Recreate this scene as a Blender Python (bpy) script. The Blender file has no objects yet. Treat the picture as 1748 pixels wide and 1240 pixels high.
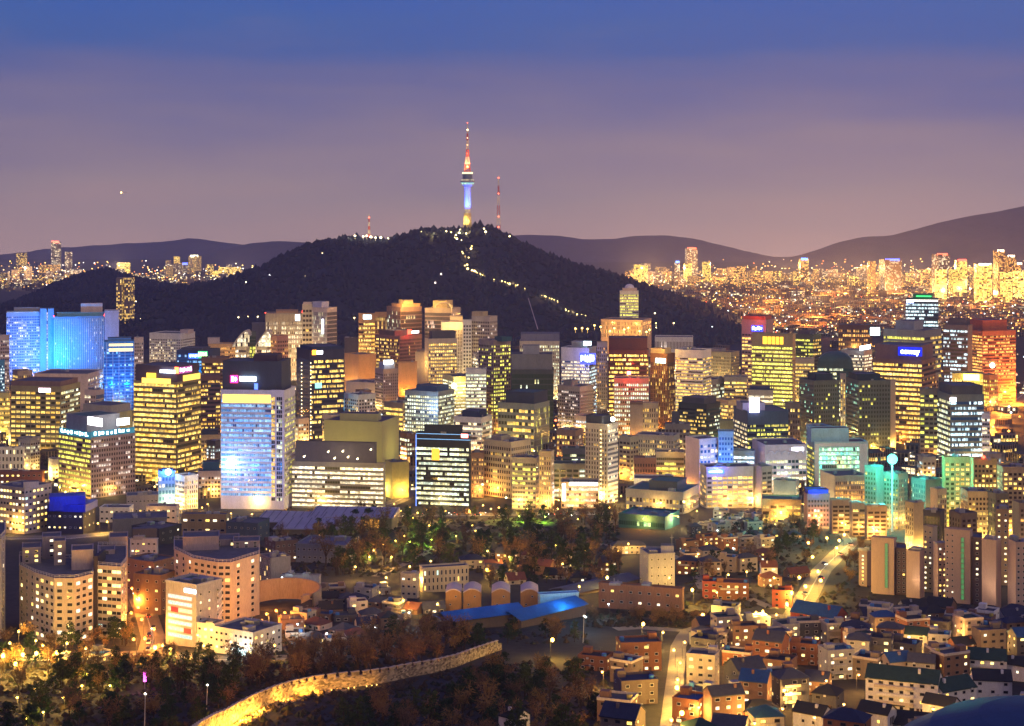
import bpy, math, random
import numpy as np
from mathutils import Vector, Matrix
R = random.Random(7)
C = bpy.context.scene.collection
S = bpy.context.scene
PI = math.pi
# ---------------------------------------------------------------- camera (level, shifted lens)
F, CX, HY, CAMZ = 2940.0, 874.0, 361.0, 300.0     # focal length and horizon in photo pixels, eye height in metres
cam = bpy.data.cameras.new('camera'); camo = bpy.data.objects.new('camera', cam); C.objects.link(camo)
camo.location = (0, 0, CAMZ); camo.rotation_euler = (PI/2, 0, 0)
cam.sensor_width = 36; cam.lens = 36*F/1748
cam.shift_y = -(620-HY)/1748
cam.clip_start = 1; cam.clip_end = 60000
S.camera = camo
S.view_settings.view_transform = 'Standard'; S.view_settings.look = 'None'
S.view_settings.exposure = .6; S.view_settings.gamma = 1
S.cycles.use_denoising = True
S.cycles.max_bounces = 4; S.cycles.diffuse_bounces = 2; S.cycles.glossy_bounces = 2
S.cycles.transmission_bounces = 2; S.cycles.volume_bounces = 0; S.cycles.sample_clamp_indirect = 4
S.cycles.use_light_tree = True; S.cycles.caustics_reflective = False; S.cycles.caustics_refractive = False
# ---------------------------------------------------------------- dusk sky
def lin(r, g, b):
    f = lambda c: (c/255/12.92 if c/255 <= .04045 else ((c/255+.055)/1.055)**2.4)
    return (f(r), f(g), f(b), 1)
w = bpy.data.worlds.new('World'); S.world = w; w.use_nodes = True
nt = w.node_tree; N = nt.nodes; L = nt.links
for n in list(N): N.remove(n)
out = N.new('ShaderNodeOutputWorld'); bg = N.new('ShaderNodeBackground'); bg2 = N.new('ShaderNodeBackground'); add = N.new('ShaderNodeAddShader')
sky = N.new('ShaderNodeTexSky'); sky.sky_type = 'NISHITA'; sky.sun_disc = False
SUN_EL, SUN_ROT = math.radians(1.5), math.radians(140)
sky.sun_elevation = SUN_EL; sky.sun_rotation = SUN_ROT
tc = N.new('ShaderNodeTexCoord'); sep = N.new('ShaderNodeSeparateXYZ'); L.new(tc.outputs['Generated'], sep.inputs[0])
nz = N.new('ShaderNodeTexNoise'); nz.inputs['Scale'].default_value = 5; nz.inputs['Detail'].default_value = 4
mp = N.new('ShaderNodeMapping'); mp.inputs['Scale'].default_value = (1, 1, 7)
L.new(tc.outputs['Generated'], mp.inputs[0]); L.new(mp.outputs[0], nz.inputs['Vector'])
ma = N.new('ShaderNodeMath'); ma.operation = 'MULTIPLY_ADD'; ma.inputs[1].default_value = .07; ma.inputs[2].default_value = -.035
L.new(nz.outputs['Fac'], ma.inputs[0])
ad = N.new('ShaderNodeMath'); ad.operation = 'ADD'; L.new(sep.outputs['Z'], ad.inputs[0]); L.new(ma.outputs[0], ad.inputs[1])
mr = N.new('ShaderNodeMapRange'); mr.inputs['From Min'].default_value = -.02; mr.inputs['From Max'].default_value = .23
L.new(ad.outputs[0], mr.inputs['Value'])
cr = N.new('ShaderNodeValToRGB'); e = cr.color_ramp.elements
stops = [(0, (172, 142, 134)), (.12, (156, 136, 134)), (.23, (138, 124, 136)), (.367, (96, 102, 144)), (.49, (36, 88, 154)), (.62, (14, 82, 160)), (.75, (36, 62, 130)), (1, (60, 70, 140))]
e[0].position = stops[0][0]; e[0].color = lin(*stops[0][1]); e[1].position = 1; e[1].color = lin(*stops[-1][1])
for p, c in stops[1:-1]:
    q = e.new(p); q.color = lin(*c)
L.new(mr.outputs[0], cr.inputs[0])
# the west, behind the camera's right shoulder, still holds the afterglow
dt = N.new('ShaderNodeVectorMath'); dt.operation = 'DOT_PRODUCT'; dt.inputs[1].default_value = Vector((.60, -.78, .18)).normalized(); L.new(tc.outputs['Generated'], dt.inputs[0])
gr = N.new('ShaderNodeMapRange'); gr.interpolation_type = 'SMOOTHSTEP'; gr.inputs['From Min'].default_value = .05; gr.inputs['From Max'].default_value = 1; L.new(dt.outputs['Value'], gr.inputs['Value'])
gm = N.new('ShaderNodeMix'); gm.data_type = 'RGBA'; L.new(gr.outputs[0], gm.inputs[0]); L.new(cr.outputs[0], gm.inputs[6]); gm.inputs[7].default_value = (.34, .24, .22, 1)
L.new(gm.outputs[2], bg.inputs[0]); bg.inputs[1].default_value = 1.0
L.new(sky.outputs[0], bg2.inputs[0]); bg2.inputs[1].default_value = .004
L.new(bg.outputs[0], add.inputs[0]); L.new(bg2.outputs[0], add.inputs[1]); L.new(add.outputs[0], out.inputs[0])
# the afterglow: one wide, weak, warm sun from behind the camera's shoulder
sl = bpy.data.lights.new('sun', 'SUN'); sl.energy = .45; sl.angle = math.radians(25); sl.color = (1, .72, .52)
so = bpy.data.objects.new('sun', sl); C.objects.link(so)
so.rotation_euler = Vector((-.55, .8, -.26)).to_track_quat('-Z', 'Y').to_euler()
# ---------------------------------------------------------------- helpers
PROF = [(-3000, 296), (0, 296), (6, 296), (60, 258), (250, 198), (450, 150), (600, 120.6), (780, 104), (960, 91.3), (1130, 76), (1300, 61.7), (1500, 46), (1720, 43),
        (2000, 42), (2400, 40), (2900, 42), (3700, 46), (4800, 40), (7000, 17), (9500, 18), (12000, -10), (16000, -150), (30000, -760)]
PY = [p[0] for p in PROF]; PZ = [p[1] for p in PROF]
def gz(Y): return float(np.interp(Y, PY, PZ))
_ys = np.concatenate([np.arange(300, 3000, 4), np.arange(3000, 12000, 20)])
_rows = HY + (CAMZ - np.interp(_ys, PY, PZ))*F/_ys
def depth(row, h=0):                      # distance at which something h metres above ground shows in this row
    rr = HY + (CAMZ - h - np.interp(_ys, PY, PZ))*F/_ys
    return float(np.interp(-row, -np.maximum.accumulate(rr[::-1])[::-1], _ys))
def P(x, y, Y): return Vector(((x-CX)*Y/F, Y, CAMZ-(y-HY)*Y/F))
def ray(x, y): return Vector(((x-CX)/F, 1, -(y-HY)/F))
def tag(o, label=None, cat=None, group=None, kind=None):
    if label: o['label'] = label
    if cat: o['category'] = cat
    if group: o['group'] = group
    if kind: o['kind'] = kind
    return o
ROOT = {}
def empty(name, loc, label=None, cat=None, group=None):
    o = bpy.data.objects.new(name, None); C.objects.link(o); o.location = loc; o.empty_display_size = .5
    ROOT[o.name] = Vector(loc)
    return tag(o, label, cat, group)
class MB:
    def __init__(s): s.v, s.f, s.m, s.u = [], [], [], []
    def face(s, pts, mi=0, uv=None):
        k = len(s.v); s.v += [tuple(p) for p in pts]; s.f.append(tuple(range(k, k+len(pts)))); s.m.append(mi)
        s.u += uv if uv else [(0, 0)]*len(pts)
    def prism(s, poly, z0, z1, mi=0, cap=None, bottom=True, z1s=None):
        n = len(poly)
        for i in range(n):
            a, b = poly[i], poly[(i+1) % n]
            za, zb = (z1s[i], z1s[(i+1) % n]) if z1s else (z1, z1)
            s.face([(a[0], a[1], z0), (b[0], b[1], z0), (b[0], b[1], zb), (a[0], a[1], za)], mi)
        s.face([(p[0], p[1], z1s[i] if z1s else z1) for i, p in enumerate(poly)], mi if cap is None else cap)
        if bottom: s.face([(p[0], p[1], z0) for p in reversed(poly)], mi)
    def box(s, x0, x1, y0, y1, z0, z1, mi=0): s.prism([(x0, y0), (x1, y0), (x1, y1), (x0, y1)], z0, z1, mi)
    def tube(s, a, b, r0, r1=None, n=6, mi=0):
        a, b = Vector(a), Vector(b); r1 = r0 if r1 is None else r1
        d = (b-a).normalized(); u = d.cross(Vector((0, 0, 1)) if abs(d.z) < .9 else Vector((1, 0, 0))).normalized(); v = d.cross(u)
        A = [a+(u*math.cos(2*PI*i/n)+v*math.sin(2*PI*i/n))*r0 for i in range(n)]
        B = [b+(u*math.cos(2*PI*i/n)+v*math.sin(2*PI*i/n))*r1 for i in range(n)]
        for i in range(n): s.face([A[i], B[i], B[(i+1) % n], A[(i+1) % n]], mi)
        s.face(A, mi); s.face(B[::-1], mi)
    def lathe(s, c, prof, n=16, mi=0):
        c = Vector(c)
        for (r0, z0), (r1, z1) in zip(prof, prof[1:]):
            for i in range(n):
                a, b = 2*PI*i/n, 2*PI*(i+1)/n
                q = [c+Vector((r0*math.cos(a), r0*math.sin(a), z0)), c+Vector((r0*math.cos(b), r0*math.sin(b), z0)),
                     c+Vector((r1*math.cos(b), r1*math.sin(b), z1)), c+Vector((r1*math.cos(a), r1*math.sin(a), z1))]
                if r0 < 1e-6: q = [q[0], q[2], q[3]]
                elif r1 < 1e-6: q = q[:3]
                s.face(q, mi, [(i*2, z0/4), (i*2+2, z0/4), (i*2+2, z1/4), (i*2, z1/4)][:len(q)])
    def ball(s, c, r, mi=0, n=8): s.lathe(c, [(r*math.sin(PI*k/n)+(1e-7 if k in (0, n) else 0), -r*math.cos(PI*k/n)) for k in range(n+1)], n, mi)
    def octa(s, c, r, mi=0, h=None, jit=0):
        h = h or r; k = len(s.v); j = lambda: 1+R.uniform(-jit, jit)
        s.v += [(c[0]+r*j(), c[1], c[2]), (c[0], c[1]+r*j(), c[2]), (c[0]-r*j(), c[1], c[2]), (c[0], c[1]-r*j(), c[2]), (c[0], c[1], c[2]+h*j()), (c[0], c[1], c[2]-h*.7)]
        for i in range(4):
            s.f += [(k+i, k+(i+1) % 4, k+4), (k+(i+1) % 4, k+i, k+5)]; s.m += [mi, mi]; s.u += [(0, 0)]*6
    def build(s, name, mats, parent=None, loc=None, smooth=False):
        if not isinstance(mats, (list, tuple)): mats = [mats]
        off = ROOT[parent.name] if parent is not None else Vector(loc or (0, 0, 0))
        me = bpy.data.meshes.new(name)
        v = np.array(s.v, dtype=np.float64).reshape(-1, 3) - np.array(off)
        me.from_pydata(v.tolist(), [], s.f)
        for m in mats: me.materials.append(m)
        if len(mats) > 1: me.polygons.foreach_set('material_index', s.m)
        if any(u != (0, 0) for u in s.u):
            ul = me.uv_layers.new(name='UVMap'); ul.data.foreach_set('uv', [c for u in s.u for c in u])
        if smooth: me.polygons.foreach_set('use_smooth', [True]*len(s.f))
        o = bpy.data.objects.new(name, me); C.objects.link(o)
        if parent is not None: o.parent = parent; ROOT[o.name] = off
        else: o.location = off; ROOT[o.name] = off
        return o
def children(o): return CH.get(o.name, [])
def copy_tree(o, parent=None):
    c = o.copy(); C.objects.link(c); c.parent = parent
    for ch in list(o.children): copy_tree(ch, c)
    return c
# ---------------------------------------------------------------- materials
MC = {}
def _new(name):
    m = bpy.data.materials.new(name); m.use_nodes = True
    t = m.node_tree; b = t.nodes['Principled BSDF']
    return m, t, b
def mat(col, rough=.8, var=.25, scale=.15, metal=0, streak=True, fine=2.0):
    key = ('m', tuple(col), rough, var, scale, metal, streak)
    if key in MC: return MC[key]
    m, t, b = _new('surface'); n = t.nodes; l = t.links
    tc = n.new('ShaderNodeTexCoord'); mp = n.new('ShaderNodeMapping'); l.new(tc.outputs['Object'], mp.inputs[0])
    mp.inputs['Scale'].default_value = (1, 1, .25 if streak else 1)
    a = n.new('ShaderNodeTexNoise'); a.inputs['Scale'].default_value = scale; a.inputs['Detail'].default_value = 5; a.inputs['Roughness'].default_value = .65
    c = n.new('ShaderNodeTexNoise'); c.inputs['Scale'].default_value = scale*12; c.inputs['Detail'].default_value = 3
    l.new(mp.outputs[0], a.inputs['Vector']); l.new(mp.outputs[0], c.inputs['Vector'])
    s = n.new('ShaderNodeMath'); s.operation = 'ADD'; l.new(a.outputs['Fac'], s.inputs[0]); l.new(c.outputs['Fac'], s.inputs[1])
    r = n.new('ShaderNodeMapRange'); r.inputs['From Min'].default_value = .6; r.inputs['From Max'].default_value = 1.4
    r.inputs['To Min'].default_value = 1-var; r.inputs['To Max'].default_value = 1+var
    l.new(s.outputs[0], r.inputs['Value'])
    mx = n.new('ShaderNodeVectorMath'); mx.operation = 'SCALE'; mx.inputs[0].default_value = col[:3]; l.new(r.outputs[0], mx.inputs['Scale'])
    l.new(mx.outputs[0], b.inputs['Base Color']); b.inputs['Roughness'].default_value = rough; b.inputs['Metallic'].default_value = metal
    b.inputs['Specular IOR Level'].default_value = .3
    MC[key] = m; return m
def emis(col, st=3.0, sample=False):
    key = ('e', tuple(col), st, sample)
    if key in MC: return MC[key]
    m, t, b = _new('lit'); b.inputs['Base Color'].default_value = (*[c*.3 for c in col[:3]], 1)
    b.inputs['Emission Color'].default_value = (*col[:3], 1); b.inputs['Emission Strength'].default_value = st
    m.cycles.emission_sampling = 'AUTO' if sample else 'NONE'
    MC[key] = m; return m
LIT = dict(Y=((1, .50, .05), (1, .72, .20)), W=((1, .72, .32), (1, .90, .66)), C=((.55, .90, 1), (.9, 1, 1)), G=((.72, .78, .08), (1, .76, .16)),
           O=((1, .36, .06), (1, .60, .14)), B=((.05, .36, 1), (.5, .78, 1)), T=((.05, .80, .72), (.8, .95, .35)), P=((1, .72, .55), (1, .86, .75)), K=((.95, .8, .3), (.75, .95, .8)))
GLASS = dict(navy=(.012, .02, .05), teal=(.01, .06, .07), black=(.015, .015, .02), grey=(.06, .06, .07), blue=(.02, .10, .30), brown=(.05, .03, .02), green=(.03, .06, .03), olive=(.07, .07, .02))
#         cell  vfrac  mull  run
TYPE = dict(band=(1.7, .56, .05, 6), curt=(1.6, .84, .07, 8), grid=(3.0, .58, .20, 2), slit=(2.2, .66, .30, 2), wide=(4.6, .55, .11, 2), fine=(1.3, .60, .13, 5), strip=(2.6, .86, .30, 1))
def winmat(kind, lit, pal, glass, wall, power=1.5):
    key = ('w', kind, lit, pal, glass, tuple(wall), power)
    if key in MC: return MC[key]
    m, t, b = _new('glazing'); n = t.nodes; l = t.links
    cw, vf, mu, run = TYPE[kind]
    def M(op, a, bb=None, c=None):
        q = n.new('ShaderNodeMath'); q.operation = op
        for i, x in enumerate((a, bb, c)):
            if x is None: continue
            if isinstance(x, (int, float)): q.inputs[i].default_value = x
            else: l.new(x, q.inputs[i])
        return q.outputs[0]
    def V(x, y, z):
        q = n.new('ShaderNodeCombineXYZ')
        for i, k in enumerate((x, y, z)):
            if isinstance(k, (int, float)): q.inputs[i].default_value = k
            else: l.new(k, q.inputs[i])
        return q.outputs[0]
    def WN(v):
        q = n.new('ShaderNodeTexWhiteNoise'); q.noise_dimensions = '3D'; l.new(v, q.inputs['Vector']); return q
    uv = n.new('ShaderNodeUVMap'); sp = n.new('ShaderNodeSeparateXYZ'); l.new(uv.outputs[0], sp.inputs[0])
    U, W_ = sp.outputs[0], sp.outputs[1]
    cu, cv = M('FLOOR', U), M('FLOOR', W_); fu, fv = M('FRACT', U), M('FRACT', W_)
    r1 = WN(V(cu, cv, 1.5)); r2 = WN(V(M('FLOOR', M('DIVIDE', U, run)), cv, 7.5))
    p = max(lit, .001)**.55; q_ = lit/p
    on = M('MULTIPLY', M('LESS_THAN', r2.outputs['Value'], p), M('LESS_THAN', r1.outputs['Value'], q_))
    cell = M('MULTIPLY', M('LESS_THAN', M('ABSOLUTE', M('SUBTRACT', fu, .5)), .5-mu), M('LESS_THAN', M('ABSOLUTE', M('SUBTRACT', fv, .5)), .46))
    nz = n.new('ShaderNodeTexNoise'); nz.inputs['Scale'].default_value = 1; nz.inputs['Detail'].default_value = 2
    l.new(V(M('MULTIPLY', U, 2.3), M('MULTIPLY', W_, 3.1), 0), nz.inputs['Vector'])
    sc = n.new('ShaderNodeSeparateColor'); l.new(r1.outputs['Color'], sc.inputs[0])
    br = M('MULTIPLY', M('MULTIPLY_ADD', sc.outputs[1], .9, .45), M('MULTIPLY_ADD', nz.outputs['Fac'], 2.2, -.15))
    mc = n.new('ShaderNodeMix'); mc.data_type = 'RGBA'; mc.inputs[6].default_value = (*LIT[pal][0], 1); mc.inputs[7].default_value = (*LIT[pal][1], 1)
    sc2 = n.new('ShaderNodeSeparateColor'); l.new(r2.outputs['Color'], sc2.inputs[0])
    bl = M('GREATER_THAN', fv, M('MULTIPLY_ADD', sc.outputs[0], 1.3, .25)); br = M('MULTIPLY', br, M('MULTIPLY_ADD', bl, -.55, 1))      # drawn blinds
    fl = n.new('ShaderNodeTexNoise'); fl.inputs['Scale'].default_value = 1; l.new(V(M('MULTIPLY', U, 7.1), M('MULTIPLY', W_, 9.7), 3), fl.inputs['Vector']); br = M('MULTIPLY', br, M('MULTIPLY_ADD', fl.outputs['Fac'], 2.4, -.2))
    br = M('MULTIPLY', br, M('MULTIPLY_ADD', M('LESS_THAN', M('ABSOLUTE', M('SUBTRACT', M('FRACT', M('MULTIPLY', U, 2)), .5)), .44), .6, .4))       # thin glazing bars
    l.new(M('MULTIPLY_ADD', sc2.outputs[2], .6, M('MULTIPLY', sc.outputs[2], .4)), mc.inputs[0])
    oi = n.new('ShaderNodeObjectInfo'); br = M('MULTIPLY', br, M('MULTIPLY_ADD', oi.outputs['Random'], .7, .6))
    es = M('MULTIPLY', M('MULTIPLY', on, cell), M('MULTIPLY', br, power))
    wc = n.new('ShaderNodeMix'); wc.data_type = 'RGBA'; wc.inputs[6].default_value = (*wall[:3], 1); wc.inputs[7].default_value = (*GLASS[glass], 1)
    l.new(cell, wc.inputs[0]); l.new(wc.outputs[2], b.inputs['Base Color'])
    l.new(M('MULTIPLY_ADD', cell, -.6, .75), b.inputs['Roughness'])
    l.new(mc.outputs[2], b.inputs['Emission Color']); l.new(es, b.inputs['Emission Strength'])
    m.cycles.emission_sampling = 'NONE'
    MC[key] = m; return m
def style(s, wall):
    if not s: return None
    q = s.split(); k = q[0]
    return (k, winmat(k, float(q[2]), q[1], q[3] if len(q) > 3 else 'navy', wall, float(q[4]) if len(q) > 4 else 1.5))
# colours of walls (real surfaces)
WH, BE, TN, GR, DG, BR, BK, PK, OR, RD = (.72, .70, .68), (.58, .50, .40), (.45, .35, .25), (.34, .34, .36), (.09, .09, .11), (.22, .13, .09), (.30, .13, .07), (.62, .50, .46), (.60, .36, .18), (.36, .08, .05)
OL, NV, TL, LI, YW, ST = (.50, .48, .24), (.03, .05, .12), (.05, .20, .24), (.60, .58, .72), (.62, .50, .26), (.40, .36, .30)
ROOFM = mat((.11, .115, .14), .9, .4, .3, streak=False)
ROOFT = mat((.06, .13, .13), .85, .35, .3, streak=False)
ROOFG = mat((.09, .14, .07), .9, .35, .3, streak=False)
METAL = mat((.30, .31, .33), .45, .2, .5, metal=.6)
DARKM = mat((.04, .04, .05), .6, .2, .5)
BEACON = emis((1, .05, .03), 9)
# ---------------------------------------------------------------- buildings
SEED = [0]
def offset_poly(poly, d):
    n = len(poly); outp = []
    for i in range(n):
        p0, p1, p2 = Vector(poly[i-1]), Vector(poly[i]), Vector(poly[(i+1) % n])
        e0, e1 = (p1-p0).normalized(), (p2-p1).normalized()
        n0, n1 = Vector((e0.y, -e0.x)), Vector((e1.y, -e1.x))
        k = n0+n1; k = k/max(.3, (1+n0.dot(n1)))
        outp.append(tuple(p1+k*d))
    return outp
FP = []; FRONT = []
class Bld: pass
def footprint(xl, xc, xr, Y, dep=None):
    c = P(xc, 0, Y); rc = (xc-CX)/F
    if abs(xr-xc) < 2 or abs(xc-xl) < 2:
        one = abs(xr-xc) < 2
        a = abs(xc-xl) if one else abs(xr-xc)
        wd = a*Y/F; dep = dep or max(14, min(40, wd*.7))
        th = math.atan(rc) if one else PI/2+math.atan(rc)
        dl = Vector((-math.cos(th), math.sin(th))); dr = Vector((math.sin(th), math.cos(th)))
    else:
        one = None; a, b = xc-xl, xr-xc
        th = max(math.radians(14), min(math.radians(76), math.atan(1.15*b/a)))+math.atan(rc)
        dl = Vector((-math.cos(th), math.sin(th))); dr = Vector((math.sin(th), math.cos(th)))
    c2 = Vector((c.x, c.y))
    def solve(d, x):
        r = (x-CX)/F; return (r*c2.y-c2.x)/(d.x-r*d.y)
    if one is None: w1, w2 = solve(dl, xl), solve(dr, xr)
    elif one: w1, w2 = solve(dl, xl), dep
    else: w1, w2 = dep, solve(dr, xr)
    p1 = c2+dr*w2; p3 = c2+dl*w1; p2 = p1+dl*w1
    return [tuple(c2), tuple(p1), tuple(p2), tuple(p3)], dl, dr, w1, w2
def shell(B, poly, z0, z1, wall, roofm, name='wall'):
    m = MB(); m.prism(poly, z0, z1, 0, 1); return m.build(name, [wall, roofm], B.o)
def bands(B, poly, z0, z1, n, styles, top=0.0, ground=0.0, name='window_band', marg=.5):
    SEED[0] += 1; sd = SEED[0]*53; cm = R.uniform(.78, 1.3)
    zt, zb = z1-top, z0+ground; hf = (zt-zb)/n
    mats = []; idx = []
    for s in styles:
        if s is None: idx.append(None); continue
        if s[1] not in mats: mats.append(s[1])
        idx.append(mats.index(s[1]))
    if not mats: return
    ne = len(poly); op = offset_poly(poly, .14)
    for k in range(n):
        for i in range(ne):
            if idx[i] is None: continue
            ea, eb = Vector(poly[i]), Vector(poly[(i+1) % ne]); en = Vector((eb.y-ea.y, ea.x-eb.x))
            if en.dot(ea) > 0: continue           # turned away from the hill the photo is taken from
            m = MB(); cw, vf, mu, run = TYPE[styles[i][0]]
            a, b = Vector(op[i]), Vector(op[(i+1) % ne]); ln = (b-a).length
            mg = min(marg, ln*.1); d = (b-a)/ln; a2, b2 = a+d*mg, b-d*mg; ln -= 2*mg
            nc = max(1, round(ln/cw*cm)); za = zb+k*hf+hf*(1-vf)*.5; zc = za+hf*vf
            u0 = sd+i*211; v0 = k
            m.face([(a2.x, a2.y, za), (b2.x, b2.y, za), (b2.x, b2.y, zc), (a2.x, a2.y, zc)], 0, [(u0, v0+.001), (u0+nc, v0+.001), (u0+nc, v0+.999), (u0, v0+.999)])
            m.build(name, styles[i][1], B.o)
def parapet(B, poly, z, h, m, t=.5, name='parapet'):
    q = MB(); inn = offset_poly(poly, -t); n = len(poly); po = offset_poly(poly, .16)
    for i in range(n):
        j = (i+1) % n
        a, b, c, d = po[i], po[j], inn[j], inn[i]
        q.face([(*a, z-.02), (*b, z-.02), (*b, z+h), (*a, z+h)]); q.face([(*a, z+h), (*b, z+h), (*c, z+h), (*d, z+h)]); q.face([(*c, z+h), (*c, z), (*d, z), (*d, z+h)])
    return q.build(name, m, B.o)
def units(B, z, k, dark=False):
    """air handlers, tanks and ducts standing on a flat roof"""
    p = B.poly; c = Vector(p[0])
    for i in range(k):
        s, t = R.uniform(.12, .85), R.uniform(.12, .85)
        q = c+B.dr*B.w2*s+B.dl*B.w1*t; sx, sy, h = R.uniform(1, 3), R.uniform(1, 2.6), R.uniform(1, 2.6)
        m = MB()
        m.prism([tuple(q-B.dl*sx-B.dr*sy), tuple(q-B.dl*sx+B.dr*sy), tuple(q+B.dl*sx+B.dr*sy), tuple(q+B.dl*sx-B.dr*sy)][::1], z-.03, z+h)
        if R.random() < .5: m.tube((q.x, q.y, z+h), (q.x, q.y, z+h+R.uniform(.6, 3)), .25, .2, 6)
        m.build('roof_unit', METAL if R.random() < .6 else mat(GR), B.o)
def b(xl, xc, xr, yt, yb, p, fs, ss, wall, label, name='office_tower', cat='office tower', crown=(), top=6, ground=0, roof=None, k=None, dep=None, Y=None, par=1.2, group=None):
    """an ordinary block from its silhouette edges, top row and foot row; p = storey height in photo pixels"""
    B = Bld(); Y = Y or depth(yb); B.Y = Y
    B.poly, B.dl, B.dr, B.w1, B.w2 = footprint(xl, xc, xr, Y, dep)
    zb = P(0, yb, Y).z; zt = P(0, yt, Y).z; s = Y/F
    B.z0, B.z1 = min(zb, gz(Y))-1, zt
    cx = sum(q[0] for q in B.poly)/4; cy = sum(q[1] for q in B.poly)/4
    B.o = empty(name, (cx, cy, B.z0+1), label, cat, group)
    wm = mat(wall); B.wall = wall
    shell(B, B.poly, B.z0, zt, wm, roof or ROOFM)
    n = max(1, round((yb-yt-top-ground)/p))
    F_, S_ = style(fs, wall), style(ss, wall)
    bands(B, B.poly, zb, zt, n, [S_, F_, S_, F_], top*s, ground*s)
    if par: parapet(B, B.poly, zt, par, wm)
    z = zt
    for c in crown:           # (xl, xr, ytop, wall, style) boxes stepping up on the roof
        x0, x1, y1, cw = c[:4]; st = c[4] if len(c) > 4 else None
        pc = Vector((cx, cy)); f0, f1 = (x0-CX)/F, (x1-CX)/F
        ext = B.w1*abs(B.dl.x)+B.w2*abs(B.dr.x)
        fr = max(.15, min(.97, (x1-x0)*Y/F/ext)); mid = ((x0+x1)/2-CX)/F*cy
        lo = min(q[0] for q in B.poly); hi = max(q[0] for q in B.poly)
        sh = (mid-cx)
        lim = (1-fr)*ext/2; sh = max(-lim, min(lim, sh))
        cc = pc+B.dl*(sh/B.dl.x if abs(B.dl.x) > .5 else 0)+(B.dr*(sh/B.dr.x) if abs(B.dl.x) <= .5 else Vector((0, 0)))
        w1, w2 = B.w1*fr, B.w2*min(.9, fr+.1); q0 = cc-B.dl*w1/2-B.dr*w2/2
        pp = [tuple(q0), tuple(q0+B.dr*w2), tuple(q0+B.dr*w2+B.dl*w1), tuple(q0+B.dl*w1)]
        zc = P(0, y1, Y).z
        if zc <= z+.3: zc = z+2
        shell(B, pp, zt-.05, zc, mat(cw), roof or ROOFM, 'penthouse')
        if st:
            sy = style(st, cw); bands(B, pp, zt+.5, zc, max(1, round((zc-zt)/s/p)), [sy]*4, .5, 0, 'penthouse_window')
        parapet(B, pp, zc, .7, mat(cw), .3, 'roof_edge')
    big = B.w1*B.w2
    units(B, zt, k if k is not None else min(6, int(big/140)+1))
    if sum(wall[:3]) > .8 and Y < 2700 and R.random() < .8: wash(B, 'F' if xc-xl > 3 else 'S', R.choice(((1, .66, .24), (1, .74, .34), (1, .80, .36))), R.uniform(.5, 1.1), .12, .6, .55)  # added warm fill lifting pale facades, no fixture of the building
    B.cx, B.cy = cx, cy; FP.append(B.poly)
    for i in (3, 0):
        a, bb = Vector(B.poly[i]), Vector(B.poly[(i+1) % 4]); d = bb-a
        if d.length < 8: continue
        nn = Vector((d.y, -d.x)).normalized()
        if nn.y < -.2: FRONT.append((a+d*R.uniform(.3, .7), nn, B.o, B.Y))
    return B
def face_pt(B, f, x, y, proud=.35):
    q = B.poly; i = {'F': 3, 'S': 0}[f] if isinstance(f, str) else f
    a, bb = Vector(q[i]), Vector(q[(i+1) % len(q)]); d = (bb-a).normalized(); nn = Vector((d.y, -d.x)); a2 = a+nn*proud
    r = ray(x, y); t = (a2.x*nn.x+a2.y*nn.y)/(r.x*nn.x+r.y*nn.y)
    return Vector((r.x*t, r.y*t, CAMZ+r.z*t)), nn, d
def sign(B, f, x0, x1, y0, y1, col, st=4, strokes=None, scol=None, name='sign', text=None, back=None):
    pts = [face_pt(B, f, x, y)[0] for x, y in ((x0, y1), (x1, y1), (x1, y0), (x0, y0))]
    zt = (pts[2].z+pts[3].z)/2; zb = (pts[0].z+pts[1].z)/2
    pts[0].z = pts[1].z = zb; pts[2].z = pts[3].z = zt
    nn, d = face_pt(B, f, x0, y0)[1:]; n3 = Vector((nn.x, nn.y, 0))
    m = MB(); k = [q-n3*.3 for q in pts]
    m.face(pts); m.face(k[::-1])
    for i in range(4): m.face([pts[i], k[i], k[(i+1) % 4], pts[(i+1) % 4]])
    o = m.build(name, back or emis(col, st), B.o)
    wd = (pts[1]-pts[0]).length; ht = zt-zb; dd = (pts[1]-pts[0])/wd
    if strokes:                # short bright strokes: lettering too small in the photo to read
        m = MB(); x = wd*.06; 
        while x < wd*.9:
            sw = wd*R.uniform(.03, .06); h0, h1 = R.uniform(.15, .4), R.uniform(.65, .9)
            q = pts[0]+dd*x+n3*.12+Vector((0, 0, ht*h0)); q2 = q+dd*sw
            up = Vector((0, 0, ht*(h1-h0))); m.face([q, q2, q2+up, q+up])
            if R.random() < .6:
                q = pts[0]+dd*x+n3*.13+Vector((0, 0, ht*R.uniform(.3, .7))); q2 = q+dd*sw*2; up = Vector((0, 0, ht*.14)); m.face([q, q2, q2+up, q+up])
            x += sw*2.1
        m.build('lettering', emis(scol or (1, 1, 1), 6), o)
    if text:
        cu = bpy.data.curves.new('lettering', 'FONT'); cu.body = text; cu.size = 1; cu.align_x = 'CENTER'; cu.align_y = 'CENTER'; cu.extrude = .02; cu.offset = .018
        cu.materials.append(emis(scol or (1, 1, 1), 5))
        tmp = bpy.data.objects.new('tmp_text', cu); C.objects.link(tmp); bpy.context.view_layer.update()
        me = bpy.data.meshes.new_from_object(tmp.evaluated_get(bpy.context.evaluated_depsgraph_get())); bpy.data.objects.remove(tmp)
        t = bpy.data.objects.new('lettering', me); C.objects.link(t); t.parent = o
        bpy.context.view_layer.update(); s = min(wd*.8/max(.1, t.dimensions.x), ht*.75/max(.1, t.dimensions.y))
        mid = (pts[0]+pts[2])/2+n3*.15-ROOT[o.name]
        t.matrix_local = Matrix.Translation(mid) @ Matrix(((d.x, 0, nn.x), (d.y, 0, nn.y), (0, 1, 0))).to_4x4() @ Matrix.Scale(s, 4)
    return o
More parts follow.
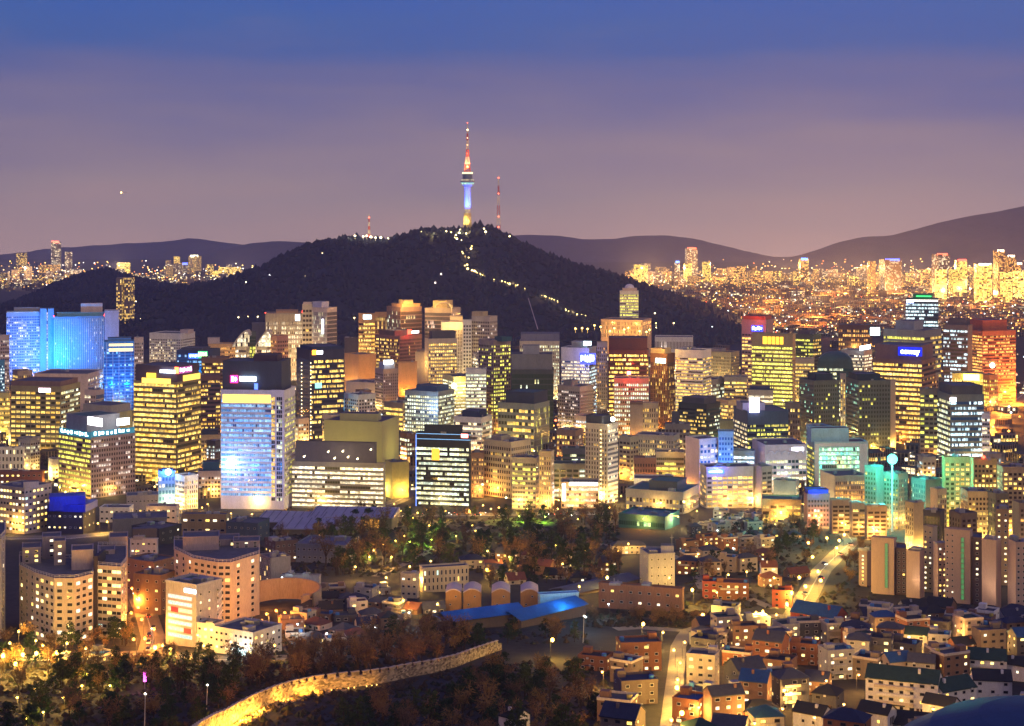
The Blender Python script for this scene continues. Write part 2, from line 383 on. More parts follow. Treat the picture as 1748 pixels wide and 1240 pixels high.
def light(kind, loc, col, power, parent=None, aim=None, rad=.6, name='lamp_light', ang=110):
    key = (kind, col, power, rad, ang)
    if key not in MC:
        d = bpy.data.lights.new(name, kind); d.color = col; d.energy = power; d.shadow_soft_size = rad
        if kind == 'SPOT': d.spot_size = math.radians(ang); d.spot_blend = 1
        MC[key] = d
    o = bpy.data.objects.new(name, MC[key]); C.objects.link(o)
    loc = Vector(loc)
    if parent is not None: o.parent = parent; o.location = loc-ROOT[parent.name]
    else: o.location = loc
    if aim is not None: o.rotation_euler = (Vector(aim)-loc).to_track_quat('-Z', 'Y').to_euler()
    return o
def wash(B, f, col, E=3.0, lo=.05, hi=.55, d=.5, k=1):
    """spots standing off a face: facade floodlights and added warm fill"""
    i = {'F': 3, 'S': 0}[f]; a, bb = Vector(B.poly[i]), Vector(B.poly[(i+1) % 4]); dd = (bb-a); ln = dd.length; dd /= ln; nn = Vector((dd.y, -dd.x))
    h = B.z1-B.z0; dist = max(8, h*d)
    for j in range(k):
        q = a+dd*ln*(j+.5)/k; s = q+nn*dist
        light('SPOT', (s.x, s.y, B.z0+h*lo+3), col, 4*PI*dist*dist*E/k, B.o, (q.x, q.y, B.z0+h*hi), 1.0, 'floodlight', 130)
def beacons(B, z=None):
    m = MB()
    for q in B.poly[:2]+B.poly[3:]:
        m = MB(); m.octa((q[0], q[1], (z or B.z1)+2), .9); m.tube((q[0], q[1], B.z1), (q[0], q[1], B.z1+1.4), .15); m.build('beacon', BEACON, B.o)
# ---------------------------------------------------------------- ground and hills
def noise2(x, y, s=1):
    return (math.sin(x*.013*s+1.3)*math.cos(y*.011*s+.4)+.5*math.sin(x*.031*s+2.1+y*.023*s)+.35*math.sin(x*.071*s-y*.063*s+.7))/1.85
def grid(xs, ys, zf):
    v = [(x, y, zf(x, y)) for y in ys for x in xs]; nx = len(xs)
    f = [(j*nx+i, j*nx+i+1, (j+1)*nx+i+1, (j+1)*nx+i) for j in range(len(ys)-1) for i in range(nx-1)]
    return v, f
def sheet(name, xs, ys, zf, m, kind='structure'):
    v, f = grid(xs, ys, zf); me = bpy.data.meshes.new(name); me.from_pydata(v, [], f); me.materials.append(m)
    me.polygons.foreach_set('use_smooth', [True]*len(f))
    o = bpy.data.objects.new(name, me); C.objects.link(o); o['kind'] = kind; return o
GROUND = mat((.030, .028, .026), .95, .6, .02, streak=False)
xs = sorted(set([-8500, -6000, -4500]+list(range(-3000, 3001, 120))+[4500, 6000, 8500]))
ys = [-2500, -800, -100, 0, 6, 30, 60, 120, 250, 350]+list(range(450, 1720, 30))+[1720, 2000, 2400, 2900, 3300, 3700, 4200, 4800, 6000, 7000, 9500, 11500, 13500]
sheet('ground', xs, ys, lambda x, y: gz(y), GROUND)
HILLM = mat((.010, .015, .045), 1, .35, .01, streak=False)
def hill(name, prof, Y0, near, far, amp, step=14, m=HILLM):
    pxs = [p[0] for p in prof]; pys = [p[1] for p in prof]
    x0, x1 = (pxs[0]-CX)*Y0/F, (pxs[-1]-CX)*Y0/F
    def zr(x): return max(0, CAMZ-(float(np.interp(x*F/Y0+CX, pxs, pys))-HY)*Y0/F-gz(Y0))
    def zf(x, y):
        t = (y-Y0)/(near if y < Y0 else far)
        k = max(0, 1-abs(t)); k = k*k*(3-2*k)*.55+k*.45
        h = zr(x)*k
        return gz(y)-3+h+amp*noise2(x, y)*min(1, h/40)*(1 if y < Y0-20 else .3)
    n = int((x1-x0)/step)+1
    X = [x0+(x1-x0)*i/n for i in range(n+1)]
    Yv = [Y0-near+near*i/26 for i in range(26)]+[Y0+far*i/12 for i in range(13)]
    sheet(name, X, Yv, zf, m)
    return zf, x0, x1
NAM = [(-140, 536), (-40, 526), (60, 519), (140, 511), (200, 503), (260, 492), (330, 486), (380, 480), (430, 462), (480, 440), (530, 420), (570, 409), (592, 404), (625, 407), (660, 408), (690, 402), (712, 391), (745, 388),
       (798, 391), (815, 385), (835, 388), (860, 401), (900, 420), (940, 438), (980, 452), (1030, 462), (1070, 474), (1110, 490), (1160, 508), (1210, 524), (1260, 546), (1310, 575)]
nam, nx0, nx1 = hill('tower_hill', NAM, 3900, 850, 900, 15)
KNOB = [(20, 520), (70, 497), (110, 478), (150, 464), (182, 459), (215, 469), (260, 480), (310, 489), (380, 500), (450, 520)]
knob, kx0, kx1 = hill('wooded_hill', KNOB, 4700, 500, 500, 5)
FARM = mat((.08, .075, .09), 1, .3, .002, streak=False)
hill('far_hill', [(-200, 446), (0, 436), (60, 428), (150, 419), (250, 414), (300, 410), (330, 406), (370, 412), (440, 420), (560, 428), (680, 450)], 11800, 1200, 1200, 12, 60, FARM)
hill('far_hill', [(300, 452), (340, 437), (380, 426), (430, 414), (470, 411), (520, 413), (560, 416), (640, 425), (740, 450)], 9300, 800, 900, 8, 40, FARM)
hill('far_hill', [(760, 430), (830, 408), (860, 402), (900, 400), (950, 402), (1000, 408), (1050, 407), (1090, 402), (1140, 401), (1180, 406), (1230, 418), (1290, 432), (1350, 444), (1420, 452)], 10500, 900, 900, 8, 40, FARM)
hill('far_hill', [(1330, 452), (1380, 438), (1410, 426), (1450, 408), (1480, 403), (1520, 402), (1560, 391), (1600, 380), (1640, 371), (1700, 361), (1748, 351), (1850, 335), (2000, 340), (2150, 420)], 9000, 900, 1500, 8, 40, FARM)
# tree cover on the hill: too many to count, one mass
def canopy(name, zf, x0, x1, y0, y1, n, rmin, rmax, m, test=None):
    q = MB(); k = 0; tries = 0
    while k < n and tries < n*6:
        tries += 1
        x, y = R.uniform(x0, x1), R.uniform(y0, y1)
        z = zf(x, y)
        if z < gz(y)+5 or (test and not test(x, y)): continue
        r = R.uniform(rmin, rmax); q.octa((x, y, z+r*.35), r, 0 if R.random() < .6 else 1, r*R.uniform(.8, 1.5), .25); k += 1
    return tag(q.build(name, m), 'dark leafless woodland covering the hill under the lattice topped tower' if 'slope' in name else 'dark trees covering the small hill', None, None, 'stuff')
WOOD = [mat((.009, .015, .050), 1, .4, .1, streak=False), mat((.017, .020, .052), 1, .4, .1, streak=False)]
canopy('slope_woodland', nam, nx0, nx1, 3080, 4000, 12000, 2.5, 8, WOOD)
canopy('knoll_woodland', knob, kx0, kx1, 4230, 4740, 2500, 4, 7, WOOD)
# ---------------------------------------------------------------- the hill-top tower
TY = 3900; ts = TY/F
def tw(px): return px*ts
tx = P(798, 0, TY).x; tz = P(0, 391, TY).z
T = empty('broadcast_tower', (tx, TY, tz), 'tall broadcast tower lit blue and yellow standing on the summit of the dark hill', 'tower')
def tz_(y): return P(0, y, TY).z
c0 = (tx, TY, 0)
m = MB(); m.lathe(c0, [(tw(9), tz_(394)), (tw(7.5), tz_(388)), (tw(6.4), tz_(372)), (tw(6), tz_(364))], 16); m.build('base', mat(YW), T)
m = MB(); m.lathe(c0, [(tw(6.6), tz_(364.5)), (tw(6.6), tz_(363)), (tw(5.0), tz_(362)), (tw(4.6), tz_(330)), (tw(5.2), tz_(319))], 20); m.build('shaft', mat(WH), T)
m = MB(); m.lathe(c0, [(tw(5.2), tz_(319.3)), (tw(9), tz_(315)), (tw(12), tz_(311.5)), (tw(12), tz_(309)), (tw(10.6), tz_(308)), (tw(10.6), tz_(306.5)), (tw(7), tz_(305))], 24); dk = m.build('observation_deck', mat(GR), T)
m = MB(); m.lathe(c0, [(tw(9.4), tz_(315)), (tw(11.6), tz_(312.2))], 24); m.build('window_band', winmat('curt', .95, 'T', 'teal', GR, 2.2), dk)
m = MB(); m.lathe(c0, [(tw(10.9), tz_(308.6)), (tw(10.9), tz_(307))], 24); m.build('window_band', winmat('curt', .9, 'W', 'teal', GR, 2.0), dk)
m = MB(); m.lathe(c0, [(tw(8.4), tz_(305.2)), (tw(8.4), tz_(297)), (tw(7), tz_(296.8)), (0, tz_(296.7))], 20); m.build('upper_drum', mat((.16, .22, .36)), T)
m = MB(); m.lathe(c0, [(tw(8.9), tz_(297)), (tw(8.9), tz_(294.5)), (tw(5), tz_(294.4))], 20); m.build('light_ring', emis((1, .8, .35), 2.2), T)
secs = [(294.5, 280, 7, 4.6, 1), (280, 268, 4.6, 3.2, 0), (268, 255, 3.2, 2.4, 1), (255, 240, 2.2, 1.7, 0), (240, 228, 1.5, 1.1, 1), (228, 210, .7, .35, 0)]
REDP, WHP = mat((.6, .09, .04), .6), mat((.78, .72, .62), .6)
for y0, y1, r0, r1, red in secs:
    m = MB()
    for k in range(4):
        a = PI/4+k*PI/2; u = lambda r, y, a=a: (tx+tw(r)*math.cos(a), TY+tw(r)*math.sin(a), tz_(y)); a2 = a+PI/2
        m.tube(u(r0, y0), u(r1, y1), .9, .8, 4)
        v = lambda r, y, a=a2: (tx+tw(r)*math.cos(a), TY+tw(r)*math.sin(a), tz_(y))
        st = 3
        for j in range(st):
            ya, yb = y0+(y1-y0)*j/st, y0+(y1-y0)*(j+1)/st; ra, rb = r0+(r1-r0)*j/st, r0+(r1-r0)*(j+1)/st
            m.tube(u(ra, ya), v(rb, yb), .5, .5, 4); m.tube(v(ra, ya), u(rb, yb), .5, .5, 4)
    m.build('mast_section', REDP if red else WHP, T)
for y, c, r in ((222, (1, .75, .3), 1.6), (210, (1, .1, .05), .9), (285, (1, .6, .2), 1.6), (262, (1, .3, .1), 1.2), (248, (1, .55, .25), 1.2), (236, (1, .6, .3), 1.1)):
    m = MB(); m.octa((tx, TY-1, tz_(y)), r*1.5); m.build('mast_lamp', emis(c, 6), T)
for a in (-2.6, -1.57, -.5, .9):
    q = (tx+34*math.cos(a), TY+34*math.sin(a), tz_(388)); light('SPOT', q, (1, .72, .18), 150000, T, (tx, TY, tz_(374)), 1, 'floodlight', 40)
    q = (tx+34*math.cos(a), TY+34*math.sin(a), tz_(364)); light('SPOT', q, (.02, .09, 1), 420000, T, (tx, TY, tz_(336)), 1, 'floodlight', 60)
    q = (tx+15*math.cos(a), TY+15*math.sin(a), tz_(295)); light('SPOT', q, (1, .42, .12), 260000, T, (tx, TY, tz_(270)), 1, 'floodlight', 70)
def mast(px, yt, yb, Yd, label, wid=6, lamps=()):
    x = P(px, 0, Yd).x; s = Yd/F; zz = lambda y: P(0, y, Yd).z
    o = empty('radio_mast', (x, Yd, zz(yb)), label, 'radio mast')
    nsec = 6
    for k in range(nsec):
        ya, yb_ = yb+(yt-yb)*k/nsec, yb+(yt-yb)*(k+1)/nsec; ra, rb = wid*s/2*(1-.85*k/nsec), wid*s/2*(1-.85*(k+1)/nsec)
        m = MB()
        for j in range(4):
            a, a2 = PI/4+j*PI/2, PI/4+(j+1)*PI/2
            u = lambda r, y, a: (x+r*math.cos(a), Yd+r*math.sin(a), zz(y))
            m.tube(u(ra, ya, a), u(rb, yb_, a), .55, .5, 4); m.tube(u(ra, ya, a), u(rb, yb_, a2), .35, .35, 4); m.tube(u(ra, ya, a2), u(rb, yb_, a), .35, .35, 4)
        m.build('mast_section', REDP if k % 2 == 0 else WHP, o)
    for y in lamps:
        m = MB(); m.octa((x, Yd-.5, zz(y)), 1.9); m.build('beacon', emis((1, .12, .05), 8), o)
mast(851, 300, 401, 3880, 'slim red and white lattice mast on the summit beside the tall broadcast tower', 9, (304, 331, 370, 388))
mast(630, 366, 406, 3880, 'short lattice mast rising from the lit lower crest of the hill', 5, (372,))
# ---------------------------------------------------------------- blue-lit hotel
Y = depth(648)
B = b(11, 68, 68, 535, 648, 4.6, 'grid W .30 blue 1.6', None, (.42, .46, .66), 'blue floodlit hotel with two white finned wings and a smooth pylon between them', 'hotel', 'hotel', top=4, dep=30, k=0)
HT = B
def sub(xl, xr, yt, yb, wall, st, p, name, Yd, dep=26, nm2='window_band', top=3, fins=0, par=.8):
    """another block of the same building"""
    Q = Bld(); Q.o = HT.o; Q.Y = Yd
    Q.poly, Q.dl, Q.dr, Q.w1, Q.w2 = footprint(xl, xr, xr, Yd, dep); Q.z0 = P(0, yb, Yd).z-1; Q.z1 = P(0, yt, Yd).z
    shell(Q, Q.poly, Q.z0, Q.z1, mat(wall), ROOFM, name)
    if st: sy = style(st, wall); bands(Q, Q.poly, Q.z0+1, Q.z1, max(1, round((yb-yt-top)/p)), [sy]*4, top*Yd/F, 0, nm2)
    if par: parapet(Q, Q.poly, Q.z1, par, mat(wall))
    a, bb = Vector(Q.poly[3]), Vector(Q.poly[0]); dd = bb-a; ln = dd.length; dd /= ln; nn = Vector((dd.y, -dd.x))
    for k in range(fins):
        q = a+dd*ln*(k+.5)/fins; m = MB(); t = dd*.42
        q0, q1 = q-t+nn*.1, q+t+nn*.1; m.prism([tuple(q0+nn*1.1), tuple(q1+nn*1.1), tuple(q1), tuple(q0)], Q.z0, Q.z1-2); m.build('fin', mat(WH), HT.o)
    return Q
HB = (.24, .40, .62)
W1 = sub(92, 178, 541, 648, HB, 'strip W .10 blue 1.7', 4.4, 'wall', Y, 30, fins=24)
W0 = sub(11.5, 67.5, 533, 536, WH, None, 4, 'penthouse', Y, 28)
PY1 = sub(68.3, 79.5, 528, 648, HB, None, 4, 'pylon', Y-4, 22); PY2 = sub(81.5, 92, 528, 648, HB, None, 4, 'pylon', Y-4, 22)
sub(79.6, 81.4, 530, 648, DG, 'strip W .9 navy 2.5', 5, 'stair_core', Y-2, 8, fins=0)
sub(24, 68, 526, 533, GR, None, 4, 'penthouse', Y+6, 14); sub(97, 178, 534, 541, (.16, .42, .55), None, 4, 'penthouse', Y+5, 20)
sub(138, 175, 519, 533, PK, None, 4, 'penthouse', Y+12, 16); sub(178.5, 203, 531, 648, LI, None, 4, 'wall', Y+2, 30)
B.poly = B.poly; HT.z1 = W1.z1
for Q, col, E in ((B, (.08, .28, 1), 1.8), (W1, (.002, .26, 1), 3.0), (PY1, (.002, .30, 1), 5), (PY2, (.002, .30, 1), 5)):
    Q.z0 = max(Q.z0, Q.z0); wash(Q, 'F', col, E, .25, .6, .7, 3)
beacons(W1)
# the blue glass tower beside it
B = b(177, 229, 229, 584, 700, 5.2, 'band B .22 blue 1.5', None, (.10, .30, .55), 'slim blue glass tower with two yellow top storeys beside the twin winged hotel', top=10, crown=[(182, 226, 578, (.1, .25, .45))], k=0)
for k in range(5):
    a, bb = Vector(B.poly[3]), Vector(B.poly[0]); dd = bb-a; nn = Vector((dd.y, -dd.x)).normalized(); q = a+dd*(k+.5)/5
    m = MB(); m.prism([tuple(q-dd*.006+nn*.9), tuple(q+dd*.006+nn*.9), tuple(q+dd*.006+nn*.2), tuple(q-dd*.006+nn*.2)], B.z0, B.z1); m.build('fin', mat(WH), B.o)
for y0, y1 in ((587, 591), (595, 600)): sign(B, 'F', 186, 227, y0, y1, (1, .72, .28), 1.6, name='lit_storey')
wash(B, 'F', (.005, .30, 1), 5, .3, .55, .6, 2)
b(-14, 8, 8, 617, 700, 5, 'band C .3 blue', None, (.1, .35, .6), 'narrow cyan lit tower at the very edge beside the pink walled block', k=1)
b(-10, 16, 16, 574, 690, 6, 'grid P .3 brown 1', None, PK, 'pink walled block half hidden at the edge behind the cyan lit tower', k=1)
b(229, 245, 245, 578, 690, 6, 'grid P .2 grey 1', None, PK, 'slender pinkish slab between the slim blue tower and the white grid block', k=1)
B = b(255, 308, 333, 571, 660, 4.6, 'grid W .35 grey 1', 'grid P .12 brown .8', WH, 'white slab block with pale window grid and a stepped end tower', crown=[(314, 333, 565, PK)], top=8, k=1)
B = b(301, 358, 376, 600, 690, 5, 'curt B .25 blue 1', None, NV, 'dark glass block with a blue and green screen on its brow', crown=[(312, 356, 596, DG)], k=2)
sign(B, 'F', 322, 338, 604, 612, (.04, .12, 1), 3, True, (.3, .6, 1), 'screen'); sign(B, 'F', 338, 354, 600, 612, (.1, .65, .25), 1.4, True, (.7, 1, .3), 'screen')
b(356, 402, 402, 588, 660, 6, 'grid O .55 brown', None, OR, 'low orange lit block with two rows of small arched windows', top=4, crown=[(350, 372, 578, PK)])
b(344, 392, 392, 612, 750, 6.5, 'band Y .5 brown', None, (.2, .12, .1), 'brown slab with broken yellow window strips behind the broad amber glass tower', k=2)
b(334, 376, 376, 642, 770, 7, 'band Y .4 black', None, (.16, .09, .1), 'dark maroon slab with dashes of yellow windows next to the white pilaster tower', k=1)
# ---------------------------------------------------------------- left midtown
b(-20, 17, 17, 672, 748, 8, 'band Y .7 olive', None, OL, 'olive slab with yellow strips cut off at the edge of the city', k=1)
B = b(18, 104, 137, 662, 790, 8, 'wide Y .62 olive', 'wide K .5 black', (.34, .30, .16), 'broad yellow windowed office block with an overhanging roof plate', crown=[(20, 128, 653, (.25, .16, .14))], k=2)
sign(B, 'F', 66, 86, 663, 670, (1, .7, .95), 4, True)
b(58, 150, 176, 640, 715, 8, None, 'grid W .5 brown', PK, 'pale pink hall with a dark sloping roof in front of the twin winged hotel', name='assembly_hall', cat='hall', k=2, dep=40)
b(144, 163, 178, 668, 745, 9, 'grid W .2 brown', 'curt B .2 blue', PK, 'small pink block with a dark blue glass end below the slim blue tower')
B = b(140, 190, 226, 708, 770, 7, None, None, OL, 'squat olive podium with a glowing white screen on its brow', k=3, crown=[(142, 222, 694, GR)])
sign(B, 'F', 166, 192, 708, 722, (.92, .97, 1), 3.2, name='screen')
B = b(100, 155, 231, 745, 852, 8.2, 'band G .82 black 1.5', 'grid P .28 brown 1.1', (.36, .27, .23), 'corner tower with green yellow strips on one face and punched holes on the other', top=5, k=0, crown=[(113, 200, 716, GR)], roof=ROOFT)
wash(B, 'S', (1, .62, .45), 1.6, .15, .5, .5, 2)
sign(B, 'F', 101, 155, 734, 745, (.05, .35, .5), .35, True, (.5, .9, 1), 'crown_band'); sign(B, 'S', 156, 230, 733, 743, (.05, .38, .55), .35, True, (.6, .95, 1), 'crown_band')
sign(B, 'S', 200, 221, 714, 726, (.9, .97, 1), 5); sign(B, 'F', 150, 174, 713, 727, (1, .93, .98), 5)
B = b(228, 301, 343, 655, 832, 8.8, 'band Y .93 olive 1.6', 'band Y .7 olive 1.4', (.33, .26, .13), 'broad amber glass tower with full bright storeys and a stepped dark crown', top=0, k=2, crown=[(230, 342, 627, (.10, .07, .10)), ], ground=4)
sign(B, 'F', 273, 299, 632, 637, (.7, .85, 1), 6); sign(B, 'F', 298, 305, 627, 638, (1, .12, .04), 6, name='red_lamp'); sign(B, 'S', 306, 328, 626, 637, (.5, .1, .35), .8, True, (.95, .7, 1))
sign(B, 'F', 250, 266, 637, 645, (1, .6, .05), 1.7, name='lit_storey'); sign(B, 'S', 313, 342, 639, 649, (1, .62, .1), 1.3, name='lit_storey'); sign(B, 'F', 242, 291, 646, 655, (1, .64, .1), 1.6, name='lit_storey')
# the tall tower with white pilaster
B = b(377, 486, 504, 669, 870, 8.4, 'band B .93 blue 1.0', 'grid G .45 grey 1.1', LI, 'tall blue white striped tower with a lilac pilaster and dark glass crown', top=12, ground=20, k=1, crown=[(384, 494, 619, (.05, .06, .10)), (436, 480, 609, (.07, .05, .09))])
sign(B, 'F', 380, 462, 674, 688, (1, .62, .12), 1.7, name='lit_storey')
a, bb = Vector(B.poly[3]), Vector(B.poly[0]); dd = (bb-a); ln = dd.length; dd /= ln; nn = Vector((dd.y, -dd.x))
q0, q1 = a+dd*ln*.80, a+dd*ln*.998
m = MB(); m.prism([tuple(q0+nn*1.6), tuple(q1+nn*1.6), tuple(q1+nn*.2), tuple(q0+nn*.2)], B.z0, B.z1+1.5); m.build('pilaster', mat(LI), B.o)
Q = Bld(); Q.o = B.o; Q.poly = [tuple(q0+nn*1.6+dd*4.5), tuple(q0+nn*1.6+dd*9.2), tuple(q0+nn*.5+dd*9.2), tuple(q0+nn*.5+dd*4.5)]
sy = style('curt K .25 navy 1.1', LI); bands(Q, Q.poly, B.z0+8, B.z1, 24, [sy, None, None, None], 4, 0, 'window_band', .1)
Q.poly = [tuple(q0+nn*1.6), tuple(q0+nn*1.6+dd*3), tuple(q0+nn*.5+dd*3), tuple(q0+nn*.5)]
sy = style('curt Y .8 black 1.3', LI); bands(Q, Q.poly, B.z0+8, B.z1, 24, [sy, None, None, None], 4, 0, 'window_band', .1)
sign(B, 'F', 393, 406, 641, 654, (1, .03, .22), 3, name='emblem')
o = MB()
for ax, ay, s in ((397, 644.5, 1.7), (397, 649.5, 1.7)):
    pts = [face_pt(B, 'F', ax+dx*s, ay+dy*s, .7)[0] for dx, dy in ((-1, 1), (1, 1), (1, -1), (-1, -1))]; o.face(pts)
pts = [face_pt(B, 'F', 402+dx*2.8, 647.5+dy*4, .7)[0] for dx, dy in ((0, 1), (1, 0), (0, -1), (-1, 0))]; o.face(pts)
o.build('emblem_shape', emis((1, .9, .95), 4), B.o)
sign(B, 'F', 409, 437, 643, 651, (.75, .95, 1), 5, name='sign'); sign(B, 'F', 434, 440, 655, 665, (.1, .2, 1), 2, name='emblem')
m = MB(); p = face_pt(B, 'F', 393, 792, 1.2)[0]; m.ball(p, 3.6, 0, 10); m.build('facade_floodlight', emis((.85, .95, 1), 14, True), B.o)
wash(B, 'F', (.04, .28, 1), 1.6, .25, .6, .6, 2)
light('POINT', p+Vector((0, -9, 0)), (.6, .85, 1), 9000, B.o, None, 2, 'floodlight')
B = b(270, 299, 299, 806, 868, 11, 'grid W .4 blue', None, (.12, .25, .60), 'blue lit stair block with a blazing blue lamp on its roof', k=1, crown=[(276, 296, 803, (.1, .2, .5))])
m = MB(); p = P(287, 806, B.Y-1); m.ball(p, 2.6, 0, 8); m.build('lamp', emis((.45, .7, 1), 12, True), B.o); light('POINT', p+Vector((0, -5, 2)), (.15, .4, 1), 14000, B.o, None, 1)
B = b(299, 315, 338, 815, 870, 8, 'fine W .2 black', 'slit Y .5 black', WH, 'small white block with a zigzag lattice up its corner', k=2)
m = MB()
for k in range(8):
    ya = 817+k*6; p0, p1, p2 = (face_pt(B, 'S', 316, ya, .6)[0], face_pt(B, 'S', 321, ya+3, .6)[0], face_pt(B, 'S', 316, ya+6, .6)[0]); m.tube(p0, p1, .35, .35, 4); m.tube(p1, p2, .35, .35, 4)
m.build('lattice', mat(WH), B.o)
b(343, 377, 377, 744, 800, 7, 'fine Y .3 grey', None, TN, 'beige block with a blue plant roof tucked behind the tall striped tower', crown=[(344, 374, 735, NV)], k=1)
b(338, 377, 377, 806, 850, 8, 'grid P .1 brown', None, PK, 'low pink block with three rows of dark windows beside the tall striped tower', crown=[(345, 376, 790, (.05, .15, .22))], k=1)
b(506, 529, 587, 600, 760, 8.4, 'strip W .0 navy', 'band Y .58 navy 1.7', (.05, .05, .10), 'slim dark glass tower with an orange and white sign on its brow', crown=[(510, 586, 594, NV)], top=14, k=1)
B = [o for o in C.objects if o.get('label', '').startswith('slim dark glass tower with an orange')][0]
Bd = Bld(); Bd.o = B; Bd.poly = footprint(506, 529, 587, depth(760))[0]
sign(Bd, 'S', 533, 540, 598, 606, (1, .35, .02), 5, name='emblem'); sign(Bd, 'S', 541, 551, 599, 605, (.9, .95, 1), 5); sign(Bd, 'S', 538, 549, 654, 663, (.25, .9, .75), 1.6, name='screen')
for k in range(21):          # vertical chain of small lamps up the two dark edges
    for f, xx in (('F', 515), ('S', 530.5)):
        p = face_pt(Bd, f, xx, 620+k*6.4, .5)[0]; m = MB(); m.octa(p, .75); m.build('edge_lamp', emis((1, .85, .5), 4), B)
# ---------------------------------------------------------------- towers at the foot of the hill
B = b(453, 516, 516, 536, 650, 7.6, 'slit W .8 brown 1.6', None, TN, 'pale block of thin vertical fins with glowing storeys and a red roof lamp', top=12, k=1, crown=[(470, 510, 531, OR)])
for k in range(26):
    a, bb = Vector(B.poly[3]), Vector(B.poly[0]); dd = bb-a; nn = Vector((dd.y, -dd.x)).normalized(); q = a+dd*(k+.5)/26
    m = MB(); m.prism([tuple(q-dd*.007+nn*1.2), tuple(q+dd*.007+nn*1.2), tuple(q+dd*.007+nn*.2), tuple(q-dd*.007+nn*.2)], B.z1-28, B.z1); m.build('fin', mat(BE), B.o)
sign(B, 'F', 504, 512, 537, 548, (.85, .92, 1), 3, True); beacons(B); wash(B, 'F', (1, .66, .25), 1.6, .1, .4)
B = b(516, 533, 533, 521, 650, 8, 'wide Y .12 brown', None, BE, 'smooth beige lift tower rising beside the finned block', k=0, name='office_tower', crown=[(517, 533, 517, PK)]); wash(B, 'F', (1, .6, .2), 1.4, .1, .4)
B = b(533, 558, 575, 527, 655, 7, 'strip K .3 grey', 'curt W .06 grey .8', PK, 'pinkish glass tower with a lit vertical sign and a thin roof plate', k=0, crown=[(534, 560, 517, LI)], dep=30)
sign(B, 'F', 549, 552.5, 545, 570, (.75, .8, 1), 4, name='vertical_sign')
b(430, 466, 466, 553, 640, 7, None, None, (.16, .16, .2), 'plain grey plant block behind the twin curved glass halls', k=1)
b(460, 473, 492, 575, 660, 6.4, 'grid O .25 brown', 'grid O .15 brown', (.52, .26, .19), 'reddish block with evenly spaced square holes in front of the finned block', k=1)
for xa, xb, lab in ((396, 426, 'curved glass hall with a sweeping white edge nearer the low orange block'), (436, 462, 'curved glass hall with a sweeping white edge leaning on the reddish block')):
    B = b(xa, xb-6, xb, 590, 660, 8, 'band W .8 brown 1.4', 'band W .6 brown', BE, lab, 'office_hall', 'hall', k=0, par=0, group='twin curved glass halls')
    m = MB(); ar = []
    for k in range(9):
        t = k/8; ar.append((xa+(xb-xa)*t, 590-28*math.sin(t*PI*.5+.0)*(1 if t < .85 else 1-(t-.85)*2)))
    Yq = B.Y-6
    for (x0, y0), (x1, y1) in zip(ar, ar[1:]):
        p0, p1 = P(x0, y0, Yq), P(x1, y1, Yq); p0b, p1b = p0+Vector((0, 22, 0)), p1+Vector((0, 22, 0))
        m.face([p0, p1, p1b, p0b]); m.face([p0+Vector((0, 0, -3)), p0, p0b, p0b+Vector((0, 0, -3))][::-1]); m.face([p0-Vector((0, 0, 3)), p1-Vector((0, 0, 3)), p1, p0]); m.face([p0b-Vector((0, 0, 3)), p0-Vector((0, 0, 3)), p1-Vector((0, 0, 3)), p1b-Vector((0, 0, 3))][::-1])
    m.build('curved_edge', mat(BE), B.o)
    mm = MB()
    for (x0, y0), (x1, y1) in zip(ar, ar[1:]):
        p0, p1 = P(x0, y0+2, Yq+1), P(x1, y1+2, Yq+1); q0_, q1_ = P(x0, 592, Yq+1), P(x1, 592, Yq+1)
        mm.face([q0_, q1_, p1, p0], 0, [(x0/3, 0), (x1/3, 0), (x1/3, (592-y1)/8), (x0/3, (592-y0)/8)])
    mm.build('curved_glazing', winmat('band', .85, 'W', 'brown', BE, 1.4), B.o); wash(B, 'F', (1, .7, .35), 1.4, .1, .5)
b(426, 437, 437, 568, 655, 6, 'curt G .5 green', None, (.12, .14, .12), 'narrow green glass link between the twin curved glass halls', k=0)
b(588, 612, 612, 578, 660, 7, None, None, (.12, .1, .1), 'small dark block under the slope between the glass tower and the twin slab tower', k=2)
B = b(612, 640, 640, 537, 640, 6.8, 'band Y .75 black 1.6', None, OR, 'orange edged slab tower with yellow strips and a white lit sign on top', top=13, k=0)
sign(B, 'F', 620, 634, 538, 545, (.55, .85, 1), 4, True); wash(B, 'F', (1, .55, .18), 1.6, .15, .5)
b(640, 668, 668, 535, 640, 7, 'strip Y .6 brown', None, OR, 'orange tower of tall pilasters joined to the orange edged slab', k=1)
b(660, 684, 720, 526, 650, 7, 'strip K .2 brown', 'curt K .05 brown', (.30, .19, .16), 'brown ribbed tower with a blazing golden stepped crown', crown=[(670, 716, 520, OR), (682, 704, 514, YW)], k=0)
GC = [((690, 517, depth(650)-14), 40000)]
B = b(640, 682, 720, 575, 662, 6, 'grid Y .55 brown', 'grid O .04 brown', (.33, .17, .13), 'brick red block with a red and white sign and dotted yellow windows', k=1, top=4, crown=[(648, 700, 567, BR)])
sign(B, 'S', 696, 702, 563, 571, (1, .04, .02), 8, name='emblem'); sign(B, 'S', 703, 715, 565, 569, (1, .9, .95), 5)
light('POINT', face_pt(B, 'S', 699, 567, 6)[0], (1, .05, .03), 9000, B.o, None, 1)
B = b(725, 771, 786, 528, 650, 7, 'curt P .03 grey', 'grid P .05 grey', (.46, .38, .34), 'beige tower whose notched golden crown holds a glass arch', crown=[(740, 772, 515, YW)], k=0)
m = MB()
for k in range(12):
    t0, t1 = PI*k/12, PI*(k+1)/12; yy = B.Y-2
    m.tube(P(757-14*math.cos(t0), 526-9*math.sin(t0), yy), P(757-14*math.cos(t1), 526-9*math.sin(t1), yy), 1.1, 1.1, 5)
m.build('arch', mat(BE), B.o)
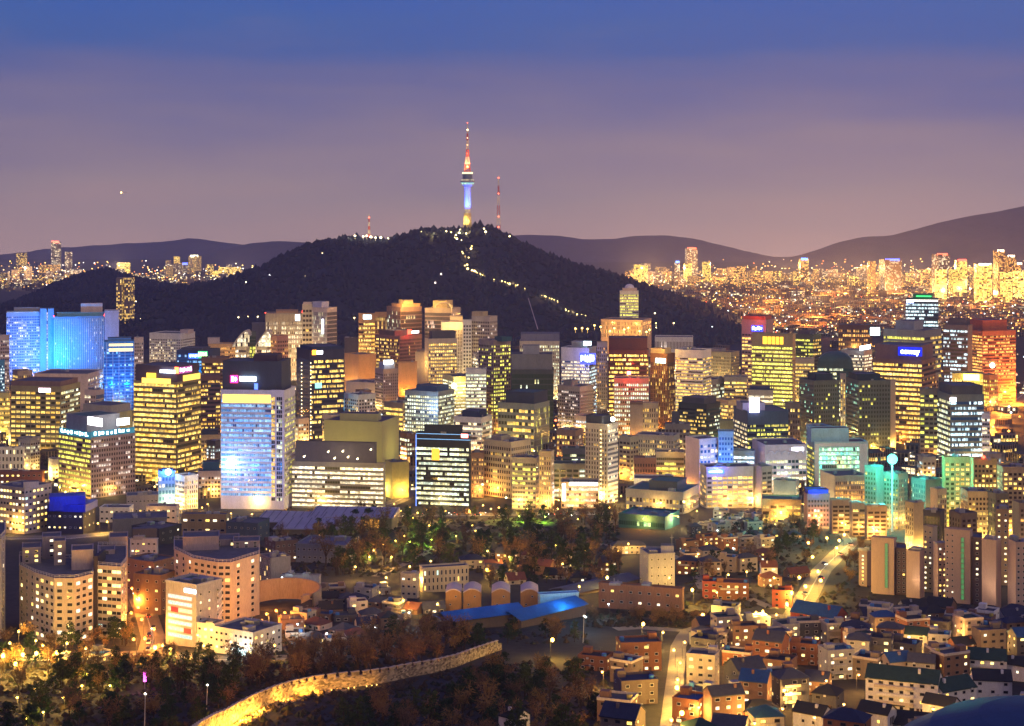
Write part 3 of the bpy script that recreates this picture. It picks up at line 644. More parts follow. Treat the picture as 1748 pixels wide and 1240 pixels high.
for xx in (690, 733, 782, 672, 712): GC.append(((xx, 521, B.Y-16), 22000))
b(753, 790, 790, 551, 655, 6, 'strip P .03 brown', None, WH, 'white stepped apartment tower glowing under its roof terrace beside the golden crown', 'apartment_tower', 'apartment tower', crown=[(768, 790, 541, BE)], k=0, top=12)
b(790, 805, 805, 548, 660, 6.2, 'grid P .05 black', None, WH, 'slim white tower full of dark square windows between two stepped apartment towers', 'apartment_tower', 'apartment tower', k=1)
b(805, 836, 849, 542, 660, 6.2, 'grid P .08 brown', 'slit P .05 brown', BE, 'cream stepped apartment tower washed yellow at its shoulder', 'apartment_tower', 'apartment tower', crown=[(806, 832, 534, YW)], k=0)
for xx, yy in ((765, 556), (780, 555), (798, 556), (815, 556), (832, 554), (845, 552)): GC.append(((xx, yy+2, depth(655)-12), 9000))
B = b(725, 731, 780, 580, 675, 6, None, 'grid Y .85 brown 1.7', BE, 'beige block with full rows of square yellow windows below the arch crowned tower', crown=[(735, 776, 567, DG)], k=1)
b(709, 737, 756, 604, 672, 5.4, None, 'slit P .1 brown', BE, 'beige church tower wall with two lancet windows and an orange lamp', 'church', 'church', crown=[(712, 735, 600, TN)], k=0); GC.append(((718, 620, depth(672)-12), 16000))
B = b(588, 612, 642, 607, 672, 9, None, None, OR, 'blank orange floodlit wall block beside the slim dark glass tower', k=1); wash(B, 'F', (1, .42, .06), 3, .1, .4); wash(B, 'S', (1, .42, .06), 3, .1, .4)
B = b(680, 712, 712, 620, 678, 9, None, None, OR, 'blank orange floodlit wall behind the rounded narrow tower', k=1); wash(B, 'F', (1, .42, .04), 3.4, .1, .4)
B = b(640, 654, 680, 632, 705, 5, 'grid P .05 brown', 'slit P .06 brown', (.40, .31, .30), 'narrow pinkish tower carrying a grey rooftop sign box', k=0, crown=[(648, 673, 621, (.4, .45, .55))])
sign(B, 'S', 655, 671, 615, 622, (.85, .93, 1), 4); GC.append(((668, 631, B.Y-6), 1500))
B = b(570, 588, 588, 678, 735, 5.2, 'band C .6 blue 1.5', None, (.08, .4, .6), 'small bright cyan block beside the white punched block', k=1); wash(B, 'F', (.05, .6, 1), 3.5)
b(588, 612, 641, 676, 735, 6, 'grid Y .2 brown', 'grid P .1 black', WH, 'small white punched block with a cluttered roof above the blank olive theatre', k=4)
b(655, 688, 712, 690, 745, 8, 'band Y .85 olive', 'grid W .3 brown', TN, 'low block with two bright yellow storeys behind the blank olive theatre', k=3)
b(590, 640, 662, 655, 700, 9, None, None, PK, 'long flat pink roofed hall under the orange walls', 'hall', 'hall', k=5)
B = b(691, 748, 776, 671, 760, 6.7, 'grid K .9 teal 1.7', 'grid K .75 olive 1.5', (.28, .33, .34), 'concrete grid block with bright square windows and a blue plant roof', crown=[(712, 765, 662, (.05, .12, .26))], top=5, k=2)
light('POINT', face_pt(B, 'F', 735, 697, 12)[0], (.45, .65, 1), 14000, B.o, None, 2)
B = b(756, 775, 822, 645, 748, 5.6, 'band K .9 olive 1.6', 'band W .85 brown 1.6', YW, 'cream white striped block with a blazing yellow lamp at its shoulder', k=2)
m = MB(); p = P(775, 659, B.Y-3); m.ball(p, 3.2, 0, 8); m.build('lamp', emis((1, .95, .35), 12, True), B.o); light('POINT', p+Vector((0, -6, 0)), (1, .9, .25), 30000, B.o, None, 1)
b(795, 830, 830, 632, 750, 6, 'band K .85 green', None, WH, 'white balcony block wedged between striped block and dotted tower', k=1)
b(817, 842, 872, 583, 742, 6.4, 'grid G .45 brown 1.6', 'grid G .66 olive 1.7', (.33, .25, .24), 'dotted tower of square yellow windows with a teal dark cap', 'office_tower', crown=[(846, 872, 576, (.03, .1, .14))], k=1)
B = b(873, 945, 945, 632, 750, 9, 'curt K .06 green', None, (.07, .08, .08), 'dark mirror glass block with a heavy grey collar at its top', crown=[(870, 946, 606, (.20, .20, .21)), (892, 921, 592, GR)], k=0, par=.5)
B = b(887, 955, 955, 584, 690, 6, 'slit K .8 brown', None, BE, 'broad curved block with close yellow windows behind the dark mirror block', crown=[(903, 972, 571, (.2, .2, .3))], top=5, k=1)
B = b(958, 1006, 1018, 596, 725, 5.6, 'band W .62 blue 1.6', 'band C .4 grey', WH, 'white fronted tower with broad glowing strips and a lit emblem on its roof', top=20, k=1, crown=[(976, 1010, 585, GR)])
sign(B, 'F', 996, 1009, 583, 590, (.65, .95, 1), 5); sign(B, 'F', 990, 1017, 603, 622, (.12, .16, 1), .8, True, (.5, .6, 1), 'screen')
light('POINT', face_pt(B, 'F', 1003, 612, 10)[0], (.15, .2, 1), 12000, B.o, None, 1)
b(1019, 1037, 1037, 586, 725, 6.4, 'slit O .2 brown', None, TN, 'narrow beige slab with small windows between white tower and dark red block', k=1)
B = b(1039, 1107, 1107, 600, 740, 7, 'band Y .72 brown 1.7', None, (.14, .05, .05), 'dark maroon block with long golden strips and a heavy cornice', crown=[(1036, 1108, 578, (.1, .04, .05))], top=4, k=2)
B = b(1048, 1108, 1108, 648, 750, 7.2, 'grid K .85 olive 1.6', None, TN, 'square windowed block standing against the dark maroon block under a red glow', k=2)
light('POINT', P(1075, 638, B.Y-16), (1, .03, .02), 24000, B.o, None, 2); sign(B, 'F', 1070, 1077, 634, 640, (1, .15, .15), 6, name='red_lamp')
B = b(1110, 1139, 1152, 606, 742, 7, 'strip Y .22 brown 1.4', 'strip Y .3 brown', (.28, .14, .06), 'brown ribbed tower with a glowing golden top storey and white sign', crown=[(1111, 1146, 597, YW)], top=13, k=1)
sign(B, 'F', 1119, 1136, 612, 620, (.85, 1, .95), 4.5, True); GC.append(((1128, 596, B.Y-14), 20000)); GC.append(((1116, 632, B.Y-10), 5000))
b(1118, 1183, 1183, 577, 640, 18, 'slit P .2 brown', None, WH, 'white colonnaded block with tall fins behind the golden topped tower', top=3, k=0)
b(1153, 1200, 1214, 600, 745, 5.6, 'band Y .72 brown 1.6', 'band Y .5 brown', WH, 'pale block with curved white storeys beside the golden topped tower', top=11, k=2)
B = b(1212, 1248, 1262, 603, 680, 5.4, 'slit Y .2 brown', 'grid Y .2 brown', YW, 'bright cream block blazing in floodlight', k=1, crown=[(1212, 1240, 598, BE)]); wash(B, 'F', (1, .75, .35), 4, .1, .4)
b(1168, 1216, 1240, 650, 735, 6.6, 'band W .9 brown 1.7', 'grid K .5 grey', ST, 'grey block with two brilliant window strips below the pale curved block', k=3)
b(1236, 1275, 1275, 645, 735, 6.4, 'band Y .75 brown', None, ST, 'stone block with slanted yellow strips near the cream floodlit block', k=2)
b(850, 912, 938, 692, 785, 10.6, 'wide Y .72 olive 1.6', 'strip G .12 olive', (.32, .34, .26), 'square shouldered green grey block with ragged yellow window groups', k=3, top=6, crown=[(864, 934, 672, (.05, .06, .09))], roof=ROOFT)
b(952, 990, 1013, 662, 745, 5.4, 'grid P .4 grey 1.2', 'slit P .05 black', (.50, .44, .46), 'lilac grey block with a dotted face and ribbed roof box', crown=[(963, 986, 653, GR)], k=2)
B = b(999, 1037, 1055, 727, 860, 8, 'slit Y .12 brown', 'band W .25 grey', BE, 'tall plain beige tower with a bright ribbed side and dark cap', crown=[(1001, 1042, 713, (.06, .06, .08))], k=0)
wash(B, 'S', (1, .95, .85), 2.5, .1, .5); wash(B, 'F', (1, .62, .28), 1.3, .1, .45)
for k in range(17): 
    p = face_pt(B, 'F', 1025.5, 735+k*7, .5)[0]; m = MB(); m.octa(p, .9); m.build('stair_window', emis((1, .75, .3), 2.5), B.o)
m = MB(); p = P(1046, 716, B.Y-1); m.ball(p, 2.0, 0, 8); m.build('lamp', emis((1, .95, .6), 12, True), B.o); light('POINT', p+Vector((0, -4, 0)), (1, .9, .6), 6000, B.o, None, 1)
b(826, 872, 906, 757, 852, 9.4, 'grid Y .16 brown', 'grid Y .1 brown', (.50, .42, .30), 'beige rounded apartment block with a lit roof cabin behind the balcony block', 'apartment_block', 'apartment block', k=4, crown=[(840, 870, 750, TN)])
b(874, 915, 922, 784, 870, 8.4, 'band G .3 grey', 'grid Y .2 brown', (.34, .30, .27), 'grey balcony block with a few green yellow windows beside the park', 'apartment_block', 'apartment block', k=2)
b(920, 941, 946, 773, 872, 8.4, 'slit Y .5 brown', 'slit W .3 brown', (.50, .36, .24), 'narrow sandy tower with one column of windows joined to the balcony block', 'apartment_tower', 'apartment tower', k=1)
B = b(958, 1022, 1022, 826, 868, 10, 'band W .8 brown 1.1', None, TN, 'small shop hall outlined by blinding white light', 'shop_hall', 'shop', k=1, top=5)
sign(B, 'F', 972, 1020, 824, 829, (1, .98, .85), 9, name='lit_edge'); sign(B, 'F', 960, 965, 826, 855, (1, .98, .9), 9, name='lit_edge'); light('POINT', P(990, 838, B.Y-9), (1, .8, .45), 2500, B.o, None, 1)
b(944, 1000, 1000, 794, 850, 8, 'wide K .4 green', None, (.32, .36, .28), 'plain pale green block behind the bright shop hall', roof=ROOFG, k=2)
b(950, 982, 996, 737, 800, 9, 'grid Y .75 brown', 'slit W .4 brown', (.35, .22, .15), 'brown block of lit square windows beside the tall plain tower', k=3)
b(960, 1000, 1000, 768, 830, 8, 'band K .5 green', None, DG, 'dark low block with a green lit storey in front of the brown block', roof=ROOFG, k=2)
b(1057, 1076, 1090, 748, 822, 7.6, 'wide Y .4 brown', 'grid Y .2 brown', (.46, .40, .28), 'cream block with ribbons of dark windows right of the tall plain tower', k=1, roof=ROOFT)
b(1075, 1098, 1098, 693, 760, 10, None, None, (.36, .26, .20), 'blank beige slab among low roofs below the maroon block', k=1, crown=[(1060, 1090, 688, BR)])
b(1096, 1124, 1124, 690, 760, 9, 'slit Y .6 brown', None, TN, 'small sandy slab with a column of yellow windows', k=1)
b(1085, 1150, 1160, 746, 805, 8, 'slit Y .35 grey', 'grid Y .3 grey', (.40, .38, .34), 'wide pale roofed block with fine vertical windows among the low roofs', k=5)
b(1135, 1178, 1178, 726, 785, 9, 'grid Y .3 brown', None, (.22, .19, .18), 'dull block under a round dark rooftop dome', k=2, crown=[(1146, 1160, 706, DG)])
b(1120, 1168, 1168, 774, 838, 8, 'band G .75 olive', None, (.40, .36, .28), 'white edged block with green yellow strips and an orange glow on top', k=2); GC.append(((1145, 772, depth(838)-8), 3000))
b(1082, 1120, 1120, 784, 838, 9, 'grid O .05 brown', None, (.24, .12, .08), 'rough brick block without lights beside the green yellow strip block', k=3)
b(1158, 1206, 1230, 692, 770, 6.6, 'band Y .5 black 1.5', 'band K .3 teal', (.05, .06, .06), 'dark glass block with scattered yellow strips and a red lit corner', k=2, crown=[(1165, 1222, 682, DG)])
b(1228, 1262, 1262, 720, 775, 9, None, None, OL, 'windowless yellow green wall beside the dark glass block', k=1)
# ---------------------------------------------------------------- east midtown
b(1266, 1308, 1320, 548, 690, 6, 'wide Y .75 brown 1.6', 'band Y .4 brown', (.42, .26, .24), 'red topped tower carrying a small blue sign', crown=[(1268, 1318, 541, (.4, .1, .06))], top=22, k=1)
Bq = Bld(); Bq.o = [o for o in C.objects if o.get('label', '').startswith('red topped tower')][0]; Bq.poly = footprint(1266, 1308, 1320, depth(690))[0]
sign(Bq, 'F', 1283, 1302, 556, 566, (.01, .03, 1), 3.5, True, (.6, .8, 1)); light('POINT', P(1290, 541, depth(690)-12), (1, .12, .03), 16000, Bq.o, None, 1); light('POINT', P(1292, 570, depth(690)-12), (.2, .15, 1), 4000, Bq.o, None, 1)
b(1283, 1353, 1358, 572, 715, 6.9, 'band G .9 olive 1.6', 'slit Y .2 brown', (.44, .33, .18), 'large ornate block with tall lit arches on top and golden green storeys', top=20, k=1)
Bq.o = [o for o in C.objects if o.get('label', '').startswith('large ornate')][0]; Bq.poly = footprint(1283, 1353, 1358, depth(715))[0]
sign(Bq, 'F', 1302, 1337, 575, 588, (1, .55, .04), 1.6, name='lit_storey')
for x in (1309, 1316, 1323, 1330): sign(Bq, 'F', x, x+1.6, 574, 589, (.3, .2, .1), 0, name='mullion', back=mat((.3, .2, .1)))
b(1357, 1388, 1402, 573, 690, 5.8, 'band G .66 green 1.5', 'band Y .5 brown', (.10, .13, .08), 'green glass tower with a pointed roof light behind the ornate block', k=1, crown=[(1362, 1392, 566, DG)])
b(1350, 1390, 1390, 614, 700, 6, 'band Y .8 olive', None, BE, 'bright cream striped slab below the green glass tower', k=1)
B = b(1395, 1456, 1456, 622, 710, 7.2, 'band K .75 teal 1.5', None, (.05, .10, .10), 'dark green glass block under a low domed roof', k=0, par=0)
m = MB()
pp = B.poly; cc = Vector((sum(q[0] for q in pp)/4, sum(q[1] for q in pp)/4))
for k in range(8):
    t0, t1 = k/8, (k+1)/8; f0, f1 = math.cos(t0*PI/2)*.98, math.cos(t1*PI/2)*.98
    for i in range(4):
        a0, b0 = Vector(pp[i]), Vector(pp[(i+1) % 4]); za, zb = B.z1+15*math.sin(t0*PI/2)-.02, B.z1+15*math.sin(t1*PI/2)
        m.face([(*(cc+(a0-cc)*f0), za), (*(cc+(b0-cc)*f0), za), (*(cc+(b0-cc)*f1), zb), (*(cc+(a0-cc)*f1), zb)])
m.build('roof', mat((.04, .09, .09), .5), B.o)
b(1436, 1475, 1489, 600, 700, 5.6, 'band W .6 grey 1.6', 'band W .6 grey', (.34, .33, .32), 'grey striped block with a blinding white roof light', k=1)
Bq.o = [o for o in C.objects if o.get('label', '').startswith('grey striped block with a blinding')][0]; Bq.poly = footprint(1436, 1475, 1489, depth(700))[0]
sign(Bq, 'S', 1468, 1486, 590, 597, (.85, .95, 1), 7)
B = b(1431, 1489, 1489, 556, 600, 8, 'grid O .6 brown', None, (.16, .08, .05), 'dark brown distant block with dotted orange windows', k=1)
B = b(1490, 1574, 1597, 616, 760, 8, 'band Y .9 olive 1.8', 'band O .1 brown', (.26, .15, .10), 'wide brown office block with golden strips below a blue lettered sign', top=5, k=1, crown=[(1490, 1596, 592, (.24, .14, .12))], par=.3)
sign(B, 'F', 1533, 1574, 593, 608, (.005, .02, .8), 1.1, text='coway', scol=(.8, .97, 1)); light('POINT', P(1553, 600, B.Y-10), (.1, .1, 1), 5000, B.o, None, 1)
B = b(1508, 1578, 1607, 566, 650, 8, 'band G .85 olive 1.5', 'band Y .5 brown', (.30, .28, .26), 'long grey topped block with three pale green strips above the blue sign', top=9, k=2, crown=[(1530, 1576, 551, GR)])
sg = P(1494, 550, B.Y-2); m = MB(); m.prism([(sg.x-7, sg.y), (sg.x+7, sg.y), (sg.x+7, sg.y+3), (sg.x-7, sg.y+3)], B.z1-6, B.z1+6, 0); m.build('roof_screen', emis((.55, .95, 1), 4, True), B.o)
b(1546, 1602, 1602, 512, 600, 6, 'band C .75 teal 1.5', None, (.08, .13, .15), 'rounded teal glass tower with a green lit roof far behind the blue sign', crown=[(1556, 1594, 504, (.05, .3, .12))], top=6, k=0)
Bq.o = [o for o in C.objects if o.get('label', '').startswith('rounded teal glass')][0]; Bq.poly = footprint(1546, 1602, 1602, depth(600))[0]
sign(Bq, 'F', 1547, 1601, 512, 515, (1, .95, .75), 2, name='light_strip'); sign(Bq, 'F', 1547, 1560, 513.5, 518.5, (.15, .25, .9), 1.5, True)
sign(Bq, 'F', 1564, 1590, 505, 507, (.05, .9, .2), 1.6, name='light_strip')
b(1610, 1652, 1660, 557, 700, 6.4, 'band C .45 olive 1.4', None, (.15, .14, .15), 'dull striped tower half hidden behind the orange red block', crown=[(1618, 1656, 546, DG)], k=1)
B = b(1632, 1677, 1734, 567, 690, 5.2, 'band O .85 brown 1.7', 'band O .5 brown 1.5', (.42, .16, .09), 'orange red block glowing all over with a tall roof box', crown=[(1656, 1712, 549, (.45, .12, .07))], k=1)
wash(B, 'S', (1, .28, .10), 4.0, .2, .55, .45, 2); wash(B, 'F', (1, .45, .05), 1.8, .2, .5)
m = MB(); p = face_pt(B, 'S', 1694, 624, 1)[0]; m.ball(p, 3.4, 0, 8); m.build('facade_lamp', emis((1, .85, .65), 9), B.o)
B = b(1625, 1678, 1678, 640, 720, 8, 'band Y .7 olive', None, OL, 'low yellow lit block with a blazing yellow screen before the orange red block', k=2)
sign(B, 'F', 1644, 1672, 639, 650, (1, .9, .12), 6, name='screen'); light('POINT', P(1658, 648, B.Y-10), (1, .85, .1), 14000, B.o, None, 1)
b(1570, 1602, 1602, 667, 790, 7.6, 'wide G .6 brown', None, (.28, .24, .18), 'mixed strip slab beside the curved corner tower', k=2)
B = b(1600, 1622, 1680, 676, 800, 9, 'band K .7 olive 1.5', 'band C .5 blue 1.5', (.20, .22, .20), 'round cornered tower of deep blue glass with a bright sign on its shoulder', crown=[(1612, 1676, 660, DG)], top=8, k=1)
sign(B, 'S', 1622, 1632, 679, 686, (1, .9, 1), 7); GC.append(((1612, 682, B.Y-6), 2500))
b(1676, 1690, 1690, 708, 800, 7, 'band W .6 grey', None, LI, 'thin white ladder like block beside the deep blue glass tower', k=0)
for xa, xc, xb, lab, cx0, cx1 in ((1364, 1389, 1433, 'teal sided apartment tower with a dark cap nearer the domed glass block', 1383, 1418), (1444, 1466, 1520, 'dark green apartment tower with a dark cap and scattered lit windows', 1454, 1496)):
    B = b(xa, xc, xb, 652, 775, 7.4, 'grid T .16 teal 1.4', 'grid G .14 olive 1.4', (.15, .16, .12), lab, 'apartment_tower', 'apartment tower', crown=[(cx0, cx1, 641, (.03, .04, .06))], top=4, k=1, group='twin capped apartment towers')
    wash(B, 'F', (.05, .8, .7), .8, .1, .3)
b(1434, 1444, 1444, 641, 735, 7, 'strip Y .7 brown', None, BE, 'thin beige shaft between the twin capped towers', 'lift_tower', 'lift tower', k=0)
B = b(1514, 1529, 1529, 652, 770, 9, None, None, (.66, .48, .36), 'plain cream pier at the edge of the dark green apartment tower', 'lift_tower', 'lift tower', k=0)
B = b(1252, 1276, 1346, 704, 790, 7, 'grid W .55 olive', 'band G .6 navy', (.06, .10, .18), 'dark blue topped block with pale green strips and a lit screen on its roof', top=20, k=3, crown=[(1262, 1300, 692, (.3, .3, .42))])
sg = P(1288, 686, B.Y-2); m = MB(); m.prism([(sg.x-5, sg.y), (sg.x+5, sg.y), (sg.x+5, sg.y+3), (sg.x-5, sg.y+3)], B.z1, B.z1+15, 0); m.build('roof_screen', emis((.85, .7, 1), 4, True), B.o)
b(1276, 1320, 1320, 668, 745, 7.6, 'band W .85 brown', None, (.4, .38, .36), 'white strip block with a navy roof box in front of the ornate block', k=1, crown=[(1278, 1316, 663, NV)])
b(1340, 1366, 1366, 690, 775, 10, 'grid Y .4 brown', None, (.20, .16, .14), 'brown slab with three yellow windows beside the teal sided apartment tower', k=1)
# blue and cyan quarter
B = b(1170, 1194, 1226, 752, 850, 9, None, 'grid W .5 blue', (.66, .55, .58), 'white walled block lit pink on one side and blue on the other', k=1)
wash(B, 'F', (1, .75, .8), 2.6, .1, .5); wash(B, 'S', (.05, .2, 1), 5, .2, .6)
B = b(1226, 1252, 1252, 739, 850, 9, 'grid C .12 blue', None, (.25, .42, .62), 'cyan blue slab rising beside the pink and blue block', k=0); wash(B, 'F', (.03, .35, 1), 5, .2, .6)
b(1252, 1288, 1288, 772, 838, 8, 'band C .8 blue', None, (.3, .4, .5), 'small pale cyan block with white strips next to the arcade front', k=2)
B = b(1284, 1306, 1377, 762, 842, 10, None, 'wide K .7 teal', (.55, .50, .60), 'lilac building with a row of round arches along its front', 'arcade_building', 'public building', k=2, top=22)
m = MB()
for k in range(5):
    cxp = 1316+k*12.6
    for j in range(8):
        t0, t1 = PI*j/8, PI*(j+1)/8
        m.tube(face_pt(B, 'S', cxp-5.5*math.cos(t0), 776-6*math.sin(t0), .6)[0], face_pt(B, 'S', cxp-5.5*math.cos(t1), 776-6*math.sin(t1), .6)[0], .5, .5, 4)
m.build('arches', mat(LI), B.o); sign(B, 'S', 1352, 1372, 764, 770, (.9, .9, 1), 4)
wash(B, 'S', (.35, .7, 1), 1.6, .1, .5)
B = b(1378, 1390, 1482, 757, 838, 7.2, 'band G .6 green', 'curt T .85 teal 1.4', (.45, .62, .62), 'teal lit glass block in a white frame with an upper box', k=0, top=7, crown=[(1384, 1442, 734, (.35, .55, .65))])
sign(B, 'S', 1391, 1398, 758, 838, (.2, .3, .3), 0, name='frame', back=mat(WH)); sign(B, 'S', 1467, 1481, 758, 838, (.2, .3, .3), 0, name='frame', back=mat(WH)); sign(B, 'S', 1398.2, 1466.8, 757, 762, (.3, .3, .3), 0, name='frame', back=mat(WH))
wash(B, 'S', (.03, .85, .75), 4.5, .1, .5, .6, 2); wash(B, 'F', (.05, .7, .8), 2)
b(1376, 1392, 1420, 730, 800, 7, 'grid K .3 teal', None, (.3, .5, .6), 'small pale blue corner block behind the teal lit glass block', k=1)
b(1400, 1425, 1480, 815, 880, 9, None, 'slit Y .6 brown', ST, 'low stone wing with yellow slit windows under the teal lit glass block', k=2)
B = b(1195, 1206, 1286, 800, 868, 7.7, 'grid Y .5 brown', 'wide Y .85 grey 1.7', (.45, .42, .44), 'lilac grey block with even rows of warm windows and a blue sign', top=13, k=4)
sign(B, 'S', 1209, 1236, 802, 809, (.05, .15, 1), 3, True, (.8, .9, 1)); light('POINT', face_pt(B, 'S', 1224, 798, 6)[0], (.08, .12, 1), 12000, B.o, None, 1)
b(1284, 1300, 1318, 799, 868, 8, None, 'wide Y .3 grey', (.34, .32, .36), 'blank end block adjoining the warm windowed lilac block', k=1)
b(1320, 1358, 1364, 824, 880, 8, None, 'grid W .3 brown', (.34, .35, .38), 'blank grey stair block between warm windowed block and stone wing', k=1)
b(1300, 1368, 1368, 856, 893, 9, 'wide Y .7 brown', None, (.42, .32, .2), 'low school like wing with yellow windows under the blank grey block', k=2)
B = b(1068, 1166, 1193, 843, 878, 12, 'grid Y .5 brown', 'grid Y .3 brown', (.36, .33, .32), 'wide flat roofed dark hall with one row of square windows', 'hall', 'hall', top=9, k=4, roof=ROOFT, crown=[(1108, 1172, 828, DG)])
b(1082, 1150, 1150, 820, 852, 9, 'slit W .3 brown', None, WH, 'thin white block showing over the wide flat roofed hall', k=1)
b(1056, 1135, 1160, 885, 905, 12, 'band T .25 teal', None, (.03, .12, .16), 'low teal glass roofed building below the wide flat roofed hall', 'pavilion', 'pavilion', k=3, roof=mat((.02, .10, .14), .4))
b(1372, 1378, 1416, 846, 900, 8, None, 'grid P .2 brown', (.20, .12, .14), 'brick block with a glowing blue rooftop', crown=[(1374, 1414, 838, (.03, .05, .5))], k=1)
GC.append(((1394, 842, depth(900)-3), -2500))
for x0, xm, x1, yt, yb, lab in ((1416, 1420, 1452, 856, 912, 'row apartment block with brown bands next to the blue topped brick block'), (1450, 1454, 1478, 862, 916, 'narrow row apartment block in the middle of the brown banded row'), (1476, 1480, 1514, 866, 922, 'row apartment block with a pale end wall closing the brown banded row')):
    b(x0, xm, x1, yt, yb, 7.5, None, 'wide Y .18 brown', (.32, .24, .20), lab, 'apartment_block', 'apartment block', k=2, group='brown banded row apartments')
for i, (x, y, Yd) in enumerate([g[0] for g in GC]):
    pw = GC[i][1]; light('POINT', P(x, y, Yd), (1, .55, .12) if pw > 0 else (.05, .12, 1), abs(pw), HT.o, None, 1, 'floodlight')
# ---------------------------------------------------------------- windows one by one, for the nearer buildings
def wmesh(w, h, m, fm):
    key = ('wm', w, h, m.name, fm.name)
    if key in MC: return MC[key]
    f, d = .12, .10; a, c = w/2, h/2
    v = [(-a, 0, -c), (a, 0, -c), (a, 0, c), (-a, 0, c), (-a, -d, -c), (a, -d, -c), (a, -d, c), (-a, -d, c),
         (-a+f, -d, -c+f), (a-f, -d, -c+f), (a-f, -d, c-f), (-a+f, -d, c-f), (-a+f, -.02, -c+f), (a-f, -.02, -c+f), (a-f, -.02, c-f), (-a+f, -.02, c-f)]
    q = []
    for o in (0, 4, 8):
        for i in range(4): q.append((o+i, o+(i+1) % 4, o+4+(i+1) % 4, o+4+i))
    q.append((12, 13, 14, 15))
    me = bpy.data.meshes.new('window'); me.from_pydata(v, [], q); me.materials.append(fm); me.materials.append(m)
    me.polygons[12].material_index = 1; MC[key] = me; return me
def litpane(col, st):
    key = ('lp', col, st)
    if key in MC: return MC[key]
    m, t, bs = _new('lit_pane'); n = t.nodes; l = t.links
    tc = n.new('ShaderNodeTexCoord'); oi = n.new('ShaderNodeObjectInfo'); nz = n.new('ShaderNodeTexNoise'); nz.noise_dimensions = '4D'; nz.inputs['Scale'].default_value = 1.6
    l.new(tc.outputs['Object'], nz.inputs['Vector']); l.new(oi.outputs['Random'], nz.inputs['W'])
    mu = n.new('ShaderNodeMath'); mu.operation = 'MULTIPLY_ADD'; mu.inputs[1].default_value = st*1.8; mu.inputs[2].default_value = st*.1; l.new(nz.outputs['Fac'], mu.inputs[0])
    bs.inputs['Base Color'].default_value = (.1, .08, .05, 1); bs.inputs['Emission Color'].default_value = (*col, 1); l.new(mu.outputs[0], bs.inputs['Emission Strength'])
    m.cycles.emission_sampling = 'NONE'; MC[key] = m; return m
_dp, _t, _b = _new('dark_pane'); _b.inputs['Base Color'].default_value = (.02, .022, .03, 1); _b.inputs['Roughness'].default_value = .12; DARKP = _dp
PANES = [litpane((1, .62, .12), 1.8), litpane((1, .74, .25), 2.0), litpane((1, .85, .55), 1.7), litpane((.55, .95, .8), 1.3)]
FRM, FRMD = mat((.6, .58, .55), .6), mat((.16, .14, .13), .6)
WR = random.Random(3)
def win(o, loc, rz, w, h, lit, fm=None, name='window', pane=None):
    me = wmesh(w, h, pane or (WR.choice(PANES[:3] if WR.random() < .93 else PANES) if WR.random() < lit else DARKP), fm or FRM)
    q = bpy.data.objects.new(name, me); C.objects.link(q); q.parent = o; q.location = loc; q.rotation_euler = (0, 0, rz); return q
def facade(o, a, bb, z0, z1, nf, nc, w, h, lit, fm=None, skip=()):
    a, bb = Vector(a), Vector(bb); d = bb-a; ln = d.length; d /= ln; nn = Vector((d.y, -d.x)); rz = math.atan2(d.y, d.x); off = ROOT[o.name]
    for k in range(nf):
        for j in range(nc):
            if (k, j) in skip: continue
            q = a+d*ln*(j+.5)/nc+nn*.02; z = z0+(z1-z0)*(k+.5)/nf
            win(o, (q.x-off.x, q.y-off.y, z-off.z), rz, w, h, lit, fm)
def G2(x, Yd): q = P(x, 0, Yd); return (q.x, q.y)
# ---------------------------------------------------------------- apartment blocks down the slope
def aptpoly(label, pts, yt, yb, yref, wall, nf, cols, lit, ex=(), name='apartment_block', w=2.5, h=1.7, rail=True, zdrop=3, group=None):
    """pts: (photo x, distance) anticlockwise seen from above; yref = distance used for heights"""
    poly = [G2(*p) for p in pts]; z1 = P(0, yt, yref).z; z0 = gz(yref)
    cx = sum(p[0] for p in poly)/len(poly); cy = sum(p[1] for p in poly)/len(poly)
    o = empty(name, (cx, cy, z0), label, 'apartment block', group); B = Bld(); B.o = o; B.poly = poly; B.z0, B.z1 = z0-zdrop, z1
    shell(B, poly, z0-zdrop, z1, mat(wall), ROOFM)
    for i, nc in enumerate(cols):
        if nc: facade(o, poly[i], poly[(i+1) % len(poly)], z0+.6, z1-.6, nf, nc, w, h, lit)
    if rail:
        parapet(B, poly, z1, .5, mat(wall), .4)
        op = offset_poly(poly, -.2); m = MB(); n = len(op)
        for i in range(n):
            a, bb = Vector(op[i]), Vector(op[(i+1) % n]); L_ = (bb-a).length
            for zz in (1.3, 1.9): m.tube((*a, z1+zz), (*bb, z1+zz), .09, .09, 4)
            for k in range(int(L_/2.5)+1): q = a+(bb-a)*k/(int(L_/2.5)+1); m.tube((*q, z1+.4), (*q, z1+1.9), .08, .08, 4)
        m.build('railing', FRM, o)
    for e in ex:      # (xl, xr, ytop, distance, depth, wall, nf, nc, lit)
        xl, xr, y1, Yd, dp, wl, n2, c2, l2 = e
        pp = footprint(xl, xr, xr, Yd, dp)[0]; zt = P(0, y1, Yd).z; zb = z1-.05 if n2 >= 0 else z0
        shell(B, pp, zb, zt, mat(wl), ROOFM, 'penthouse'); parapet(B, pp, zt, .6, mat(wl), .3, 'roof_edge')
        if n2 > 0 and c2: facade(o, pp[3], pp[0], zb+.3, zt-.3, n2, c2, 1.7, 1.3, l2)
    return B
AP = (.50, .42, .36)
Ya = depth(1096)
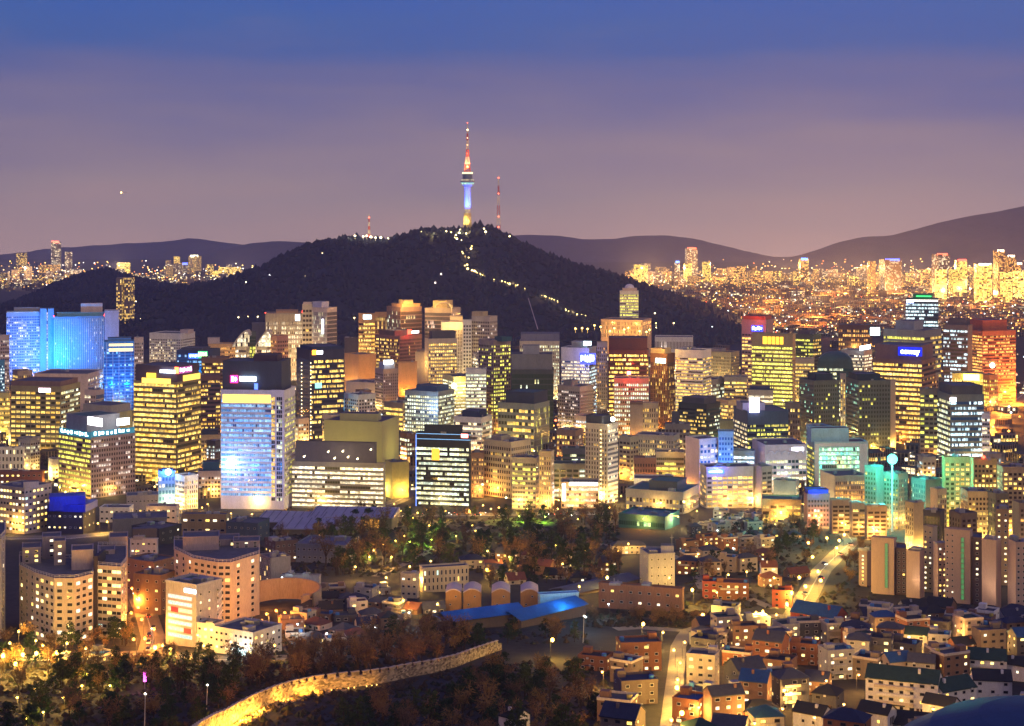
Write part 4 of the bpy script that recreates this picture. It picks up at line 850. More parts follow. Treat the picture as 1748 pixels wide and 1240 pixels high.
L1 = aptpoly('pale pink apartment block with a bent front, rooftop railing and stepped penthouses', [(33, Ya+26), (60, Ya+8), (93, Ya-4), (128, Ya-4), (159, Ya+6), (159, Ya+40), (33, Ya+50)], 986, 1096, Ya, AP, 9, [3, 4, 2, 3, 0, 0, 0], .3,
             [(38, 70, 936, Ya+32, 14, (.30, .26, .30), 3, 2, .3), (72, 104, 917, Ya+44, 12, (.30, .27, .33), 4, 1, .4), (92, 112, 925, Ya+28, 10, (.36, .30, .30), 3, 1, .8), (122, 159, 940, Ya+18, 14, (.42, .34, .36), 3, 0, 0)])
L2 = aptpoly('pale pink apartment wing with yellow windows joined behind the bent front block', [(167, Ya+12), (207, Ya+8), (216, Ya+24), (216, Ya+60), (167, Ya+60)], 968, 1096, Ya+10, AP, 10, [5, 3, 0, 0, 0], .28,
             [(170, 196, 940, Ya+40, 12, (.33, .28, .30), 2, 1, .2), (186, 218, 918, Ya+62, 14, (.36, .30, .30), -1, 0, 0)])
m = MB(); q0, q1 = G2(160, Ya+12), G2(166.5, Ya+12); m.prism([q0, q1, (q1[0], q1[1]+16), (q0[0], q0[1]+16)], gz(Ya)-2, P(0, 950, Ya+12).z); m.build('dark_gap_fill', mat((.06, .05, .06)), L1.o)  # fills the dark recess between the wings, its shade put into the colour
Yb = depth(1062)
R1 = aptpoly('stepped pink apartment block with angled front and many dark windows beside the teal windowed clinic', [(297, Yb+34), (330, Yb+10), (372, Yb), (394, Yb), (443, Yb+22), (443, Yb+50), (297, Yb+60)], 962, 1062, Yb, AP, 9, [3, 4, 2, 2, 0, 0, 0], .2,
             [(312, 374, 917, Yb+34, 16, (.30, .25, .30), 3, 0, 0), (362, 408, 922, Yb+46, 16, (.26, .23, .30), 3, 2, .15), (398, 443, 925, Yb+40, 14, (.34, .28, .30), 3, 3, .1)])
Yl = depth(1090)
aptpoly('sliver of a blue grey apartment block at the very edge beside the trees', [(-30, Yl), (2, Yl), (9, Yl+12), (9, Yl+40), (-30, Yl+40)], 920, 1090, Yl, (.33, .33, .38), 12, [2, 1, 0, 0, 0], .1)
# clinic with teal windows
Yc = depth(1106); B = Bld(); B.poly, B.dl, B.dr, B.w1, B.w2 = footprint(283, 335, 379, Yc); B.Y = Yc; z0, z1 = gz(Yc), P(0, 1002, Yc).z; B.z0, B.z1 = z0, z1
B.o = empty('clinic_building', (B.poly[0][0], B.poly[0][1]+6, z0), 'grey clinic building with teal lit strip windows, red posters and a white sign', 'clinic')
shell(B, B.poly, z0-3, z1, mat((.36, .35, .38)), ROOFT); parapet(B, B.poly, z1, 1.0, mat((.40, .40, .44)))
a, bb = Vector(B.poly[3]), Vector(B.poly[0]); d = bb-a; ln = d.length; d /= ln; nn = Vector((d.y, -d.x)); rz = math.atan2(d.y, d.x); off = ROOT[B.o.name]
for k in range(7):
    q = a+d*ln*.47; zz = z0+2.5+(z1-z0-7)*(k+.5)/7
    win(B.o, (q.x-off.x, q.y-off.y, zz-off.z), rz, ln*.80, 1.9, 1, FRM, 'strip_window', litpane([(.2, .8, .78), (.7, .95, .6), (.2, .8, .75), (.55, .95, .85), (.9, .95, .5), (.5, .95, .8), (.75, .95, .8)][k], .75))
for k, t in ((4, .30), (1, .72)):
    q = a+d*ln*t+nn*.2; zz = z0+2.5+(z1-z0-7)*(k+.5)/7; m = MB(); u = d*2.3
    m.prism([tuple(q-u), tuple(q+u), tuple(q+u-nn*.08), tuple(q-u-nn*.08)], zz-1.2, zz+1.1); m.build('poster', emis((.8, .03, .03), .8), B.o)
sign(B, 'F', 314, 334, 1006, 1013, (.9, 1, 1), 2.5, True, (1, 1, 1)); facade(B.o, B.poly[0], B.poly[1], z0+3, z1-2, 6, 3, 1.2, 1.2, .25)
for k in range(4):          # outside stair flights
    zz = z1-3-k*3.4; p0, p1 = Vector((*B.poly[1], 0)), Vector((*B.poly[0], 0)); dd = (p1-p0).normalized(); nn3 = Vector((dd.y, -dd.x, 0))*-1
    m = MB(); s0 = p0+dd*1+Vector((0, 0, zz)); e0 = p0+dd*4.5+Vector((0, 0, zz-3)); m.tube(s0+Vector((1.2, -.6, 0)), e0+Vector((1.2, -.6, 0)), .35, .35, 4); m.tube(e0+Vector((1.2, -.6, 0)), e0+Vector((1.2, -.6, 1.2)), .12, .12, 4); m.build('stair_flight', mat(WH), B.o)
units(B, z1, 3)
def near(xl, xc, xr, yt, yb, nf, cF, cS, wall, lit, label, name='building', cat='building', w=1.6, h=1.3, roof=None, k=2, crown=(), par=.8, group=None, lift=0):
    """a nearer building with separate windows"""
    B = Bld(); Yd = depth(yb); B.Y = Yd; B.poly, B.dl, B.dr, B.w1, B.w2 = footprint(xl, xc, xr, Yd); z0, z1 = gz(Yd), P(0, yt, Yd).z; B.z0, B.z1 = z0, z1
    cx = sum(p[0] for p in B.poly)/4; cy = sum(p[1] for p in B.poly)/4
    B.o = empty(name, (cx, cy, z0), label, cat, group)
    shell(B, B.poly, z0-4, z1, mat(wall), roof or ROOFM)
    if par: parapet(B, B.poly, z1, par, mat(wall), .35)
    if cF: facade(B.o, B.poly[3], B.poly[0], z0+.4, z1-.4, nf, cF, w, h, lit)
    if cS: facade(B.o, B.poly[0], B.poly[1], z0+.4, z1-.4, nf, cS, w, h, lit)
    for (x0, x1, y1, cw) in crown:
        pp = footprint(x0, x1, x1, Yd+6, 7)[0]; shell(B, pp, z1-.05, max(z1+1.5, P(0, y1, Yd+6).z), mat(cw), roof or ROOFM, 'penthouse')
    units(B, z1, k); FP.append(B.poly); return B
near(336, 366, 383, 1068, 1110, 3, 3, 2, (.42, .40, .42), .5, 'small annex with a few lit windows attached beside the grey clinic', 'annex', 'annex', k=1)
B = near(366, 432, 481, 1083, 1122, 3, 8, 5, (.55, .50, .46), .3, 'low cream terrace building with a blazing shop front under bare trees', 'shop_building', 'shop', k=4)
sign(B, 'F', 396, 420, 1108, 1120, (.65, .95, 1), 3, name='shop_front'); light('POINT', face_pt(B, 'F', 408, 1112, 5)[0], (.8, .95, 1), 2500, B.o, None, .5)
near(443, 462, 496, 955, 1000, 4, 5, 0, (.24, .22, .24), .2, 'grey building with vertical ribs and one bright lit window beside the pink block', w=1.0, h=2.6, k=3)
near(480, 545, 548, 985, 1005, 1, 4, 0, (.27, .26, .30), .3, 'long plain grey hall beyond the curved orange yard wall', 'hall', 'hall', k=3)
near(452, 470, 508, 927, 962, 3, 3, 4, (.15, .10, .09), .12, 'dark red brick building with a lit doorway among park trees', k=3)
near(505, 590, 612, 933, 962, 2, 9, 2, (.20, .22, .28), .15, 'long blue grey roofed building with a courtyard below the museum', k=4, roof=mat((.12, .13, .19), .7))
near(222, 268, 270, 922, 948, 2, 5, 0, (.55, .52, .52), .2, 'white house like block with a dark roof box between the apartment blocks', k=2, crown=[(226, 268, 902, DG)])
near(214, 262, 300, 962, 1018, 4, 4, 3, (.28, .17, .12), .3, 'brown brick building on the orange lit street between the apartment blocks', k=3)
near(228, 275, 300, 985, 1050, 4, 3, 3, (.20, .13, .10), .15, 'dark brown brick building halfway down the orange lit street', k=3)
near(-10, 42, 88, 835, 912, 7, 10, 7, (.50, .42, .32), .5, 'beige corner block with even rows of yellow windows beside the navy wrapped building', 'office_block', 'office block', w=2.3, h=1.9, crown=[(40, 66, 822, BE)])
near(-10, 72, 76, 806, 850, 4, 9, 0, (.24, .10, .07), .4, 'low red brown building with one orange lit row behind the beige corner block', w=2.2, h=1.6, k=3)
near(-10, 40, 42, 765, 815, 4, 8, 0, WH, .1, 'white slatted low block near dark trees at the city edge', w=1.6, h=4, k=2)
B = near(80, 142, 163, 872, 912, 2, 7, 3, (.03, .03, .05), .5, 'dark building whose top is wrapped in bright navy blue sheeting', k=0)
B2 = footprint(82, 145, 165, depth(912)-1)[0]; m = MB(); m.prism(offset_poly(B2, .5), B.z1-1, P(0, 862, depth(912)).z); m.build('sheeting', mat((.01, .03, .42), .45, .4), B.o)
B2 = footprint(84, 146, 147, depth(912)+4, 18)[0]; m = MB(); m.prism(B2, B.z1, P(0, 848, depth(912)).z); m.build('sheeting', mat((.01, .03, .42), .45, .4), B.o)
light('POINT', P(115, 850, depth(912)-16), (.1, .2, 1), 9000, B.o, None, 2)
near(170, 220, 228, 868, 892, 2, 6, 1, WH, .15, 'low white building with dark square windows below the corner tower', w=2, h=1.6)
near(216, 270, 270, 846, 880, 2, 8, 0, (.30, .28, .32), .1, 'long grey slate roofed hall next to the blue lit stair block', 'hall', 'hall', k=3)
near(250, 300, 306, 866, 902, 3, 6, 1, (.52, .44, .42), .2, 'pinkish arched entrance building in front of the small zigzag white block', w=2, h=1.6)
near(192, 285, 285, 885, 915, 1, 0, 0, (.20, .20, .21), 0, 'long grey low roofed shed without windows near a lone star bright lamp', 'shed', 'shed', k=3)
near(225, 272, 310, 905, 930, 2, 0, 3, (.05, .05, .06), .3, 'black walled low building with one column of small lamps', k=2)
near(310, 386, 392, 880, 915, 2, 6, 1, (.36, .26, .14), .5, 'low tan building with a dark flat roof and golden lit storey beside the square', w=3, h=1.8, k=3)
near(386, 440, 460, 895, 925, 2, 5, 2, (.06, .09, .15), .1, 'dark blue roofed low building at the park edge', k=3)
# theatre: a big blank olive box with an upper box
Yt = depth(812); B = Bld(); B.Y = Yt; B.poly, B.dl, B.dr, B.w1, B.w2 = footprint(553, 652, 681, Yt); z0, z1 = gz(Yt), P(0, 722, Yt).z; B.z0, B.z1 = z0, z1
B.o = empty('theatre', (B.poly[0][0], B.poly[0][1]+20, z0), 'huge blank olive walled theatre box with a smaller box on top', 'theatre')
OLM = (.50, .46, .20); shell(B, B.poly, z0-3, z1, mat(OLM, .8, .1), mat((.10, .08, .10))); parapet(B, B.poly, z1, 1, mat(OLM, .8, .1))
pp = footprint(580, 645, 651, Yt+14)[0]; shell(B, pp, z1-.05, P(0, 707, Yt+14).z, mat(OLM, .8, .1), mat((.10, .08, .10)), 'fly_tower'); wash(B, 'F', (1, .84, .26), 1.1, .3, .5, .8, 2); wash(B, 'S', (1, .86, .3), 1.3, .3, .5)
B = b(498, 655, 658, 794, 870, 8.4, 'band W .88 olive 1.7', None, (.28, .26, .22), 'wide office block of stacked glowing strips with a planted roof terrace', 'office_block', 'office block', crown=[(503, 644, 758, (.10, .09, .11))], k=6, top=4)
for x, y in ((560, 772), (585, 771), (519, 780), (571, 783), (594, 781), (610, 784), (633, 768)):
    p = P(x, y, B.Y-4); m = MB(); m.octa(p, .9); m.tube((p.x, p.y, p.z), (p.x, p.y+9, p.z), .15); m.build('terrace_lamp', emis((1, .85, .5), 6), B.o)
light('POINT', P(580, 779, B.Y-10), (1, .75, .4), 4000, B.o, None, 1)
B = b(657, 669, 698, 792, 852, 9, None, None, OLM, 'curved olive wall block glowing from below beside the stacked strip office', 'annex', 'annex', k=1); wash(B, 'S', (1, .76, .16), 1.1, .05, .5); wash(B, 'F', (1, .76, .16), .8, .05, .5)
B = b(710, 801, 804, 742, 866, 8.3, 'band K .86 black 1.6', None, (.03, .035, .045), 'black glass office block edged with thin blue light and a red lit sign', 'office_block', 'office block', crown=[(724, 790, 729, (.03, .04, .06))], top=22, k=1)
sign(B, 'F', 787, 799, 741, 748, (1, .25, .2), 3, True); sign(B, 'F', 737, 750, 766, 786, (1, .5, .05), 1.2, name='lit_panel')
for y in (741, 750): sign(B, 'F', 710, 803, y, y+.8, (.2, .45, .8), 1.2, name='edge_light')
sign(B, 'F', 709.6, 710.8, 742, 866, (.15, .3, 1), 1.6, name='edge_light')
b(775, 822, 840, 715, 785, 7.6, 'band W .75 brown 1.6', 'band K .5 grey', WH, 'white block of long lit strips with a navy roof room behind the black glass office', k=3, crown=[(790, 830, 704, NV)], roof=ROOFM)
b(804, 826, 826, 775, 850, 8, 'slit O .5 brown', None, (.28, .15, .10), 'brown slab with a single column of orange windows next to the black glass office', k=1)
# museum: long lilac roofs over an orange lit glass hall
Ym = depth(908); o = empty('museum', (*G2(560, Ym), gz(Ym)), 'low museum with long pale lilac roofs over an orange lit glass hall', 'museum')
LR = mat((.30, .29, .40), .5, .2)
for x0, x1, yt, dY, hh in ((530, 668, 876, 10, 5.5), (440, 545, 884, 0, 5), (470, 600, 896, -22, 4)):
    a, bb = G2(x0, Ym+dY), G2(x1, Ym+dY-4); zt = P(0, yt+6, Ym+dY).z
    m = MB(); q = [a, bb, (bb[0]+3, bb[1]+24), (a[0]+3, a[1]+26)]; m.prism(offset_poly(q, 1.5), zt-.7, zt, z1s=[zt, zt, zt+3.2, zt+3.2]); m.build('roof', LR, o)
    for k in range(9):
        t = k/8; u, v = Vector(a)+(Vector(bb)-Vector(a))*t, Vector(q[3])+(Vector(q[2])-Vector(q[3]))*t; m = MB(); m.tube((*u, zt+.1), (*v, zt+3.3), .35, .35, 4); m.build('roof_rib', mat((.16, .16, .22)), o)
    m = MB(); m.prism(q, gz(Ym)-2, zt-.72); m.build('wall', mat((.16, .14, .14)), o)
a, bb = Vector(G2(562, Ym+9)), Vector(G2(648, Ym+6))
for k in range(8):
    q = a+(bb-a)*(k+.5)/8; win(o, (q.x-o.location.x, q.y-.3-o.location.y, P(0, 893, Ym+9).z-o.location.z), math.atan2(bb.y-a.y, bb.x-a.x), 4.2, 6.2, 1, FRMD, 'glass_panel', litpane((1, .42, .05), 1.1))
# ---------------------------------------------------------------- apartments on the right
def slab(label, parts, nm='apartment_slab', group='slab blocks on the right slope'):
    """parts: (xl, xc, xr, ytop, yfoot, wall, floors, colsF, colsS, lit)"""
    o = None
    for q in parts:
        xl, xc, xr, yt, yb, wall, nf, cF, cS, lit = q; Yd = depth(yb); B = Bld(); B.poly, B.dl, B.dr, B.w1, B.w2 = footprint(xl, xc, xr, Yd); z0, z1 = gz(Yd), P(0, yt, Yd).z
        if o is None: o = empty(nm, (*B.poly[0], z0), label, 'apartment block', group)
        B.o = o; shell(B, B.poly, z0-6, z1, mat(wall, .8, .12), ROOFM); parapet(B, B.poly, z1, .7, mat(wall), .35)
        if cF: facade(o, B.poly[3], B.poly[0], z0+.6, z1-1, nf, cF, 1.3, 1.2, lit)
        if cS: facade(o, B.poly[0], B.poly[1], z0+.6, z1-1, nf, cS, 1.3, 1.2, lit)
    B.z0, B.z1 = z0, z1; wash(B, 'F', (1, .66, .42), .55, .15, .5); units(B, z1, 2); return B  # wash here is an added peach fill warming the slab walls
SP = (.52, .38, .30); SD = (.16, .12, .11)
def greens(B, x, y0, y1, n):
    for k in range(n):
        p = face_pt(B, 'F', x, y0+(y1-y0)*k/(n-1), .3)[0]; off = ROOT[B.o.name]
        win(B.o, p-off, math.atan2(-B.dl.y, -B.dl.x), 1.7, 2.5, 1, FRMD, 'stair_window', litpane((.12, .6, .2), .3))
B = slab('pink slab block with a green lit stair strip and blank cream end wall behind the dark roofs', [(1487, 1526, 1530, 922, 1016, SP, 10, 0, 0, 0), (1530, 1547, 1547, 938, 1016, SD, 10, 2, 0, .15), (1547, 1570, 1578, 944, 1022, (.60, .44, .32), 10, 0, 0, 0)])
Bg = Bld(); Bg.o = B.o; Bg.poly, Bg.dl, Bg.dr, _, _ = footprint(1487, 1526, 1530, depth(1016)); greens(Bg, 1513, 932, 1000, 10)
Bg.poly, Bg.dl, Bg.dr, _, _ = footprint(1530, 1547, 1547, depth(1016)); 
B = slab('narrow dark slab with a lit window column beside the bright road', [(1466, 1480, 1487, 944, 1002, (.30, .22, .20), 8, 1, 0, .8)])
B = slab('tall cream slab with a yellow window column rising between two pink slabs', [(1576, 1592, 1600, 902, 1012, (.45, .38, .27), 12, 2, 0, .35), (1593, 1601, 1616, 930, 1024, SP, 10, 0, 2, .35)])
B = slab('pink slab block with a green stair strip and a broad cream end wall', [(1613, 1656, 1660, 908, 1032, SP, 12, 0, 0, 0), (1660, 1676, 1676, 920, 1032, SD, 12, 1, 0, .2), (1676, 1700, 1709, 925, 1040, (.60, .44, .32), 12, 0, 0, 0)])
Bg = Bld(); Bg.o = B.o; Bg.poly, Bg.dl, Bg.dr, _, _ = footprint(1613, 1656, 1660, depth(1032)); greens(Bg, 1643, 922, 1020, 12); facade(B.o, Vector(Bg.poly[3]), Vector(Bg.poly[3])+(Vector(Bg.poly[0])-Vector(Bg.poly[3]))*.4, gz(depth(1032))+1, P(0, 912, depth(1032)).z, 12, 2, 1.0, 1.0, .05)
B = slab('cream slab block with dark holed side cut off by the picture edge', [(1720, 1734, 1762, 928, 1044, (.55, .40, .30), 11, 0, 3, .05)])
B = slab('thin brown slab with yellow windows in the gap behind the broad cream end wall', [(1700, 1722, 1722, 872, 1000, (.36, .25, .14), 13, 2, 0, .45)])
for xl, xc, xr, yt, yb, wall, F_, S_, lab, gl in (
    (1476, 1496, 1508, 800, 905, (.18, .17, .14), 'grid Y .25 olive', None, 'dim green lit apartment block under the dazzling teal floodlight', 1),
    (1508, 1534, 1550, 812, 905, (.24, .20, .16), 'grid Y .2 olive', 'slit T .1 teal', 'brownish apartment block just behind the pole of the teal floodlight', 1),
    (1552, 1580, 1606, 822, 905, (.16, .18, .17), 'slit K .05 teal', None, 'unlit teal shaded apartment block with a cream end wall', 1),
    (1608, 1612, 1657, 783, 905, (.50, .38, .16), None, 'grid Y .55 olive 1.8', 'golden brown apartment tower with rows of paired yellow windows beside a dark stair', 0),
    (1657, 1662, 1702, 786, 915, (.46, .34, .16), None, 'grid Y .55 brown 1.8', 'golden brown apartment tower with yellow window columns under a red roof lamp', 0),
    (1702, 1712, 1762, 800, 925, (.40, .29, .18), 'slit Y .3 brown', 'grid Y .5 brown 1.8', 'brown apartment tower by the picture edge with a few glowing windows', 0),
    (1686, 1700, 1722, 846, 950, (.20, .17, .13), 'slit G .1 green', 'grid Y .3 brown', 'dark apartment slab stepping down before the golden brown towers', 0),
    (1728, 1740, 1765, 862, 965, (.22, .16, .14), None, 'grid O .25 brown', 'dark apartment slab at the picture edge with few lit holes', 0),
    (1576, 1606, 1612, 876, 985, (.07, .07, .09), 'slit G .05 green .8', None, 'almost black apartment slab with no lit windows in the middle of the estate', 0),
    (1620, 1640, 1668, 880, 985, (.20, .15, .13), 'slit Y .05 brown', 'grid Y .15 brown', 'dim apartment slab directly behind the green striped pink slab', 0)):
    B = b(xl, xc, xr, yt, yb, 8.2, F_, S_, wall, lab, 'apartment_tower', 'apartment tower', k=2, group='estate towers behind the slab blocks')
m = MB(); p = P(1679, 781, depth(915)-2); m.octa(p, 1.4); m.build('red_lamp', emis((1, .05, .02), 9), [q for q in C.objects if q.get('label', '').endswith('under a red roof lamp')][0])
for xl, xc, xr, yt, yb, wall, F_, S_, lab in (
    (1545, 1560, 1578, 862, 955, (.40, .32, .22), 'slit Y .3 brown', None, 'tan apartment slab peeping between the teal shaded block and the pink slab block'),
    (1640, 1652, 1690, 842, 940, (.44, .33, .20), 'slit Y .2 brown', 'grid Y .4 brown 1.7', 'tan apartment slab below the golden brown tower with paired yellow windows'),
    (1588, 1600, 1616, 838, 930, (.50, .42, .32), None, 'slit Y .2 brown', 'slender cream slab rising left of the golden brown towers'),
    (1750, 1752, 1790, 800, 960, (.4, .3, .2), None, 'grid Y .4 brown', 'apartment slab sliced by the picture edge')):
    b(xl, xc, xr, yt, yb, 8.2, F_, S_, wall, lab, 'apartment_tower', 'apartment tower', k=2, group='estate towers behind the slab blocks')
# teal floodlight on its pole
Yf = depth(905)-12; p = P(1523, 784, Yf); zf = gz(Yf)
o = empty('floodlight_mast', (p.x, p.y, zf), 'tall pole carrying one dazzling teal white floodlight', 'floodlight')
m = MB(); m.tube((p.x, p.y, zf-1), (p.x, p.y, p.z-1), .9, .6, 8); m.build('pole', mat((.5, .5, .52)), o)
m = MB(); m.lathe((p.x, p.y, p.z), [(.5, -2.4), (2.2, -1.4), (2.5, -.2)], 12); m.build('reflector', METAL, o)
m = MB(); m.ball((p.x, p.y-.5, p.z), 3.8, 0, 12); m.build('lamp', emis((.16, 1, .82), 2.2, True), o)
light('POINT', (p.x-8, p.y-14, p.z+2), (.03, .95, .76), 260000, o, None, 3)
# lower blocks filling the gaps of the office quarter
MIDL = [(285, 740, 'the broad amber glass tower'), (440, 770, 'the tall striped tower'), (545, 680, 'the slim dark glass tower'), (615, 765, 'the blank olive theatre'), (757, 800, 'the black glass office'), (732, 710, 'the concrete grid block'), (845, 660, 'the dotted tower'), (909, 690, 'the dark mirror block'), (890, 735, 'the square shouldered block'), (985, 690, 'the lilac dotted block'),
  (1027, 790, 'the tall plain tower'), (1073, 660, 'the dark maroon block'), (1130, 670, 'the golden topped tower'), (1183, 670, 'the pale curved block'), (1190, 730, 'the small dark glass block'), (1320, 640, 'the large ornate block'), (1300, 750, 'the dark blue topped block'), (1425, 660, 'the domed glass block'), (1398, 710, 'the teal sided tower'), (1482, 710, 'the dark green tower'), (1535, 680, 'the blue lettered sign'), (1640, 740, 'the deep blue glass tower'), (1685, 620, 'the orange red block'), (165, 790, 'the corner tower'), (75, 720, 'the broad yellow windowed block'), (205, 630, 'the slim blue glass tower')]
MUSED = set()
def midlabel(base, x, y):
    for q in sorted(MIDL, key=lambda q: (q[0]-x)**2+(q[1]-y)**2)[:6]:
        dx, dy = x-q[0], y-q[1]; l = base+(' in front of ' if abs(dx) < 22 and dy > 0 else ' behind ' if abs(dx) < 22 else ' right of ' if dx > 0 else ' left of ')+q[2]
        if l not in MUSED: MUSED.add(l); return l
    return base
def clear(poly):
    c = sum((Vector(p) for p in poly), Vector((0, 0)))/4; pts = [Vector(p) for p in poly]+[c]
    for f in FP:
        n = len(f)
        if any(all((Vector(f[(i+1) % n])-Vector(f[i])).cross(q-Vector(f[i])) > -4 for i in range(n)) for q in pts): return False
        g = [Vector(p) for p in f]
        if any(all((pts[(i+1) % 4]-pts[i]).cross(q-pts[i]) > -4 for i in range(4)) for q in g): return False
    return True
CN = {'cream': BE, 'tan': TN, 'grey': GR, 'stone grey': ST, 'white': WH, 'brown': BR, 'pinkish': PK, 'dark': DG}
done = 0
for t in range(900):
    if done >= 46: break
    x, y = R.uniform(5, 1720), R.uniform(640, 842); wd = R.uniform(18, 38); h = R.uniform(26, 62); c = R.choice(list(CN)); f = R.choice((.2, .35, .6)); pl = footprint(x-wd*f, x+wd*f*.2, x+wd*.7, depth(y))[0]
    if not clear(pl): continue
    done += 1; st = R.choice(('grid', 'band', 'wide', 'slit')); pal = R.choice('YYWGKC'); lit = R.choice((.3, .5, .75))
    b(x-wd*f, x+wd*f*.2, x+wd*.7, y-h, y, R.uniform(5.5, 8), f'{st} {pal} {lit} {R.choice(("olive", "brown", "teal", "grey"))} 1.6', f'{R.choice(("grid", "slit"))} {pal} {lit*.6:.2f} brown 1.5', CN[c], midlabel(f'{"low" if h < 40 else "mid height"} {c} block of {dict(grid="square", band="strip", wide="broad", slit="narrow")[st]} windows', x, y-h/2), 'office_block', 'office block', k=2)
print('infill', done)
# ---------------------------------------------------------------- roads
ROADM = mat((.16, .13, .09), .7, .3, .2, streak=False); PAVE = mat((.24, .21, .17), .8, .25, .3, streak=False); LINEM = mat((.75, .72, .6), .6, .1)
def road(pts, wid, name='road', m=None, up=.25, lines=True):
    v = [Vector((*G2(x, depth(y)), 0)) for x, y in pts]; L_ = []
    for a, c in zip(v, v[1:]):
        n = max(1, int((c-a).length/12))
        L_ += [a+(c-a)*k/n for k in range(n)]
    L_.append(v[-1]); q = MB(); lm = MB(); E = []
    for i, p in enumerate(L_):
        d = (L_[min(i+1, len(L_)-1)]-L_[max(0, i-1)]).normalized(); s = Vector((-d.y, d.x, 0))*wid/2; E.append((p, s))
    z = lambda p: gz(p.y)+up
    for (p, s), (p2, s2) in zip(E, E[1:]):
        q.face([(*(p-s).xy, z(p)), (*(p+s).xy, z(p)), (*(p2+s2).xy, z(p2)), (*(p2-s2).xy, z(p2))])
        if lines:
            for t in (-.03, .03): lm.face([(*(p+s*(t-.014)).xy, z(p)+.03), (*(p+s*(t+.014)).xy, z(p)+.03), (*(p2+s2*(t+.014)).xy, z(p2)+.03), (*(p2+s2*(t-.014)).xy, z(p2)+.03)])
    o = q.build(name, m or ROADM); o['kind'] = 'structure'
    if lines: l = lm.build('road_marking', LINEM); l['kind'] = 'structure'
    return o
road([(-60, 1128), (40, 1127), (100, 1124), (160, 1120), (250, 1118), (300, 1122), (390, 1128), (490, 1126)], 13)
road([(255, 1119), (262, 1090), (250, 1050), (232, 1010), (222, 960), (226, 925), (205, 905)], 11)
road([(1350, 1062), (1380, 1015), (1402, 975), (1432, 945), (1455, 925), (1440, 905), (1380, 898)], 12)
road([(1140, 1260), (1148, 1200), (1155, 1140), (1158, 1105), (1172, 1078), (1090, 1072), (1050, 1075)], 7, 'lane', PAVE, lines=False)
road([(1172, 1078), (1240, 1060), (1330, 1052), (1356, 1058)], 7, 'lane', PAVE, lines=False)
road([(640, 985), (700, 960), (760, 925), (820, 900), (870, 885)], 5, 'path', PAVE, lines=False)
road([(1020, 930), (1120, 935), (1180, 965), (1200, 1005), (1260, 1015), (1320, 1040)], 6, 'lane', PAVE, lines=False)
road([(-100, 922), (120, 920), (300, 902), (480, 885), (700, 882), (1060, 878)], 24, 'road')
road([(600, 880), (690, 850), (706, 800)], 16, 'road')
for yy, a, c in ((800, 480, 1400), (745, 0, 1300), (690, 400, 1700)): road([(a, yy), ((a+c)/2, yy-4), (c, yy)], 20, 'road')
road([(1690, 800), (1700, 740), (1712, 700), (1748, 672)], 26, 'road'); road([(1660, 704), (1748, 690)], 20, 'road')
# ---------------------------------------------------------------- houses
USED = set(); HS = []
LM = [(1395, 1045, 'the red hall'), (1560, 1170, 'the white gallery house'), (1500, 1225, 'the slit windowed white gables'), (1152, 1160, 'the lamplit lane'), (1095, 1125, 'the wide brick flats'), (1690, 1150, 'the tall white house'),
      (1250, 1010, 'the red brick corner flats'), (1640, 1040, 'the slab blocks'), (1120, 980, 'the grey church'), (730, 1000, 'the long yellow school'), (850, 1035, 'the row of arched gables'), (600, 1080, 'the dark wood'), (480, 1035, 'the orange yard wall'),
      (900, 1055, 'the long blue roof'), (1420, 950, 'the bright road'), (1060, 935, 'the cream villa'), (1010, 1110, 'the pine wood'), (640, 1040, 'the pink roofed house'), (1340, 870, 'the grey stair block'), (1480, 1085, 'the middle of the hillside village'), (1260, 1130, 'the lower village terraces'), (1380, 1180, 'the lowest village rows')]
def wherelabel(base, x, y):
    c = sorted(LM, key=lambda q: (q[0]-x)**2+((q[1]-y)*1.6)**2)
    def rel(q):
        dx, dy = x-q[0], (y-q[1])*1.5
        return ('below' if dy > 0 else 'above') if abs(dy) > abs(dx) else ('right of' if dx > 0 else 'left of')
    for q in c[:3]:
        l = f'{base} {rel(q)} {q[2]}'
        if l not in USED and len(l.split()) <= 16: USED.add(l); return l
    for n in ('second', 'third', 'fourth', 'fifth', 'sixth', 'seventh', 'eighth'):
        for q in c[:2]:
            l = f'{base}, {n} {rel(q)} {q[2]}'
            if l not in USED and len(l.split()) <= 16: USED.add(l); return l
    return base
WN_ = {(.24, .19, .14): 'tan brown', (.34, .33, .32): 'off white', (.36, .30, .27): 'pinkish grey', WH: 'white', BE: 'cream', TN: 'tan', GR: 'grey', BR: 'brown brick', BK: 'red brown brick', PK: 'pinkish', RD: 'dark red brick', ST: 'stone grey', DG: 'charcoal', (.45, .40, .30): 'beige', (.17, .13, .12): 'dark brown'}
RC = {'green': (.025, .055, .045), 'blue': (.025, .08, .20), 'navy': (.025, .032, .07), 'teal': (.03, .09, .11), 'grey': (.075, .078, .088), 'black': (.025, .027, .03), 'rust': (.16, .06, .04)}
TANK = mat((.05, .2, .5), .4); TANKY = mat((.5, .42, .1), .5)
